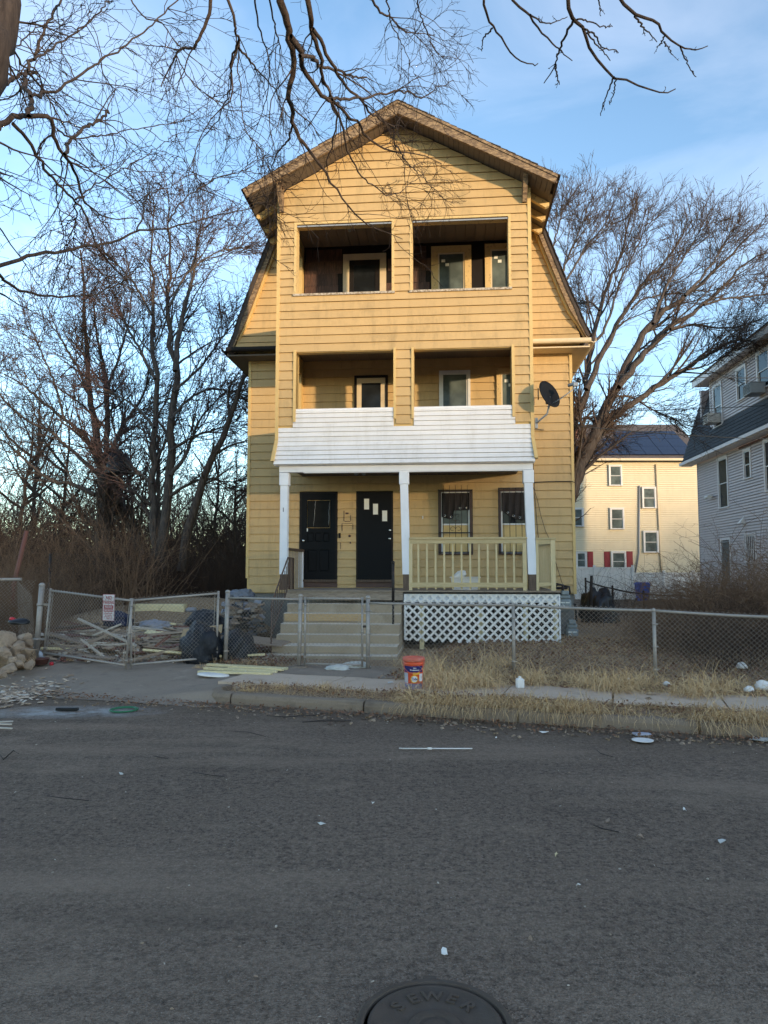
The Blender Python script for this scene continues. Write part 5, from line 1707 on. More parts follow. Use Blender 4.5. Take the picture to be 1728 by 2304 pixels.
o = b.build('lid', MATS['white_plastic'], None, (p[0], p[1], gzf(p[0], p[1]) + .02), (0, R(4), 0)); o.scale = (1.25, .8, 1); tag(o, 'white plastic lid lying in front of the pale timbers', 'lid')
# cloth rags at the walk gate
for i, (px, py, s, lab) in enumerate(((760, 1505, .16, 'flat white rag on the path left under the walk gate'), (800, 1500, .20, 'crumpled white rag heaped under the walk gate latch'), (535, 1480, .14, 'white crumpled bag behind the post by the pale timbers'))):
    simple('rag', (.55, .54, .50), .8, .2, 20, dirt=(.25, .22, .18), dirt_amt=.6)
    p = on_z(px, py, .13)
    tag(link('rag', blob_mesh(70 + i, 4, (s, s * .6, s * .32), .35, MATS['rag'], smooth=True, freq=3.2, crease=.25), None, (p[0], p[1], gzf(p[0], p[1]) + .015)), lab, 'rag')

# ---- orange detergent bucket
simple('bucket_orange', (.72, .10, .035), .4, .1, 10, dirt=(.45, .2, .15), dirt_amt=.3)
simple('lid_orange', (.60, .13, .08), .5, .15, 14, dirt=(.6, .42, .36), dirt_amt=.6, dscale=8)
simple('label_navy', (.015, .012, .12), .5, .1, 10)
simple('label_grey', (.42, .43, .50), .5, .2, 12)
simple('label_worn', (.26, .22, .30), .6, .5, 30, dirt=(.08, .07, .09), dirt_amt=.7, dscale=22)
simple('label_yellow', (.85, .48, .05), .5, .1, 10)
simple('label_white', (.75, .72, .72), .5, .08, 10)
p = on_z(931, 1549, .125)
bk_ = thing('bucket', 'orange plastic detergent bucket with navy label on the sidewalk', 'bucket', (p[0], p[1], .122), R(-4))
RB, RT, HB = .118, .136, .40
def rad(z): return RB + (RT - RB) * z / HB
MB().lathe([(0, 0), (RB * .97, 0), (RB, .008), (rad(.33), .33), (rad(.345) + .006, .338), (rad(.35) + .006, .352), (rad(.36), .356), (rad(.4), .4), (rad(.4) - .006, .4), (rad(.05) - .006, .05), (0, .05)], (0, 0, 0), 32).build('body', MATS['bucket_orange'], bk_)
MB().lathe([(0, .405), (RT - .012, .405), (RT - .008, .425), (RT + .008, .428), (RT + .014, .42), (RT + .016, .375), (RT + .010, .372), (RT + .004, .375)], (0, 0, 0), 32).build('lid', MATS['lid_orange'], bk_)
def label(a0, a1, z0, z1, mat, name='label', lift=.0012, nz=3):
    n = 14
    V = []; F = []
    for i in range(n + 1):
        a_ = R(a0 + (a1 - a0) * i / n)
        for j in range(nz + 1):
            z = z0 + (z1 - z0) * j / nz
            V.append(((rad(z) + lift) * math.sin(a_), -(rad(z) + lift) * math.cos(a_), z))
    for i in range(n):
        for j in range(nz): F.append((i * (nz + 1) + j, (i + 1) * (nz + 1) + j, (i + 1) * (nz + 1) + j + 1, i * (nz + 1) + j + 1))
    return MB().add(V, F, True).build(name, MATS[mat], bk_)
label(-70, 62, .235, .318, 'label_navy'); label(-78, -36, .09, .225, 'label_grey'); label(38, 66, .115, .215, 'label_white'); label(-80, 70, .008, .085, 'label_worn')
label(-4, 40, .205, .232, 'label_yellow', lift=.0016)
def disc(r, mat, zc, a0, lift):
    n = 20; V = [((rad(zc) + lift) * math.sin(R(a0)), -(rad(zc) + lift) * math.cos(R(a0)), zc)]; F = []
    for i in range(n):
        t0 = 2 * math.pi * i / n; z = zc + r * math.sin(t0); a_ = R(a0) + r * math.cos(t0) / rad(zc)
        V.append(((rad(z) + lift) * math.sin(a_), -(rad(z) + lift) * math.cos(a_), z))
    for i in range(n): F.append((0, 1 + i, 1 + (i + 1) % n))
    MB().add(V, F, True).build('emblem', MATS[mat], bk_)
disc(.052, 'label_yellow', .145, 6, .0022); disc(.040, 'label_white', .145, 6, .0030)
def bent_text(s, size, mat, zc, a0):
    me = text_mesh(s, size, 0.0, bold=True); me.materials.clear(); me.materials.append(MATS[mat])
    for v in me.vertices:
        z = zc + v.co.y; a_ = R(a0) + v.co.x / rad(zc)
        v.co = Vector(((rad(z) + .0042) * math.sin(a_), -(rad(z) + .0042) * math.cos(a_), z))
    link('lettering', me, bk_)
bent_text('Tide', .05, 'label_navy', .145, 6); bent_text('P&G', .022, 'label_white', .290, 8); bent_text('Professional', .026, 'label_white', .265, 8)
hd = MB(); hd.tube([(RT + .012, 0, .375)] + [((RT + .014) * math.cos(a_), -(RT + .016) * math.sin(a_), .375 - .15 * math.sin(a_)) for a_ in np.linspace(.1, math.pi - .1, 16)] + [(-RT - .012, 0, .375)], .004, 6); hd.build('handle', MATS['lid_orange'], bk_)

# ---- small litter, each piece its own object
def litter(name, px, py, mb, mat, label, cat='litter', z=None, rz=0.0, zoff=.004):
    p = on_z(px, py, .11 if z is None else z)
    zz = gzf(p[0], p[1]) + zoff if z is None or z < .3 else z
    o = mb.build(name, MATS[mat], None, (p[0], p[1], zz), (0, 0, rz))
    return tag(o, label, cat)
jug = MB(); jug.bevbox(-.055, .055, -.05, .05, 0, .14, .02); jug.tube([(0, 0, .13), (0, 0, .165)], .02, 8)
litter('plastic_jug', 1170, 1551, jug, 'white_plastic', 'small white plastic jug standing on the sidewalk edge in dry grass', 'jug', zoff=.02)
def flatdisc(r): return MB().lathe([(0, .006), (r * .55, .006), (r * .7, .010), (r, .014), (r * 1.0, .017), (r * .68, .014), (r * .5, .010), (0, .010)], (0, 0, 0), 22)
litter('paper_plate', 1446, 1669, flatdisc(.11), 'white_plastic', 'white paper plate lying on the asphalt by the kerb', 'plate', z=-.04, zoff=.012)
litter('foam_tray', 1444, 1654, MB().bevbox(-.09, .09, -.05, .05, 0, .02, .006), 'label_grey', 'grey foam tray in the gutter above the white plate', 'tray', z=-.04, rz=.1, zoff=.012)
simple('green_hose', (.02, .14, .06), .45, .2, 10)
litter('green_hoop', 279, 1602, MB().tube([(.165 * math.cos(a_), .165 * math.sin(a_), .012) for a_ in np.linspace(0, 2 * math.pi, 40)], .011, 8, False).tube([(.14 * math.cos(a_), .14 * math.sin(a_), .01) for a_ in np.linspace(0, 2 * math.pi, 40)], .008, 6, False), 'green_hose', 'green plastic hoop lying on the road near the driveway', 'hoop', z=-.05, zoff=.016)
litter('black_block', 151, 1600, MB().bevbox(-.14, .14, -.03, .03, 0, .035, .006), 'black_plastic', 'black plastic bar lying in the spilled white powder', 'bar', z=-.04, rz=-.05, zoff=.012)
litter('white_rod', 985, 1685, MB().tube([(-.34, 0, .008), (.34, .01, .008)], .006, 6).tube([(-.1, 0, .008), (-.06, 0, .008)], .012, 7).tube([(-.38, .02, .006), (-.34, 0, .008)], .006, 5), 'white_plastic', 'thin white plastic rod lying on the road', 'rod', z=-.02, rz=-.02, zoff=.012)
scrap = lambda s, sd: (lambda me: me)(s)
def scrap_mb(s, sd):
    r_ = random.Random(sd); n = 7
    V = [(0, 0, .008 + .01 * r_.random())]
    for i in range(n):
        a_ = 2 * math.pi * i / n; k = s * r_.uniform(.55, 1.1); V.append((k * math.cos(a_), k * .6 * math.sin(a_), r_.uniform(.0, .022)))
    V2 = [(x, y, z - .003) for x, y, z in V]
    F = [(0, 1 + i, 1 + (i + 1) % n) for i in range(n)] + [(n + 1, n + 2 + (i + 1) % n, n + 2 + i) for i in range(n)] + [(1 + i, n + 2 + i, n + 2 + (i + 1) % n, 1 + (i + 1) % n) for i in range(n)]
    return MB().add(V + V2, F)
LIT = [(723, 1852, .05, 'white crumpled scrap alone on the open asphalt left of centre', 'rag'),
       (1252, 1921, .035, 'pale yellow leaf-like scrap on the asphalt right of centre', 'pale_lumber'),
       (1302, 1991, .022, 'small white crumb low on the right of the road', 'white_plastic'),
       (1193, 2112, .022, 'tan crumb on the asphalt above and right of the manhole', 'rock'),
       (1000, 2142, .05, 'white splash-shaped scrap just above the manhole', 'white_plastic'),
       (839, 1804, .02, 'white dot of litter near the centre of the road', 'white_plastic'),
       (1116, 1649, .028, 'white bottle cap in the road near the kerb', 'white_plastic'),
       (272, 1736, .05, 'pale scrap on the road at left under the green hoop', 'rag'),
       (1368, 1840, .05, 'pale bark scrap on the road at right', 'old_board'),
       (1440, 1878, .05, 'tan crushed leaf on the road at right', 'old_board'),
       (1625, 1890, .07, 'pale smear-like paper scrap at the right edge of the road', 'rag'),
       (1540, 1815, .03, 'small white paper scrap far right on the road', 'white_plastic'),
       (1224, 1636, .09, 'white plastic scrap in the gutter under the dry grass', 'white_plastic'),
       (535, 1592, .05, 'grey stone chip in the gutter below the kerb joint', 'rock'),
       (1240, 1593, .035, 'white scrap in the dry grass of the verge', 'white_plastic'),
       (880, 1540, .10, 'torn pink paper bag behind the bucket', 'rag'),
       (552, 1514, .05, 'white scrap on the soil near the pale timbers', 'white_plastic'),
       (1010, 1466, .09, 'pink paper strip lying in the yard before the lattice', 'rag')]
for i, (px, py, s, lab, m) in enumerate(LIT):
    litter('scrap', px, py, scrap_mb(s * .62, i), m, lab, 'litter', z=.02 if py > 1600 else None, rz=i * 1.3, zoff=.012 if py > 1600 else .03)
for i, (px, py, r_, lab) in enumerate(((1670, 1513, .075, 'white plastic bag caught under the fence at right'), (1718, 1552, .10, 'white foam box in the grass at the right edge'), (1413, 1530, .032, 'white crumpled cup in the grass by the fence post'), (1685, 1556, .06, 'white crumpled paper beside the foam box at right'), (1500, 1543, .05, 'white paper ring in the leaves by the fence post'))):
    p = on_z(px, py, .14)
    tag(link('crumpled_litter', blob_mesh(80 + i, 3, (r_, r_ * .8, r_ * .8), .25, MATS['white_plastic'], smooth=True, freq=3, crease=.15), None, (p[0], p[1], gzf(p[0], p[1]) + .04)), lab, 'litter')
litter('newspaper', 1712, 1665, scrap_mb(.16, 77), 'rag', 'crumpled newspaper sheet in the gutter at the right edge', 'newspaper', z=-.04, rz=.4, zoff=.02)
# sticks lying on the road
def stick(pxs, r_, label, z=0.0):
    pts = []
    for (a, b) in pxs:
        p = on_z(a, b, z); pts.append((p[0], p[1], gzf(p[0], p[1]) + .012 + r_))
    r_ *= .55
    tag(MB().tube(pts, [r_ * .6, r_, r_ * .8, r_ * .5][:len(pts)], 6).build('twig', MATS['bark_dark']), label, 'twig')
simple('bark_dark', (.035, .027, .023), .9, .4, 25)
stick([(434, 1738), (470, 1745), (505, 1748)], .006, 'thin dark twig on the road left of centre')
stick([(515, 1640), (560, 1643), (598, 1653)], .006, 'curved dark twig on the road below the kerb')
stick([(1335, 1860), (1355, 1868), (1392, 1876)], .008, 'dark forked twig on the road at right')
stick([(1340, 1680), (1352, 1690), (1378, 1697)], .006, 'small dark twig right of the white rod')
stick([(345, 1700), (360, 1704), (378, 1706)], .006, 'short dark twig under the green hoop on the road')
stick([(680, 1621), (720, 1618), (790, 1618)], .016, 'thick broken branch lying along the gutter')
stick([(600, 1605), (640, 1608), (720, 1603)], .010, 'thin branch lying against the kerb')
stick([(0, 1700), (8, 1712), (30, 1690), (42, 1698)], .01, 'tangled twig at the left edge of the road')
stick([(105, 1795), (140, 1800), (200, 1806)], .006, 'twig in the dark crumbs at left on the road')
stick([(56, 1552), (100, 1562), (145, 1570)], .008, 'pale stick lying on the apron by the paint chips')
stick([(120, 1563), (150, 1556), (158, 1555)], .008, 'short crooked stick on the apron by the paint chips')
# white lath pieces at the left edge of the road
for i, (px, py) in enumerate(((4, 1628), (2, 1636), (6, 1642))):
    p = on_z(px, py, 0)
    tag(MB().bevbox(-.12, .12, -.012, .012, 0, .015, .002).build('lath', MATS['white_board'], None, (p[0], p[1], .012 + .012 * (i == 1)), (0, 0, R(10 - 12 * i))), ['upper', 'middle', 'lower'][i] + ' white lath of three at the left edge of the road', 'lath', 'laths at the road edge')

# ---- manhole
simple('seat_dark', (.018, .014, .011), .95, .4, 30)
simple('cast_iron', (.10, .074, .056), .75, .3, 18, metal=.35, bump=.35, bscale=120, dirt=(.11, .10, .09), dirt_amt=.5, dscale=6)
mh = thing('manhole', 'round cast iron sewer manhole cover set in the asphalt at bottom', 'manhole', (.195, 2.94, .012))
MB().lathe([(.274, -.02), (.274, .010), (.278, .012), (.296, .012), (.303, .004), (.306, -.03)], (0, 0, 0), 64).build('rim', MATS['cast_iron'], mh)
MB().lathe([(0, .004), (.235, .004), (.240, .008), (.256, .008), (.260, .002), (.260, -.03)], (0, 0, 0), 64).build('cover', MATS['cast_iron'], mh)
MB().lathe([(.258, -.012), (.276, -.012)], (0, 0, 0), 48).build('seat_gap', MATS['seat_dark'], mh)  # near-black ring closing the gap between cover and rim
MB().lathe([(.065, .004), (.07, .010), (.10, .010), (.105, .004)], (0, -.02, 0), 40).build('raised_ring', MATS['cast_iron'], mh)
MB().lathe([(0, .009), (.03, .010), (.045, .008), (.05, .004)], (0, -.02, 0), 24).build('raised_boss', MATS['cast_iron'], mh)
for i, ch in enumerate('SEWER'):
    a_ = R(52 - 26 * i)
    me = text_mesh(ch, .085, .004, bold=True); me.materials.clear(); me.materials.append(MATS['cast_iron'])
    link('letter', me, mh, (-.175 * math.sin(a_), .175 * math.cos(a_), .006), (0, 0, a_))
MB().bevbox(-.03, .03, .292, .325, -.02, .011, .004).build('pick_lug', MATS['cast_iron'], mh)

# ================================================================== grey house at the right
G0 = at(1577, 1279, 33.8)
gh = thing('grey_house', 'grey vinyl-sided house with dark shingled gambrel roof at the right edge', 'house', (G0[0], G0[1], 0), R(-95))
GW = [(2.58, 3.73, 4.30, 6.45), (5.34, 6.08, 5.23, 6.39), (7.19, 8.2, 4.55, 6.45), (2.66, 3.75, 1.14, 3.03), (5.21, 6.26, 1.95, 3.12)]
MB().box(0, 13, .03, .2, .3, 6.6).build('wall', MATS['grey_vinyl'], gh)
MB().box(0, .2, .2, 9, .3, 10).build('wall', MATS['grey_vinyl'], gh)
clad(gh, 'grey_vinyl', .06, 9.5, .9, 6.55, 0, .113, holes=GW, t=.035, gap=.019)
piece('corner_board', gh, 'grey_metal', -.02, .06, -.03, .05, .3, 6.6)
MB().box(-.05, 13, -.03, .0, .2, .9).build('foundation', MATS['foundation'], gh)
simple('pale_trim', (.70, .64, .62), .5, .08, 6)
def gwin(x0, x1, z0, z1, bars=False, y=0, cw=.11):
    wn = sash_window(x0, x1, z0, z1, y, 'pale_trim', cw, 'window_white', .5, 'window_glass', parent=gh)
    if bars:
        b = MB()
        for i in range(6):
            x = x0 + .12 + (x1 - x0 - .24) * i / 5; b.bar((x, y - .09, z0 + .02), (x, y - .09, z1 - .02), .025, .025)
        b.bar((x0 + .1, y - .09, z0 + .06), (x1 - .1, y - .09, z0 + .06), .03, .03); b.bar((x0 + .1, y - .09, z1 - .06), (x1 - .1, y - .09, z1 - .06), .03, .03)
        b.build('window_bars', MATS['pale_trim'], wn)
    return wn
gwin(*GW[0]); gwin(*GW[1]); gwin(*GW[2]); gwin(*GW[4], bars=True)
dr = casing(gh, GW[3][0], GW[3][1], GW[3][2], GW[3][3], 0, .10, 'pale_trim', .05, sill=False); dr.name = 'side_door'
MB().box(GW[3][0] + .1, GW[3][1] - .1, -.005, .02, GW[3][2], GW[3][3] - .1).build('door_leaf', MATS['dark_room'], dr)
b = MB()
for i in range(7):
    x = GW[3][0] + .15 + .79 * i / 6; b.bar((x, -.05, GW[3][2] + .02), (x, -.05, GW[3][3] - .12), .025, .025)
for z in (GW[3][2] + .05, 2.0, 2.85): b.bar((GW[3][0] + .1, -.05, z), (GW[3][1] - .1, -.05, z), .04, .03)
b.build('security_grille', MATS['grey_metal'], dr)
# steep shingled slope, dormer wall, roof
t = NT('slate_shingle')
c = t.mix(t.noise(6, 6, .6), (.022, .026, .032), (.055, .060, .068))
c = t.mix(t.rng(t.rand(), 0, 1, 0, .6), c, (.018, .02, .026))
t.col(c).rough(.85).bump(t.noise(40, 5), .4, .01); MATS['slate_shingle'] = t.m
S0 = (-.45, 6.70); S1 = (.68, 10.15)
def spt(z): return S0[0] + (S1[0] - S0[0]) * (z - S0[1]) / (S1[1] - S0[1])
mb = MB(); V = [(-.88, S0[0] + .02, S0[1]), (13, S0[0] + .02, S0[1]), (13, S1[0] + .02, S1[1]), (-.75, S1[0] + .02, S1[1])]
mb.add(V + [(x, y + .15, z) for x, y, z in V], [(0, 1, 2, 3), (7, 6, 5, 4), (0, 4, 5, 1), (1, 5, 6, 2), (2, 6, 7, 3), (3, 7, 4, 0)]); mb.build('roof', MATS['slate_shingle'], gh)
ln = math.hypot(S1[0] - S0[0], S1[1] - S0[1]); ta = math.atan2(S1[0] - S0[0], S1[1] - S0[1])
n = 22
sm = unit_board(MATS['slate_shingle'])
for i in range(n):
    z = S0[1] + (S1[1] - S0[1]) * i / n
    xe = 9.5 if z < 7.75 else 2.1
    x = -.9 + .1 * (i % 2)
    while x < xe:
        L = rnd.choice((.9, .95, 1.0))
        link('shingle_strip', sm, gh, (x, spt(z), z), (-ta, 0, 0), (min(L, xe - x + .05) - .01, .022, ln / n + .01)); x += L
MB().box(2.02, 13, .0, .5, 7.70, 10.0).build('dormer_wall', MATS['grey_vinyl'], gh)
GU = [(2.43, 3.5, 7.80, 9.62), (5.03, 6.04, 8.37, 9.68), (6.98, 8.1, 8.31, 9.75)]
clad(gh, 'grey_vinyl', 2.1, 9.5, 7.78, 9.95, -.03, .113, holes=GU, t=.035, gap=.019)
piece('corner_board', gh, 'pale_trim', 2.0, 2.09, -.06, .02, 7.7, 10.0)
for g_ in GU: gwin(*g_, y=-.04)
piece('base_trim', gh, 'pale_trim', 2.0, 12, -.075, -.03, 7.68, 7.78)
piece('soffit', gh, 'pale_trim', 1.0, 13, -.42, .6, 9.96, 10.0)
piece('fascia', gh, 'pale_trim', .98, 13, -.46, -.42, 9.92, 10.20)
mb = MB(); mb.add([(.9, -.50, 10.2), (13, -.50, 10.2), (13, 4, 11.6), (.9, 4, 11.6), (.9, -.50, 10.26), (13, -.50, 10.26), (13, 4, 11.7), (.9, 4, 11.7)], [(3, 2, 1, 0), (4, 5, 6, 7), (0, 1, 5, 4), (1, 2, 6, 5), (2, 3, 7, 6), (3, 0, 4, 7)]); mb.build('upper_roof', MATS['slate_shingle'], gh)
piece('eave_soffit', gh, 'pale_trim', -.88, 13, -.45, .0, 6.58, 6.62)
piece('gutter', gh, 'pale_trim', -.9, 13, -.56, -.45, 6.60, 6.73)
piece('gap_board', gh, 'clay', 5.0, 9.5, -.06, -.025, 6.46, 6.54)
def ac(parent, x, y, z, w_, label, mat):
    a = thing('air_conditioner', label, 'air conditioner', (0, 0, 0))
    c_, s_ = math.cos(R(-95)), math.sin(R(-95)); a.location = (G0[0] + c_ * x - s_ * y, G0[1] + s_ * x + c_ * y, z); a.rotation_euler = (0, 0, R(-95))
    MB().bevbox(-w_ / 2, w_ / 2, -.55, 0, 0, .42, .02).build('case', MATS[mat], a)
    g = MB()
    for i in range(7): g.box(-w_ / 2 + .04, w_ / 2 - .04, -.562, -.552, .05 + .05 * i, .075 + .05 * i)
    g.build('grille', MATS['dark_frame'], a)
ac(gh, 2.95, -.05, 7.90, .62, 'white window air conditioner in the grey house upper left window', 'white_plastic')
ac(gh, 7.35, -.05, 8.10, .70, 'dark window air conditioner at the upper right edge of the grey house', 'grey_metal')
fl2 = MB(); fl2.tube([(0, 0, 0), (0, -.1, .0)], .05, 8)
for s in (-1, 1): fl2.tube([(0, -.1, 0), (s * .12, -.16, -.02), (s * .24, -.24, -.06)], [.03, .06, .09], 10)
c_, s_ = math.cos(R(-95)), math.sin(R(-95))
def gw_(x, y, z): return (G0[0] + c_ * x - s_ * y, G0[1] + s_ * x + c_ * y, z)
tag(fl2.build('flood_light', MATS['white_plastic'], None, gw_(1.9, -.01, 4.9), (0, 0, R(-95))), 'white twin flood light on the grey house wall', 'light')
v = MB(); v.add([(-.15, -.02, -.12), (.15, -.02, -.12), (.15, -.25, -.10), (-.15, -.25, -.10), (0, -.02, .2)], [(0, 1, 2, 3), (0, 4, 1), (1, 4, 2), (2, 4, 3), (3, 4, 0)])
tag(v.build('dryer_vent', MATS['white_plastic'], None, gw_(5.2, 0, 3.6), (0, 0, R(-95))), 'small white vent hood on the grey house wall', 'vent')

# ================================================================== cream house behind
C0 = at(1572, 1279, 46.0)
ch = thing('cream_house', 'cream clapboard house with red shutters and solar panels behind the yard', 'house', (C0[0], C0[1], 0), 0)
m_siding('cream_vinyl', (.76, .66, .46), dirt=(.45, .37, .22), amt=.2)
MB().box(-15, .3, .02, 8, -.2, 8.5).build('wall', MATS['cream_vinyl'], ch)
lap = MB()
z = .1
while z < 8.45:
    lap.add([(-15, .02, z), (.3, .02, z), (.3, -.06, z), (-15, -.06, z), (.3, -.03, z + .112), (-15, -.03, z + .112), (.3, .02, z + .112), (-15, .02, z + .112)], [(0, 1, 2, 3), (3, 2, 4, 5), (5, 4, 6, 7)]); z += .136
lo = lap.build('siding', MATS['cream_vinyl'], ch); lo['kind'] = 'stuff'
CW = [(-5.52, -4.68, 6.97, 8.27), (-5.51, -4.61, 4.23, 5.55), (-5.5, -4.56, 1.64, 2.82), (-3.46, -2.58, 5.55, 6.87), (-3.45, -2.5, 2.77, 4.11), (-7.7, -7.02, 1.83, 2.8), (-7.9, -7.16, 4.4, 5.55)]
for w_ in CW: sash_window(*w_, -.11, 'window_white', .09, 'window_white', .5, 'window_glass_grey', parent=ch)
simple('shutter_red', (.23, .02, .03), .5, .12, 8)
for (a, b_, z0, z1) in ((-6.96, -6.6, 1.7, 2.8), (-5.92, -5.54, 1.64, 2.8), (-4.52, -4.12, 1.64, 2.82)):
    s = MB(); s.bevbox(a, b_, -.07, -.03, z0, z1, .006); so_ = s.build('shutter', MATS['shutter_red'], ch)
    for k in (0, 1): MB().bevbox(a + .05, b_ - .05, -.08, -.068, z0 + .06 + k * (z1 - z0) / 2, z0 - .06 + (k + 1) * (z1 - z0) / 2, .005).build('shutter_panel', MATS['shutter_red'], so_)
for x, x2, z0, z1, m in ((-2.52, -2.36, 1.5, 8.3, 'window_cream'), (-3.61, -3.8, 1.5, 6.95, 'grey_metal')):
    MB().tube([(x, -.10, z1), (x + (x2 - x) * .7, -.10, z0 + 1.2), (x2 - (.2 if m == 'grey_metal' else 0), -.10, z0)], .05, 8).build('pipe', MATS[m], ch)
t = NT('brown_roof'); c = t.mix(t.noise(3, 6, .7, stretch=(1, 1, 6)), (.06, .048, .042), (.16, .13, .115)); t.col(c).rough(.9); MATS['brown_roof'] = t.m
mb = MB()
E0 = (-.45, 8.62); E1 = (4.5, 11.75)
mb.add([(-15, *E0), (.75, *E0), (.75, *E1), (-15, *E1), (-15, E0[0], E0[1] - .15), (.75, E0[0], E0[1] - .15), (.75, E1[0], E1[1] - .15), (-15, E1[0], E1[1] - .15), (.75, 9.4, 8.6), (-15, 9.4, 8.6)], [(0, 1, 2, 3), (4, 7, 6, 5), (0, 4, 5, 1), (1, 5, 6, 2), (3, 2, 8, 9), (0, 3, 7, 4)])
mb.build('roof', MATS['brown_roof'], ch)
piece('gutter', ch, 'window_cream', -15, .75, -.58, -.46, 8.48, 8.62)
MB().add([(.3, .0, 8.5), (.3, 8.0, 8.5), (.3, 4.3, 11.5)], [(0, 1, 2)]).build('gable_end', MATS['cream_vinyl'], ch)
simple('solar', (.010, .014, .035), .18, .2, 3, spec=.7)
L = math.hypot(E1[0] - E0[0], E1[1] - E0[1]); ra = math.atan2(E1[1] - E0[1], E1[0] - E0[0])
for r_ in range(3):
    for i in range(8):
        x = -8.3 + i * 1.04 + .0
        if r_ > 0 and x < -5.6 + .3 * r_: continue
        d0 = .45 + r_ * 1.32
        yy = E0[0] + d0 * math.cos(ra); zz = E0[1] + d0 * math.sin(ra)
        o = link('solar_panel', unit_box(MATS['solar']), ch, (x + .5, yy + .65 * math.cos(ra) - .07 * math.sin(ra), zz + .65 * math.sin(ra) + .07 * math.cos(ra)), (ra, 0, 0), (1.01, 1.29, .04))
t = NT('brick'); br = t.n('ShaderNodeTexBrick'); mpb = t.n('ShaderNodeMapping'); t.l(t.obj(), mpb.inputs['Vector']); mpb.inputs['Rotation'].default_value = (R(90), 0, 0); t.l(mpb.outputs['Vector'], br.inputs['Vector'])
br.inputs['Color1'].default_value = (.26, .09, .06, 1); br.inputs['Color2'].default_value = (.34, .13, .08, 1); br.inputs['Mortar'].default_value = (.3, .26, .22, 1); br.inputs['Scale'].default_value = 4.5
t.col(br.outputs['Color']).rough(.9); MATS['brick'] = t.m
chm = MB(); chm.box(-7.5, -6.75, 2.4, 3.1, 9.8, 12.0); chm.box(-7.56, -6.69, 2.34, 3.16, 12.0, 12.18); chm.tube([(-7.12, 2.75, 12.18), (-7.12, 2.75, 12.45)], .16, 10); chm.build('chimney', MATS['brick'], ch)

# white vinyl fence in front of the cream house: posts and panels
wf = thing('white_fence', 'white vinyl privacy fence in front of the cream house', 'fence')
D = 42.0
pxs = [1296, 1338, 1424, 1494, 1560, 1625]
for i, px in enumerate(pxs):
    p = at(px, 1300, D); h = 1.82 if px < 1430 else 1.52
    MB().bevbox(p[0] - .07, p[0] + .07, D - .07, D + .07, -.1, h + .12, .01).build('post', MATS['white_plastic'], wf)
    if i < len(pxs) - 1:
        q_ = at(pxs[i + 1], 1300, D)
        hh = 1.72 if px < 1420 else 1.42
        pa = MB(); pa.box(p[0] + .07, q_[0] - .07, D - .02, D + .02, -.05, hh)
        po = pa.build('panel', MATS['white_plastic'], wf)
        MB().box(p[0] + .07, q_[0] - .07, D - .04, D + .04, hh, hh + .10).build('panel_rail', MATS['white_plastic'], po)
        MB().box(p[0] + .07, q_[0] - .07, D - .04, D - .021, hh - .48, hh - .40).build('panel_rail', MATS['white_plastic'], po)
        k = max(3, int((q_[0] - p[0] - .14) / .18)); wd = (q_[0] - p[0] - .14) / k
        for j in range(k):
            MB().box(p[0] + .07 + wd * j + .008, p[0] + .07 + wd * (j + 1) - .008, D - .034, D - .021, -.05, hh - .48).build('panel_board', MATS['white_plastic'], po)
# blue wheeled bin
simple('bin_blue', (.02, .085, .40), .45, .12, 8)
bp = at(1446, 1356, 40.0)
bn = thing('wheeled_bin', 'blue wheeled recycling bin beside the white fence', 'bin', (bp[0], bp[1], -.1))
MB().add([(-.24, -.28, .08), (.24, -.28, .08), (.24, .28, .08), (-.24, .28, .08), (-.30, -.36, .98), (.30, -.36, .98), (.30, .36, .98), (-.30, .36, .98)], [(3, 2, 1, 0), (4, 5, 6, 7), (0, 1, 5, 4), (1, 2, 6, 5), (2, 3, 7, 6), (3, 0, 4, 7)]).build('body', MATS['bin_blue'], bn)
mb = MB(); mb.bevbox(-.33, .33, -.40, .40, .98, 1.05, .02); mb.bevbox(-.28, .28, -.34, .34, 1.05, 1.10, .02); mb.build('lid', MATS['bin_blue'], bn)
MB().tube([(-.26, .42, .95), (.26, .42, .95)], .02, 8).build('handle', MATS['bin_blue'], bn)
for s in (-1, 1): MB().lathe([(0, -.03), (.11, -.03), (.12, -.015), (.12, .015), (.11, .03), (0, .03)], (s * .27, .26, .12), 16, axis='x').build('wheel', MATS['black_plastic'], bn)
# driveway beside the bin
dv = MB(); dv.add([(8.0, 22, .012), (13.5, 22, .012), (15.8, 41.5, .012), (9.0, 41.5, .012)], [(0, 1, 2, 3)])
o = dv.build('neighbour_driveway', MATS['asphalt']); o['kind'] = 'structure'
# black low fence along the neighbour's driveway
bl = thing('black_fence', 'low black chain-link fence with vines in front of the blue bin', 'fence')
bpts = [at(1318, 1330, 23.5), at(1378, 1330, 22.5), at(1448, 1330, 21.5), at(1530, 1330, 20), at(1640, 1330, 18.5), at(1780, 1330, 17)]
ztop = [1.36, 1.14, 1.02, 1.02, 1.0, 1.0]
ss = []
for i in range(5):
    a, b_ = bpts[i], bpts[i + 1]
    rail_tube(bl, (a[0], a[1], ztop[i]), (b_[0], b_[1], ztop[i + 1]), .022, mat='dark_iron', n=4, sag=.03)
    ss.append(chainlink(a[:2], b_[:2], ztop[i], ztop[i + 1], 0, 0, w_=.05, r=.0024))
mesh_part(ss, bl, mat='dark_iron')
for i, a in enumerate(bpts[:5]): fpost(bl, a[0], a[1], 0, ztop[i] + .05, .03, mat='dark_iron')
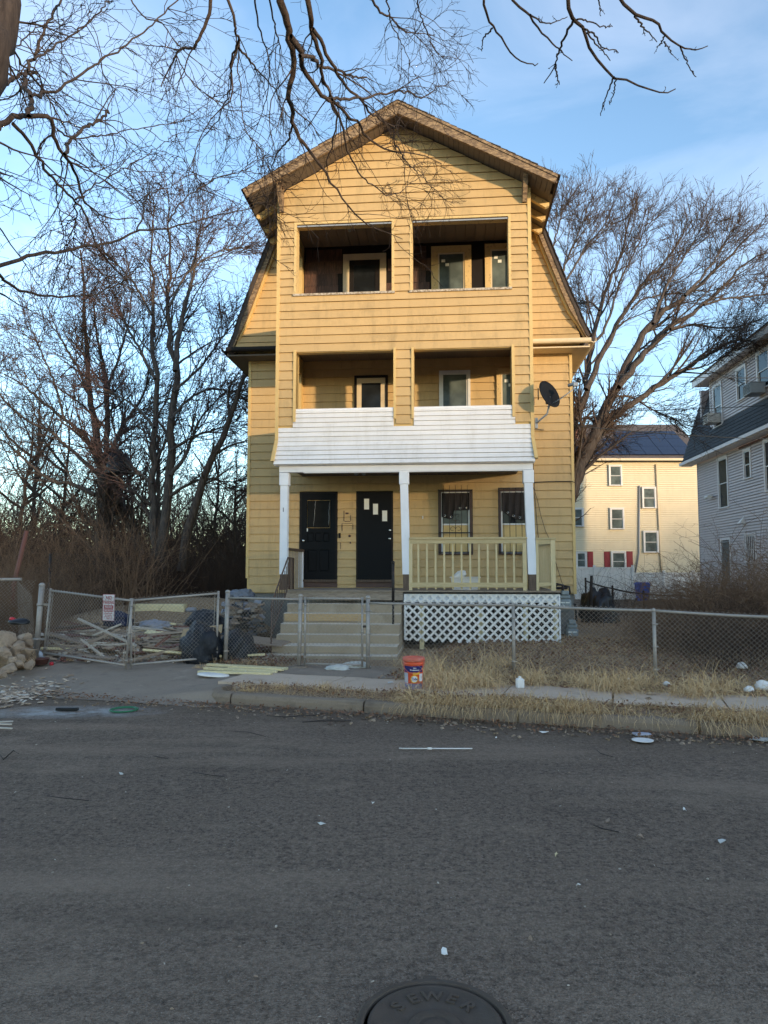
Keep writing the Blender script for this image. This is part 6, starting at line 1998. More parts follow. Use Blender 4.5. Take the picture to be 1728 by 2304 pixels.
# dark tarp heap and leaning post by the house corner
p = at(1342, 1345, 21.0)
tag(link('tarp_heap', blob_mesh(51, 4, (.5, .4, .75), .3, MATS['black_plastic'], smooth=True, freq=3, crease=.15), None, (p[0], p[1], .05)), 'black tarp heaped by the right corner of the yellow house', 'tarp')
p = at(1328, 1345, 20.5)
tag(MB().tube([(p[0], p[1], 0), (p[0] + .02, p[1], 1.0), (p[0] + .05, p[1], 1.55)], [.05, .05, .04], 8).build('dark_post', MATS['bark_dark']), 'dark leaning stake beside the black tarp', 'stake')
# overhead service cables
for (a, b_, lab) in ((at(1288, 838, 17.6), at(1900, 846, 24), 'uppermost service cable crossing the tree at right'), (at(1290, 958, 17.6), at(1900, 990, 22), 'lower service cable crossing above the cream roof'), (at(1292, 925, 26), at(1900, 900, 26), 'thin middle service cable crossing the grey house')):
    pts = []
    for i in range(13):
        f = i / 12; q_ = a + (b_ - a) * f; pts.append((q_[0], q_[1], q_[2] - .25 * 4 * f * (1 - f) * .4))
    tag(MB().tube(pts, .012, 5).build('service_cable', MATS['cable']), lab, 'cable', 'overhead service cables')

# ================================================================== vegetation
def m_bark(name, c1, c2):
    t = NT(name)
    g = t.noise(6, 7, .65, stretch=(3, 3, .5))
    t.col(t.mix(t.rng(g, .35, .65), c1, c2)).rough(.9).spec(.2).bump(g, .7, .03)
    MATS[name] = t.m
m_bark('bark_grey', (.045, .036, .031), (.11, .088, .074))
m_bark('bark_brown', (.040, .030, .025), (.10, .075, .06))
m_bark('bark_near', (.035, .026, .022), (.085, .062, .05))
simple('twig_purple', (.095, .062, .058), .9, .35, 3, spec=.1)
simple('twig_brown', (.085, .060, .048), .9, .35, 3, spec=.1)
simple('twig_near', (.034, .024, .020), .9, .3, 3, spec=.1)
simple('brush_tan', (.19, .12, .078), .9, .55, 3, spec=.05)
simple('brush_dark', (.070, .047, .036), .9, .45, 2, spec=.05)
simple('straw', (.48, .315, .165), .9, .6, 28, spec=.05)
simple('straw_pale', (.66, .455, .25), .9, .55, 28, spec=.05)
simple('leaf_brown', (.20, .10, .055), .85, .5, 9)

def spline(pts, n):
    pts = np.asarray(pts, float)
    k = len(pts)
    ext = np.vstack([2 * pts[0] - pts[1], pts, 2 * pts[-1] - pts[-2]])
    ts = np.linspace(0, k - 1 - 1e-6, n)
    i = ts.astype(int); f = (ts - i)[:, None]
    p0, p1_, p2, p3 = ext[i], ext[i + 1], ext[i + 2], ext[i + 3]
    return .5 * ((2 * p1_) + (-p0 + p2) * f + (2 * p0 - 5 * p1_ + 4 * p2 - p3) * f ** 2 + (-p0 + 3 * p1_ - 3 * p2 + p3) * f ** 3)
def nrmz(v): return v / (np.linalg.norm(v, axis=-1, keepdims=True) + 1e-9)
def spawn(P, Rr, m, lo, hi, ang, length, npts, bias, wander, rk, rmin, r_, rmax=.07):
    """children polylines off parents P (K,n,3); m children per parent (may be fractional)"""
    K, n, _ = P.shape
    cnt = np.full(K, m, float) if np.isscalar(m) else np.asarray(m, float)
    cnt = np.floor(cnt + r_.random(K)).astype(int)
    par = np.repeat(np.arange(K), cnt)
    M = len(par)
    if M == 0: return np.zeros((0, npts, 3)), np.zeros((0, npts))
    t = lo + (hi - lo) * r_.random(M) ** .8
    x = t * (n - 1); i = np.minimum(x.astype(int), n - 2); f = (x - i)[:, None]
    p = P[par, i] * (1 - f) + P[par, i + 1] * f
    rad_ = (Rr[par, i] * (1 - f[:, 0]) + Rr[par, i + 1] * f[:, 0])
    tan = nrmz(P[par, i + 1] - P[par, i])
    perp = nrmz(np.cross(tan, r_.normal(size=(M, 3))))
    a = R(ang) * r_.uniform(.55, 1.4, M)[:, None]
    d = nrmz(tan * np.cos(a) + perp * np.sin(a) + np.array(bias) * .5)
    L = length[0] + (length[1] - length[0]) * r_.random(M)
    L = L * (1 - .45 * t)
    step = (L / (npts - 1))[:, None]
    out = np.zeros((M, npts, 3)); out[:, 0] = p
    for k in range(1, npts):
        d = nrmz(d + r_.normal(size=(M, 3)) * wander + np.array(bias) * .18)
        out[:, k] = out[:, k - 1] + d * step
    r0 = np.maximum(np.minimum(np.minimum(rad_ * rk, rad_ * .85), rmax), rmin)
    rr = r0[:, None] * (1 - .72 * np.linspace(0, 1, npts)[None, :])
    rr = np.maximum(rr, rmin * .6)
    return out, rr
def limb_set(limbs, n, jit, r_):
    """limbs: list of (points, r0, r1)"""
    P = []; Q = []
    for pts, r0, r1 in limbs:
        s = spline(pts, n)
        L = np.linalg.norm(s[-1] - s[0])
        nz_ = r_.normal(size=(n, 3)) * jit * L; nz_[0] = 0
        P.append(s + nz_); Q.append(np.linspace(r0, r1, n))
    return np.array(P), np.array(Q)
def make_tree(name, label, limbs, levels, trunk_mat, twig_mat, seed, group=None, n=22, jit=.004, extra=None):
    r_ = np.random.default_rng(seed)
    P, Q = limb_set(limbs, n, jit, r_)
    root = thing(name, label, 'tree', tuple(P[0, 0]), 0, group)
    org = P[0, 0].copy()
    V, F = tubes_np([(P, Q)], 9)
    np_mesh('trunk', V - org, F, MATS[trunk_mat], root)
    sets = []
    cur = (P, Q); fine = []
    allp = [(P, Q)]
    for lv in levels:
        src = lv.pop('src', -1)
        A, B_ = allp[src]
        C_, D_ = spawn(A, B_, r_=r_, **lv)
        allp.append((C_, D_)); sets.append((C_, D_))
    V, F = tubes_np(sets[:1], 5)
    np_mesh('boughs', V - org, F, MATS[trunk_mat], root)['kind'] = 'stuff'
    V, F = tubes_np(sets[1:], 3)
    np_mesh('crown', V - org, F, MATS[twig_mat], root)['kind'] = 'stuff'
    return root, allp

def pxl(zx, zy, sx, sy, k, Ds):
    """zoomed-crop coordinates -> world points; Ds a depth or list of depths"""
    def f(*pts, D=None, r=(.02, .008)):
        d = D if D is not None else Ds
        m = len(pts)
        dd = [d] * m if np.isscalar(d) else list(np.interp(np.linspace(0, 1, m), np.linspace(0, 1, len(d)), d))
        return ([at(sx + x / k, sy + y / k, dd[i]) for i, (x, y) in enumerate(pts)], r[0], r[1])
    return f
# ---------------------------------------------------------------- tree overhanging from the left
A = pxl(0, 0, 0, 0, 2.765, [6.0, 8.0])
Bz = pxl(0, 0, 400, 0, 2.765, [8.0, 10.5])
limbs = [
    ([at(-330, 1900, 5.0), at(-250, 1300, 5.05), at(-160, 800, 5.1), at(-90, 420, 5.2), at(-40, 180, 5.3), at(0, 60, 5.4), at(15, -120, 5.6), at(60, -420, 6.0)], .20, .10),
    ([at(60, -300, 5.9), at(300, -260, 6.6), at(600, -200, 7.4), at(640, -60, 7.9)], .09, .045),
    ([at(-200, 930, 5.1), at(-120, 740, 5.5), at(-40, 640, 5.9)], .07, .022),
    ([at(-170, 700, 5.1), at(-90, 420, 5.4), at(-10, 282, 6.0)], .08, .036),
    A((-40, 1665), (100, 1620), (230, 1580), (400, 1565), (560, 1530), (700, 1500), (860, 1445), (1000, 1420), (1200, 1390), (1400, 1335), (1530, 1295), (1640, 1255), r=(0.018, 0.00425)),
    A((-40, 785), (80, 735), (180, 725), (320, 740), (345, 870), (400, 970), (470, 1070), (500, 1200), (560, 1290), (680, 1355), (860, 1360), r=(0.027, 0.0051)),
    A((180, 725), (190, 600), (150, 520), (175, 440), (220, 340), (300, 130), (390, -10), r=(0.0225, 0.0119)),
    A((80, 770), (180, 880), (260, 1020), (350, 1140), (470, 1250), (540, 1360), (600, 1540), (700, 1660), (800, 1760), r=(0.0165, 0.0051)),
    A((400, 960), (440, 870), (560, 780), (640, 730), (675, 690), r=(0.015, 0.0119)),
    A((190, 600), (300, 585), (420, 520), (560, 410), (640, 370), (760, 300), (880, 210), (1000, 110), (1120, -10), r=(0.0135, 0.0068)),
    A((210, 370), (400, 250), (560, 130), (690, -10), r=(0.00975, 0.0068)),
    A((30, 170), (100, 330), (190, 470), (280, 570), (350, 700), (420, 850), r=(0.0105, 0.0051)),
    A((360, 810), (460, 860), (600, 845), (710, 830), (900, 795), (1080, 760), (1200, 700), r=(0.00825, 0.0034)),
    A((-60, 1690), (0, 1720), (100, 1790), (240, 1830), (400, 1845), (540, 1840), (660, 1800), (800, 1720), (900, 1620), r=(0.015, 0.00425)),
    A((470, 1240), (600, 1150), (800, 1030), (950, 940), (1060, 860), r=(0.0075, 0.0034)),
    A((850, 1440), (890, 1300), (910, 1220), (1000, 1180), (1100, 1140), (1200, 1040), r=(0.0075, 0.0034)),
    A((1050, 1380), (1100, 1290), (1200, 1200), (1340, 1110), (1450, 1080), (1540, 1065), r=(0.00675, 0.0034)),
    A((470, 1260), (475, 1380), (455, 1500), r=(0.0075, 0.00425)),
    A((350, 1150), (365, 1300), (395, 1440), (400, 1550), r=(0.00675, 0.0034)),
    A((0, 530), (60, 500), (120, 470), (230, 450), r=(0.0165, 0.0136)),
    A((0, 400), (90, 300), (200, 190), (330, 130), r=(0.009, 0.0051)),
    A((1310, -60), (1300, 90), (1230, 250), (1200, 300), (1130, 300), (1095, 340), (1050, 430), (1000, 540), D=[8, 8.6], r=(0.0225, 0.0068)),
    A((1095, 340), (1140, 430), (1220, 540), (1330, 620), (1420, 700), D=8.6, r=(0.00825, 0.0034)),
    A((1390, -60), (1460, 120), (1465, 200), (1490, 260), (1440, 400), (1440, 600), (1350, 700), (1250, 850), (1180, 1050), D=[8, 9], r=(0.018, 0.0034)),
    A((1490, 280), (1480, 420), (1500, 560), (1510, 750), (1560, 860), (1650, 950), D=8.8, r=(0.009, 0.0034)),
    A((800, -20), (900, 110), (1000, 140), (1100, 270), (1160, 330), D=8, r=(0.009, 0.00425)),
    Bz((640, -180), (640, -20), (680, 130), (690, 180), (700, 300), (730, 350), (710, 480), (685, 600), (720, 690), (715, 770), (760, 860), (820, 940), (900, 1050), (960, 1140), (1030, 1230), (1140, 1365), (1270, 1440), (1400, 1495), r=(.050, .005)),
    Bz((700, 230), (760, 310), (770, 380), (800, 450), (870, 550), (920, 610), (980, 650), (1060, 720), (1130, 780), (1200, 870), (1300, 930), (1400, 950), (1520, 970), (1640, 1010), r=(.036, .005)),
    Bz((780, -120), (830, 100), (830, 180), (880, 300), (890, 400), (900, 480), (940, 570), (960, 660), (990, 760), (960, 900), (930, 1020), (940, 1150), r=(.034, .005)),
    Bz((840, 180), (900, 270), (960, 400), (1000, 480), (1060, 560), (1150, 630), (1210, 700), (1260, 750), (1340, 790), (1350, 900), (1390, 1000), (1460, 1050), r=(.024, .005)),
    Bz((760, 350), (850, 370), (890, 410), (1000, 440), (1080, 470), (1180, 490), r=(.024, .012)),
    Bz((960, 620), (1060, 620), (1160, 620), (1260, 580), (1400, 570), (1480, 600), (1560, 590), (1659, 530), (1720, 500), r=(.018, .005)),
    Bz((380, 250), (330, 400), (330, 550), (290, 640), (240, 760), (150, 860), (60, 1060), r=(.013, .004)),
    Bz((380, 300), (450, 380), (500, 450), (600, 550), (640, 640), (650, 800), r=(.014, .004)),
    Bz((715, 780), (680, 880), (620, 950), (590, 1050), (600, 1200), (595, 1420), r=(.013, .004)),
    Bz((1150, -60), (1260, 70), (1330, 110), (1380, 170), (1440, 200), (1600, 220), r=(.016, .005)),
    Bz((960, 640), (1020, 760), (1040, 900), (1100, 1030), (1180, 1130), (1260, 1190), (1330, 1210), (1400, 1180), (1480, 1120), r=(.014, .004)),
    Bz((1350, 900), (1420, 1000), (1520, 1100), (1600, 1180), r=(.010, .003)),
    Bz((1290, -60), (1330, 150), (1420, 330), (1480, 480), r=(.010, .003)),
    Bz((1480, -60), (1520, 120), (1600, 300), (1700, 420), r=(.010, .003)),
    Bz((560, -60), (600, 150), (640, 300), (620, 500), (660, 700), r=(.012, .003)),
    Bz((480, -60), (500, 150), (560, 350), (560, 560), (500, 760), (440, 950), r=(.012, .003)),
]
lv = [dict(m=9.0, lo=.15, hi=1.0, ang=42, length=(.35, 1.6), npts=10, bias=(.05, .05, -.26), wander=.15, rk=.55, rmin=.0050, rmax=.011),
      dict(m=4.6, lo=.12, hi=1.0, ang=40, length=(.18, .75), npts=7, bias=(.03, .0, -.14), wander=.18, rk=.65, rmin=.0036),
      dict(m=2.2, lo=.15, hi=1.0, ang=45, length=(.05, .24), npts=4, bias=(0, 0, .05), wander=.22, rk=.8, rmin=.0030)]
near, _ = make_tree('overhanging_tree', 'bare tree at left whose drooping branches hang in front of the house', limbs, lv, 'bark_near', 'twig_near', 11, n=30, jit=.0035)

# near twigs of another tree reaching in at the top right
Cz = pxl(0, 0, 1000, 0, 2.279, [4.6, 5.4])
limbs = [([at(2500, 1900, 4.2), at(2450, 700, 4.3), at(2300, -200, 4.5), at(1900, -420, 4.6), at(1500, -330, 4.6), at(1290, -200, 4.6)], .13, .035),
    Cz((660, -420), (630, -120), (640, 50), (670, 100), (715, 150), (740, 230), (790, 320), (860, 390), (950, 415), (1050, 455), (1120, 480), (1185, 460), r=(.016, .004)),
    Cz((660, 105), (610, 200), (580, 280), (570, 330), (510, 425), r=(.009, .0035)), Cz((570, 330), (575, 380), (590, 435), r=(.006, .0035)),
    Cz((720, 150), (780, 190), (810, 240), (890, 265), r=(.007, .0035)), Cz((730, 170), (790, 240), (850, 310), r=(.006, .0035)), Cz((680, 100), (740, 110), (830, 140), (860, 130), r=(.006, .003)),
    Cz((870, 395), (830, 490), (800, 590), r=(.006, .003)), Cz((878, 400), (870, 470), (845, 535), r=(.005, .003)),
    Cz((1000, -420), (860, -120), (970, 70), (1080, 105), (1130, 180), (1210, 235), (1280, 250), (1350, 245), r=(.014, .0035)), Cz((975, 85), (1030, 150), (1090, 210), r=(.007, .0035)),
    Cz((1210, 240), (1240, 310), (1285, 395), r=(.006, .003)), Cz((1130, 180), (1110, 220), (1090, 245), r=(.005, .003)), Cz((1125, 215), (1150, 250), (1165, 280), r=(.005, .003)),
    Cz((300, -300), (350, -10), (430, 70), (490, 150), (560, 230), (600, 265), (650, 305), r=(.010, .0035)), Cz((440, 75), (500, 110), (560, 115), (625, 90), r=(.006, .003)),
    Cz((180, -300), (200, -10), (220, 80), (250, 140), (310, 220), (370, 300), (440, 330), (480, 330), r=(.010, .0035)), Cz((245, 145), (200, 200), (190, 260), r=(.006, .003)),
    Cz((780, -60), (795, 20), (800, 80), r=(.006, .003))]
lv = [dict(m=1.6, lo=.35, hi=1.0, ang=45, length=(.04, .14), npts=5, bias=(0, 0, -.1), wander=.2, rk=.8, rmin=.003),
      dict(m=2.5, lo=.3, hi=1.0, ang=50, length=(.012, .035), npts=3, bias=(0, 0, 0), wander=.2, rk=1.2, rmin=.0035)]
make_tree('street_tree', 'knobbly bare twigs of a street tree reaching in at the top right', limbs, lv, 'bark_near', 'bark_near', 12, n=18, jit=.004)

# ---------------------------------------------------------------- big tree behind the house at right
Rz = pxl(0, 0, 1228, 400, 3.318, [24, 26])
limbs = [([at(1195, 1345, 24), at(1225, 1240, 24), at(1280, 1120, 24), at(1305, 1050, 24), at(1335, 985, 24), at(1360, 925, 24)], 0.26, 0.18),
    ([at(1262, 1180, 24), at(1275, 1060, 24.3), at(1290, 940, 24.6)], 0.1584, 0.1368),
    Rz((210, 1850), (240, 1750), (290, 1600), (310, 1450), (350, 1250), (400, 1000), (460, 820), (500, 720), (560, 600), (600, 420), (640, 250), r=(0.12, 0.021)),
    Rz((300, 1580), (380, 1420), (470, 1230), (520, 1120), (600, 990), (700, 830), (800, 720), (900, 600), (1000, 480), (1060, 300), r=(0.102, 0.021)),
    Rz((430, 1760), (480, 1650), (540, 1540), (600, 1400), (700, 1220), (800, 1080), (900, 970), (1040, 880), (1150, 800), (1300, 660), (1450, 500), (1560, 400), r=(0.168, 0.021)),
    Rz((540, 1560), (640, 1440), (720, 1330), (830, 1210), (930, 1110), (1060, 1030), (1180, 940), (1300, 840), (1400, 720), (1500, 640), (1640, 560), r=(0.12, 0.021)),
    Rz((450, 1800), (600, 1720), (760, 1610), (900, 1510), (1050, 1420), (1180, 1340), (1280, 1270), (1400, 1220), (1500, 1210), (1600, 1260), r=(0.114, 0.028)),
    Rz((520, 1640), (600, 1630), (680, 1660), (760, 1710), (860, 1760), (950, 1790), r=(0.048, 0.014)),
    Rz((930, 1130), (1100, 1100), (1300, 1120), (1430, 1110), (1600, 1060), r=(0.054, 0.014)), Rz((640, 980), (720, 910), (850, 880), (950, 860), r=(0.042, 0.014)),
    Rz((400, 990), (340, 935), (260, 930), (220, 950), r=(0.042, 0.014)),
    Rz((60, 900), (130, 690), (200, 520), (240, 420), (280, 250), r=(0.054, 0.014)), Rz((120, 820), (170, 740), (280, 560), (330, 480), (420, 380), (480, 280), r=(0.048, 0.014)),
    Rz((0, 700), (60, 500), (100, 350), (130, 200), r=(0.036, 0.014)), Rz((1060, 1430), (1200, 1400), (1400, 1290), r=(0.036, 0.014)),
    Rz((800, 1090), (860, 900), (960, 700), (1080, 520), (1180, 330), r=(0.06, 0.014)), Rz((1040, 880), (1200, 700), (1320, 520), (1400, 380), r=(0.054, 0.014)),
    Rz((350, 1250), (450, 1100), (560, 760), (680, 520), (760, 330), r=(0.054, 0.014)), Rz((1180, 950), (1350, 900), (1550, 880), (1700, 860), r=(0.042, 0.014)),
    Rz((180, 1850), (300, 1790), (390, 1850), (460, 1900), r=(0.042, 0.035))]
lv = [dict(m=20.0, lo=.2, hi=1.0, ang=28, length=(1.2, 3.6), npts=9, bias=(.10, .0, .24), wander=.07, rk=.45, rmin=.013),
      dict(m=7.0, lo=.12, hi=1.0, ang=32, length=(.6, 1.8), npts=6, bias=(.03, 0, .14), wander=.09, rk=.6, rmin=.0095),
      dict(m=5.0, lo=.1, hi=1.0, ang=38, length=(.2, .7), npts=4, bias=(0, 0, .12), wander=.12, rk=.8, rmin=.0072)]
make_tree('shade_tree', 'large bare spreading tree behind the house at right', limbs, lv, 'bark_grey', 'twig_brown', 13, n=24, jit=.003)

# ---------------------------------------------------------------- trees in the lot at left
Lz = pxl(0, 0, 0, 600, 2.765, [25, 26.5])
limbs = [([at(228, 1345, 25), at(232, 1230, 25), at(236, 1130, 25), at(234, 1030, 25)], 0.33, 0.2376),
    Lz((610, 1200), (590, 1000), (560, 800), (545, 600), (530, 400), (520, 150), (500, -100), r=(0.132, 0.028)), Lz((660, 1200), (670, 950), (665, 750), (640, 600), (600, 400), (570, 150), r=(0.11, 0.021)),
    Lz((690, 1180), (760, 1000), (830, 900), (900, 780), (930, 600), r=(0.088, 0.021)), Lz((620, 1230), (520, 1050), (400, 950), (250, 830), (150, 740), (30, 670), r=(0.0825, 0.021)),
    Lz((600, 1280), (450, 1150), (300, 1020), (150, 950), (0, 800), (-80, 700), r=(0.0715, 0.021)), Lz((590, 1420), (450, 1350), (320, 1330), (150, 1200), (30, 1090), (-60, 1050), r=(0.0825, 0.021)),
    Lz((690, 1150), (750, 1050), (830, 1000), (920, 960), r=(0.055, 0.021)), Lz((560, 800), (470, 600), (380, 450), (300, 250), r=(0.055, 0.014)), Lz((665, 780), (740, 560), (800, 350), (820, 150), r=(0.055, 0.014)),
    Lz((900, 1900), (860, 1750), (800, 1600), (740, 1450), (690, 1270), r=(0.132, 0.14)), Lz((400, 950), (330, 700), (250, 520), (180, 350), r=(0.044, 0.014))]
lv = [dict(m=19.0, lo=.12, hi=1.0, ang=38, length=(1.2, 3.8), npts=9, bias=(0, 0, .12), wander=.08, rk=.45, rmin=.014),
      dict(m=8.0, lo=.1, hi=1.0, ang=38, length=(.7, 2.0), npts=6, bias=(0, 0, .05), wander=.10, rk=.6, rmin=.010),
      dict(m=4.2, lo=.1, hi=1.0, ang=42, length=(.2, .75), npts=4, bias=(0, 0, .0), wander=.12, rk=.8, rmin=.0078)]
make_tree('lot_tree', 'thick-trunked bare tree with a black bag caught in its fork at left', limbs, lv, 'bark_grey', 'twig_brown', 14, n=22, jit=.003, group='trees in the lot at left')
Tz = pxl(0, 0, 0, 600, 2.765, [22, 23.5])
limbs = [Tz((965, 2080), (955, 1850), (948, 1600), (945, 1400), (955, 1200), (965, 900), (965, 600), (940, 400), (950, 200), (945, 0), (945, -250), (950, -480), r=(0.1428, 0.014)),
    Tz((1000, 2080), (1010, 1700), (1035, 1400), (1050, 1100), (1070, 900), (1090, 650), (1060, 450), (1040, 300), (1050, 150), (1060, 0), (1050, -250), (1040, -520), r=(0.1632, 0.014)),
    Tz((1090, 650), (1110, 450), (1150, 250), (1200, 50), (1230, -150), (1260, -330), r=(0.0884, 0.014)), Tz((985, 1850), (985, 1400), (985, 1050), r=(0.0816, 0.042)),
    Tz((1060, 1300), (1150, 1180), (1190, 1080), (1240, 960), (1330, 850), (1400, 780), r=(0.068, 0.014)), Tz((1050, 1430), (1180, 1350), (1300, 1320), (1400, 1340), (1500, 1330), r=(0.0544, 0.014)),
    Tz((1050, 1150), (1200, 1060), (1350, 1010), (1480, 960), r=(0.0476, 0.014)), Tz((1060, 950), (1180, 820), (1330, 760), (1480, 800), r=(0.0476, 0.014)), Tz((965, 700), (860, 500), (780, 350), (700, 150), r=(0.0544, 0.014)),
    Tz((960, 1000), (850, 880), (720, 800), (600, 780), r=(0.0476, 0.014)), Tz((1080, 780), (1250, 620), (1400, 420), (1500, 300), r=(0.0476, 0.014)), Tz((1050, 250), (1160, 50), (1330, -80), (1480, -120), r=(0.0408, 0.014)), Tz((945, 300), (830, 100), (720, -20), (640, -60), r=(0.0408, 0.014)),
    Tz((950, 1350), (830, 1250), (700, 1120), r=(0.0408, 0.014))]
lv = [dict(m=26.0, lo=.16, hi=1.0, ang=38, length=(1.0, 3.2), npts=9, bias=(0, 0, .20), wander=.07, rk=.45, rmin=.013),
      dict(m=7.0, lo=.12, hi=1.0, ang=38, length=(.6, 1.7), npts=6, bias=(0, 0, .10), wander=.09, rk=.6, rmin=.0095),
      dict(m=4.2, lo=.2, hi=1.0, ang=50, length=(.15, .55), npts=4, bias=(0, 0, -.5), wander=.12, rk=.7, rmin=.008)]
make_tree('twin_trunk_tree', 'tall twin-trunked bare tree with hanging purple twigs left of the house', limbs, lv, 'bark_grey', 'twig_purple', 15, n=24, jit=.003, group='trees in the lot at left')
limbs = [Tz((1130, 1900), (1150, 1750), (1180, 1600), (1230, 1450), (1260, 1340), (1320, 1180), (1380, 1080), (1430, 940), (1470, 820), (1520, 680), (1580, 560), D=[21, 22], r=(.15, .05)), Tz((1320, 1180), (1420, 1120), (1540, 1080), D=21.5, r=(.05, .02)), Tz((1430, 940), (1420, 820), (1440, 700), D=21.7, r=(.05, .02))]
lv = [dict(m=9, lo=.3, hi=1.0, ang=45, length=(.5, 1.8), npts=7, bias=(0, 0, .1), wander=.14, rk=.34, rmin=.012), dict(m=4, lo=.15, hi=1.0, ang=40, length=(.3, .9), npts=5, bias=(0, 0, 0), wander=.17, rk=.5, rmin=.0075), dict(m=2, lo=.2, hi=1, ang=45, length=(.1, .4), npts=4, bias=(0, 0, 0), wander=.2, rk=.7, rmin=.006)]
make_tree('leaning_tree', 'slim dark tree leaning right towards the house corner', limbs, lv, 'bark_brown', 'twig_brown', 16, n=22, jit=.002, group='trees in the lot at left')
# black bag in the fork
p = at(265, 1040, 23.4)
tag(link('snagged_bag', blob_mesh(91, 4, (.36, .3, .50), .3, MATS['bin_bag'], smooth=True, freq=2.6, crease=.2), None, (p[0], p[1], p[2] - .40)), 'black plastic bag snagged high in the thick tree at left', 'rubbish bag')
# other separate small trees of the lot
def young_tree(px, D, h, seed, label, mat='bark_brown'):
    p = at(px, 1330, D); r_ = np.random.default_rng(seed)
    x, y = p[0], p[1]; z0 = gzf(x, y)
    lean = r_.normal(size=2) * .06 * h
    limbs = [([(x, y, z0 - .1), (x + lean[0] * .3, y, z0 + h * .3), (x + lean[0] * .7, y + lean[1] * .5, z0 + h * .65), (x + lean[0], y + lean[1], z0 + h)], .012 * h + .03, .015)]
    for i in range(6):
        f = r_.uniform(.2, .75); a_ = r_.uniform(0, 6.28); L = h * r_.uniform(.25, .45)
        b0 = np.array([x + lean[0] * f, y + lean[1] * f * .7, z0 + h * f])
        limbs.append(([b0, b0 + np.array([math.cos(a_) * L * .4, math.sin(a_) * L * .4, L * .35]), b0 + np.array([math.cos(a_) * L * .7, math.sin(a_) * L * .7, L * .9])], .006 * h + .012, .012))
    lv = [dict(m=10, lo=.15, hi=1, ang=42, length=(.15 * h, .32 * h), npts=7, bias=(0, 0, .12), wander=.15, rk=.4, rmin=.011), dict(m=5, lo=.12, hi=1, ang=40, length=(.07 * h, .16 * h), npts=5, bias=(0, 0, .05), wander=.17, rk=.55, rmin=.008), dict(m=3, lo=.15, hi=1, ang=42, length=(.03 * h, .08 * h), npts=4, bias=(0, 0, 0), wander=.2, rk=.8, rmin=.007)]
    make_tree('young_tree', label, limbs, lv, mat, 'twig_brown', seed, 'young trees at the back of the lot', n=14, jit=.004)
for (px, D, h, sd, lab) in ((20, 30, 8.5, 201, 'bare young tree at the far left edge of the lot'), (110, 33, 9.5, 202, 'bare young tree left of the thick trunk'), (300, 36, 9.0, 203, 'bare young tree seen between the thick trunk and the twin trunks'), (470, 34, 8.0, 204, 'bare young tree between the leaning tree and the house'), (528, 27, 6.0, 205, 'small bare tree touching the house wall at left'), (60, 42, 12, 206, 'tall bare tree far back at left')):
    young_tree(px, D, h, sd, lab)
# rusty leaning pole at the left
a, b_ = at(30, 1320, 16.5), at(60, 1195, 16.8)
tag(MB().tube([a - np.array([0, 0, .6]), a, b_], .05, 8).build('leaning_pole', MATS['rust_red']), 'rusty red leaning pole at the left edge before the brush', 'pole')

# ---------------------------------------------------------------- brush and far woods (uncountable)
def brush(name, label, n, posf, hf, mats, seed, lean=.25, r0=.006, split=(2, 3), droop=0.0, cat='brush', sub=3.0):
    r_ = np.random.default_rng(seed)
    xy_ = np.array([posf(r_) for _ in range(n)])
    z0 = gz(xy_[:, 0], xy_[:, 1])
    h = np.array([hf(r_, xy_[i]) for i in range(n)])
    npt = 7
    d = nrmz(np.stack([r_.normal(size=n) * lean, r_.normal(size=n) * lean, np.ones(n)], -1))
    P = np.zeros((n, npt, 3)); P[:, 0] = np.stack([xy_[:, 0], xy_[:, 1], z0 - .03], -1)
    for k in range(1, npt):
        d = nrmz(d + r_.normal(size=(n, 3)) * .22 + np.array([0, 0, -droop]) * k / npt)
        P[:, k] = P[:, k - 1] + d * (h / (npt - 1))[:, None]
    Rr = (r0 * (1 - .7 * np.linspace(0, 1, npt)))[None, :] * r_.uniform(.6, 1.5, n)[:, None]
    ck = 1.0 if r0 < .012 else 2.0
    C1, R1 = spawn(P, Rr, sub, .15, 1.0, 55, (.3 * ck, 1.2 * ck), 6, (0, 0, .0), .28, .7, r0 * .45, r_)
    C2, R2 = spawn(C1, R1, 2.0, .2, 1.0, 55, (.1 * ck, .4 * ck), 4, (0, 0, 0), .22, .8, r0 * .38, r_)
    V, F = tubes_np([(P, Rr), (C1, R1), (C2, R2)], 3)
    o = np_mesh(name, V, F, MATS[mats])
    return tag(o, label, cat, None, 'stuff')
def pos_px(px0, px1, D0, D1):
    def f(r_):
        D = r_.uniform(D0, D1); p = at(r_.uniform(px0, px1), 1300, D); return (p[0], p[1])
    return f
brush('thicket', 'tan thicket of bare stems behind the drive gate at left', 1250, pos_px(-60, 360, 17.2, 25), lambda r_, p: r_.uniform(1.2, 3.2) * (1.3 if r_.random() < .2 else 1), 'brush_tan', 301)
brush('thicket', 'dark thicket of stems against the house at left', 2200, pos_px(180, 560, 19.5, 27), lambda r_, p: r_.uniform(1.2, 2.9), 'brush_dark', 302)
brush('thicket', 'low brown brush behind the rocks at the left edge', 420, pos_px(-150, 130, 13.6, 17), lambda r_, p: r_.uniform(.5, 1.8), 'brush_tan', 303)
brush('far_woods', 'distant bare woods closing the horizon at left', 2000, pos_px(-350, 640, 38, 70), lambda r_, p: r_.uniform(3.0, 7.5), 'brush_dark', 304, lean=.2, r0=.03, cat='woods', sub=5.0)
simple('woods_haze', (.15, .112, .095), .95, .4, 1, spec=.05)  # lighter brown puts the haze of distance into the stem colour
brush('far_woods', 'taller bare woods, tinted pale for haze, rising behind the left trees', 520, pos_px(-250, 620, 40, 58), lambda r_, p: r_.uniform(6, 12), 'woods_haze', 311, lean=.12, r0=.030, cat='woods', sub=9.0)
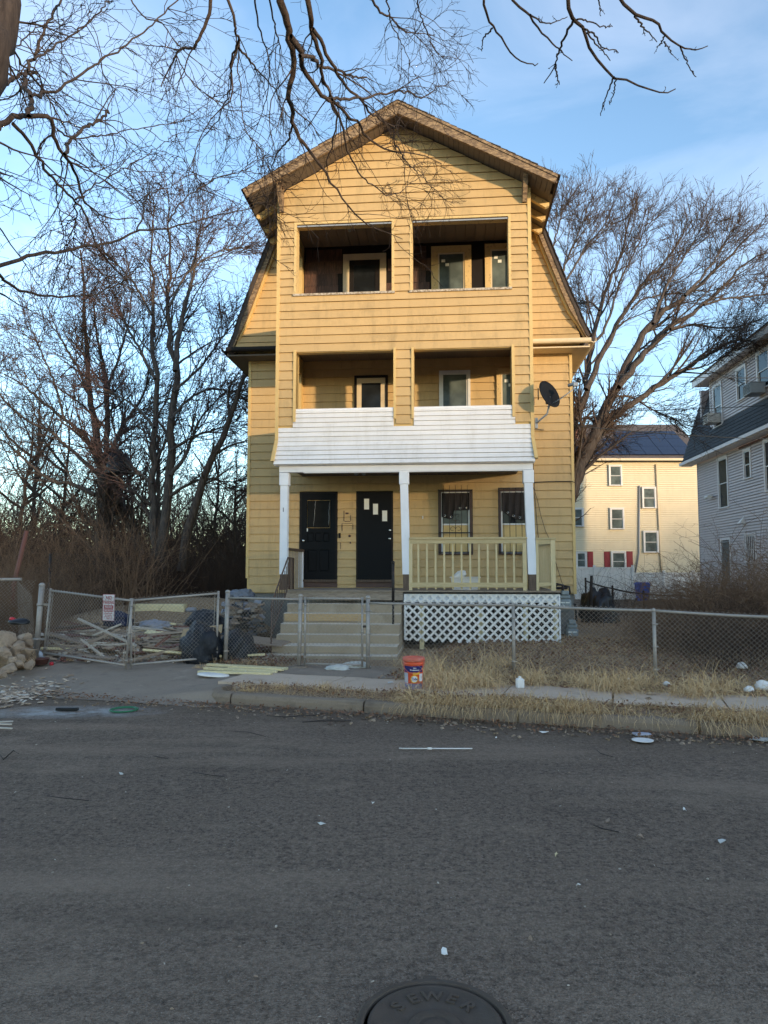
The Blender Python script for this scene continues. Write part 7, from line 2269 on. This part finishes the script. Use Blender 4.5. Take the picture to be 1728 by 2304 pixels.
brush('far_woods', 'distant bare woods behind the right-hand houses', 260, pos_px(1150, 2300, 60, 90), lambda r_, p: r_.uniform(3.5, 7), 'brush_dark', 305, lean=.15, r0=.035, cat='woods', sub=4.0)
brush('thicket', 'middle-distance tangle of bare saplings behind the left trees', 700, pos_px(-120, 580, 27, 37), lambda r_, p: r_.uniform(2.5, 6.5), 'brush_dark', 310, lean=.3, r0=.016, sub=5.0)
brush('bramble', 'tangled brown brambles over the black fence at right', 2300, pos_px(1455, 1950, 13.0, 19), lambda r_, p: r_.uniform(1.0, 3.0) * (.28 + .72 * min(1, max(0, (p[0] / p[1] - .378) / .07))), 'brush_tan', 306, lean=.5, r0=.0075, droop=.45)
brush('bramble', 'dark stems behind the front fence at the right edge', 500, pos_px(1560, 1900, 11.2, 14), lambda r_, p: r_.uniform(.5, 1.4), 'brush_dark', 307, lean=.35, r0=.004, droop=.2)
brush('bramble', 'bare shrub stems by the right corner of the yellow house', 90, pos_px(1310, 1480, 19, 23), lambda r_, p: r_.uniform(.6, 2.0), 'brush_dark', 308, lean=.35, r0=.006)
# unseen bare wood behind the camera, added to filter the low sun
def sun_filter_wood():
    r_ = np.random.default_rng(309)
    n = 1200
    s = r_.uniform(150, 178, n); p = r_.uniform(-25, 65, n)
    X = SUN_DIR.x * s - SUN_DIR.y * p; Y = SUN_DIR.y * s + SUN_DIR.x * p
    h = 1.0 + 3.6 * r_.random(n) ** .8
    P = np.zeros((n, 4, 3))
    for k in range(4):
        P[:, k, 0] = X + r_.normal(size=n) * .15 * k; P[:, k, 1] = Y + r_.normal(size=n) * .15 * k; P[:, k, 2] = 15.6 + h * k / 3
    Rr = np.full((n, 4), .10) * np.array([1, .8, .6, .3])[None, :]
    C1, R1 = spawn(P, Rr, 6, .3, 1, 40, (.6, 2.0), 4, (0, 0, .1), .2, .6, .03, r_)
    V, F = tubes_np([(P, Rr), (C1, R1)], 3)
    tag(np_mesh('sun_filter_wood', V, F, MATS['brush_dark']), 'added bare wood out of view that filters the low sun', 'woods', None, 'stuff')
sun_filter_wood()

# ---------------------------------------------------------------- dry grass and leaves
def grass(name, label, posf, n, h, w_, mat, seed, lay=.6, zoff=0.0, dirbias=(0, 0), npt=5, clump=None):
    r_ = np.random.default_rng(seed)
    Q = np.array([posf(r_) for _ in range(n)])
    z0 = gz(Q[:, 0], Q[:, 1]) + lump(Q[:, 0], Q[:, 1], .022) + zoff
    L = r_.uniform(h[0], h[1], n)
    a_ = r_.uniform(0, 2 * math.pi, n)
    lean = np.abs(r_.normal(size=n)) * lay + .05
    d = nrmz(np.stack([np.cos(a_) * lean + dirbias[0], np.sin(a_) * lean + dirbias[1], np.ones(n)], -1))
    P = np.zeros((n, npt, 3)); P[:, 0] = np.stack([Q[:, 0], Q[:, 1], z0], -1)
    side = nrmz(np.stack([-np.sin(a_), np.cos(a_), np.zeros(n)], -1) + r_.normal(size=(n, 3)) * .3)
    for k in range(1, npt):
        d = nrmz(d + r_.normal(size=(n, 3)) * .10 + np.array([0, 0, -.42 * lay]) * (k / npt) * 2 + np.array([dirbias[0], dirbias[1], 0]) * .15)
        P[:, k] = P[:, k - 1] + d * (L / (npt - 1))[:, None]
        low = gz(P[:, k, 0], P[:, k, 1]) + .006 + zoff * .3
        P[:, k, 2] = np.maximum(P[:, k, 2], low)
    W = (w_ * np.array([1, .95, .8, .6, .2])[:npt])[None, :] * r_.uniform(.6, 1.4, n)[:, None]
    V, F = ribbons_np(P, W, side)
    return tag(np_mesh(name, V, F, MATS[mat]), label, 'grass', None, 'stuff')
def strip(u0, u1, v0, v1, gap=None):
    def f(r_):
        while True:
            u = r_.uniform(u0, u1); v = r_.uniform(v0, v1)
            if gap is None or r_.random() < gap(u, v): return xy(u, v)
    return f
def clumps(centres, s):
    def f(r_):
        c = centres[int(r_.integers(len(centres)))]
        return (c[0] + r_.normal() * s * c[2], c[1] + r_.normal() * s * c[2] * .7)
    return f
patch = lambda u, v: .15 + .85 * (math.sin(u * 2.7 + 1) * math.sin(v * 3.3 + u) > -.2)
grass('verge_grass', 'dry straw grass on the verge along the kerb', strip(-3.0, 5.5, 8.80, 9.5, patch), 13000, (.08, .34), .0058, 'straw', 401, lay=2.0, dirbias=(-.06, -.2))
grass('verge_grass', 'sparse dry grass on the dark verge left of the bucket', strip(-5.2, -3.0, 8.9, 9.5), 650, (.05, .16), .005, 'straw', 402, lay=.8)
grass('kerb_grass', 'long straw hanging over the kerb at right', strip(-2.6, 5.5, 8.80, 8.98, patch), 3900, (.16, .46), .006, 'straw_pale', 403, lay=.8, dirbias=(-.25, -.85))
grass('yard_grass', 'matted dry grass over the front yard', strip(-3.4, 6.5, 10.45, 16.5), 26000, (.06, .28), .0066, 'straw', 404, lay=2.0)
grass('yard_grass', 'pale trampled straw along the back edge of the sidewalk', strip(-3.0, 6.0, 10.3, 11.5, patch), 9000, (.12, .48), .006, 'straw_pale', 405, lay=2.2, dirbias=(.0, -.25))
cl = [on_z(px, py, .14) for (px, py) in ((1095, 1520), (1120, 1500), (1200, 1535), (965, 1510), (985, 1530), (1080, 1540), (1435, 1540), (1380, 1550), (1610, 1550), (1560, 1560), (1000, 1545), (950, 1495), (1330, 1540))]
cl = [(c_[0], c_[1], k) for c_, k in zip(cl, (1, .8, .6, 1, .9, 1, .7, .8, 1, .9, 1, 1, .8))]
grass('grass_clumps', 'tall straw clumps bent over along the front fence', clumps(cl, .17), 5200, (.22, .70), .006, 'straw_pale', 406, lay=1.2, dirbias=(-.12, -.45))
grass('yard_grass', 'dry brown grass behind the fence at right', strip(-1.5, 9, 14, 24), 6000, (.05, .18), .007, 'straw', 407, lay=1.0)
grass('gate_weeds', 'dry weeds along the foot of the drive gate', strip(-9.5, -5.4, 11.05, 11.5), 900, (.05, .2), .005, 'straw', 408, lay=.9)
grass('joint_weeds', 'dry weeds sprouting from the sidewalk joints', clumps([(c_[0], c_[1], .35) for c_ in (on_z(735, 1545, .12), on_z(722, 1552, .12), on_z(628, 1548, .12), on_z(560, 1550, .12), on_z(930, 1556, .12), on_z(455, 1502, .12), on_z(475, 1506, .12))], .17), 700, (.04, .16), .005, 'straw_pale', 409, lay=.8)
def leaves(name, label, posf, n, s, mat, seed):
    r_ = np.random.default_rng(seed)
    Q = np.array([posf(r_) for _ in range(n)])
    z = gz(Q[:, 0], Q[:, 1]) + .03 + r_.uniform(0, .03, n)
    c = np.stack([Q[:, 0], Q[:, 1], z], -1)
    u = nrmz(np.stack([r_.normal(size=n), r_.normal(size=n), r_.normal(size=n) * .35], -1)); v = nrmz(np.cross(u, np.array([0, 0, 1.0]) + r_.normal(size=(n, 3)) * .3))
    k = r_.uniform(s[0], s[1], n)[:, None]
    V = np.stack([c - u * k, c + v * k * .55 + np.array([0, 0, .006]), c + u * k, c - v * k * .55], 1).reshape(-1, 3)
    F = np.arange(n * 4).reshape(n, 4)
    return tag(np_mesh(name, V, F, MATS[mat], smooth=False), label, 'leaves', None, 'stuff')
leaves('leaf_litter', 'brown fallen leaves over the yard and verge', strip(-3.5, 7, 10.4, 16), 9000, (.02, .045), 'leaf_brown', 501)
leaves('leaf_litter', 'brown fallen leaves along the drive gate', strip(-10.5, -5.5, 11.1, 14), 3200, (.02, .05), 'leaf_brown', 502)
leaves('leaf_litter', 'dark leaf crumbs on the verge soil', strip(-5.3, 5.5, 8.9, 9.5), 1800, (.012, .03), 'leaf_brown', 503)
leaves('leaf_litter', 'leaf crumbs gathered in the gutter', strip(-8, 5, 8.2, 8.68, lambda u, v: (v - 8.2) * 2), 1500, (.01, .03), 'leaf_brown', 504)
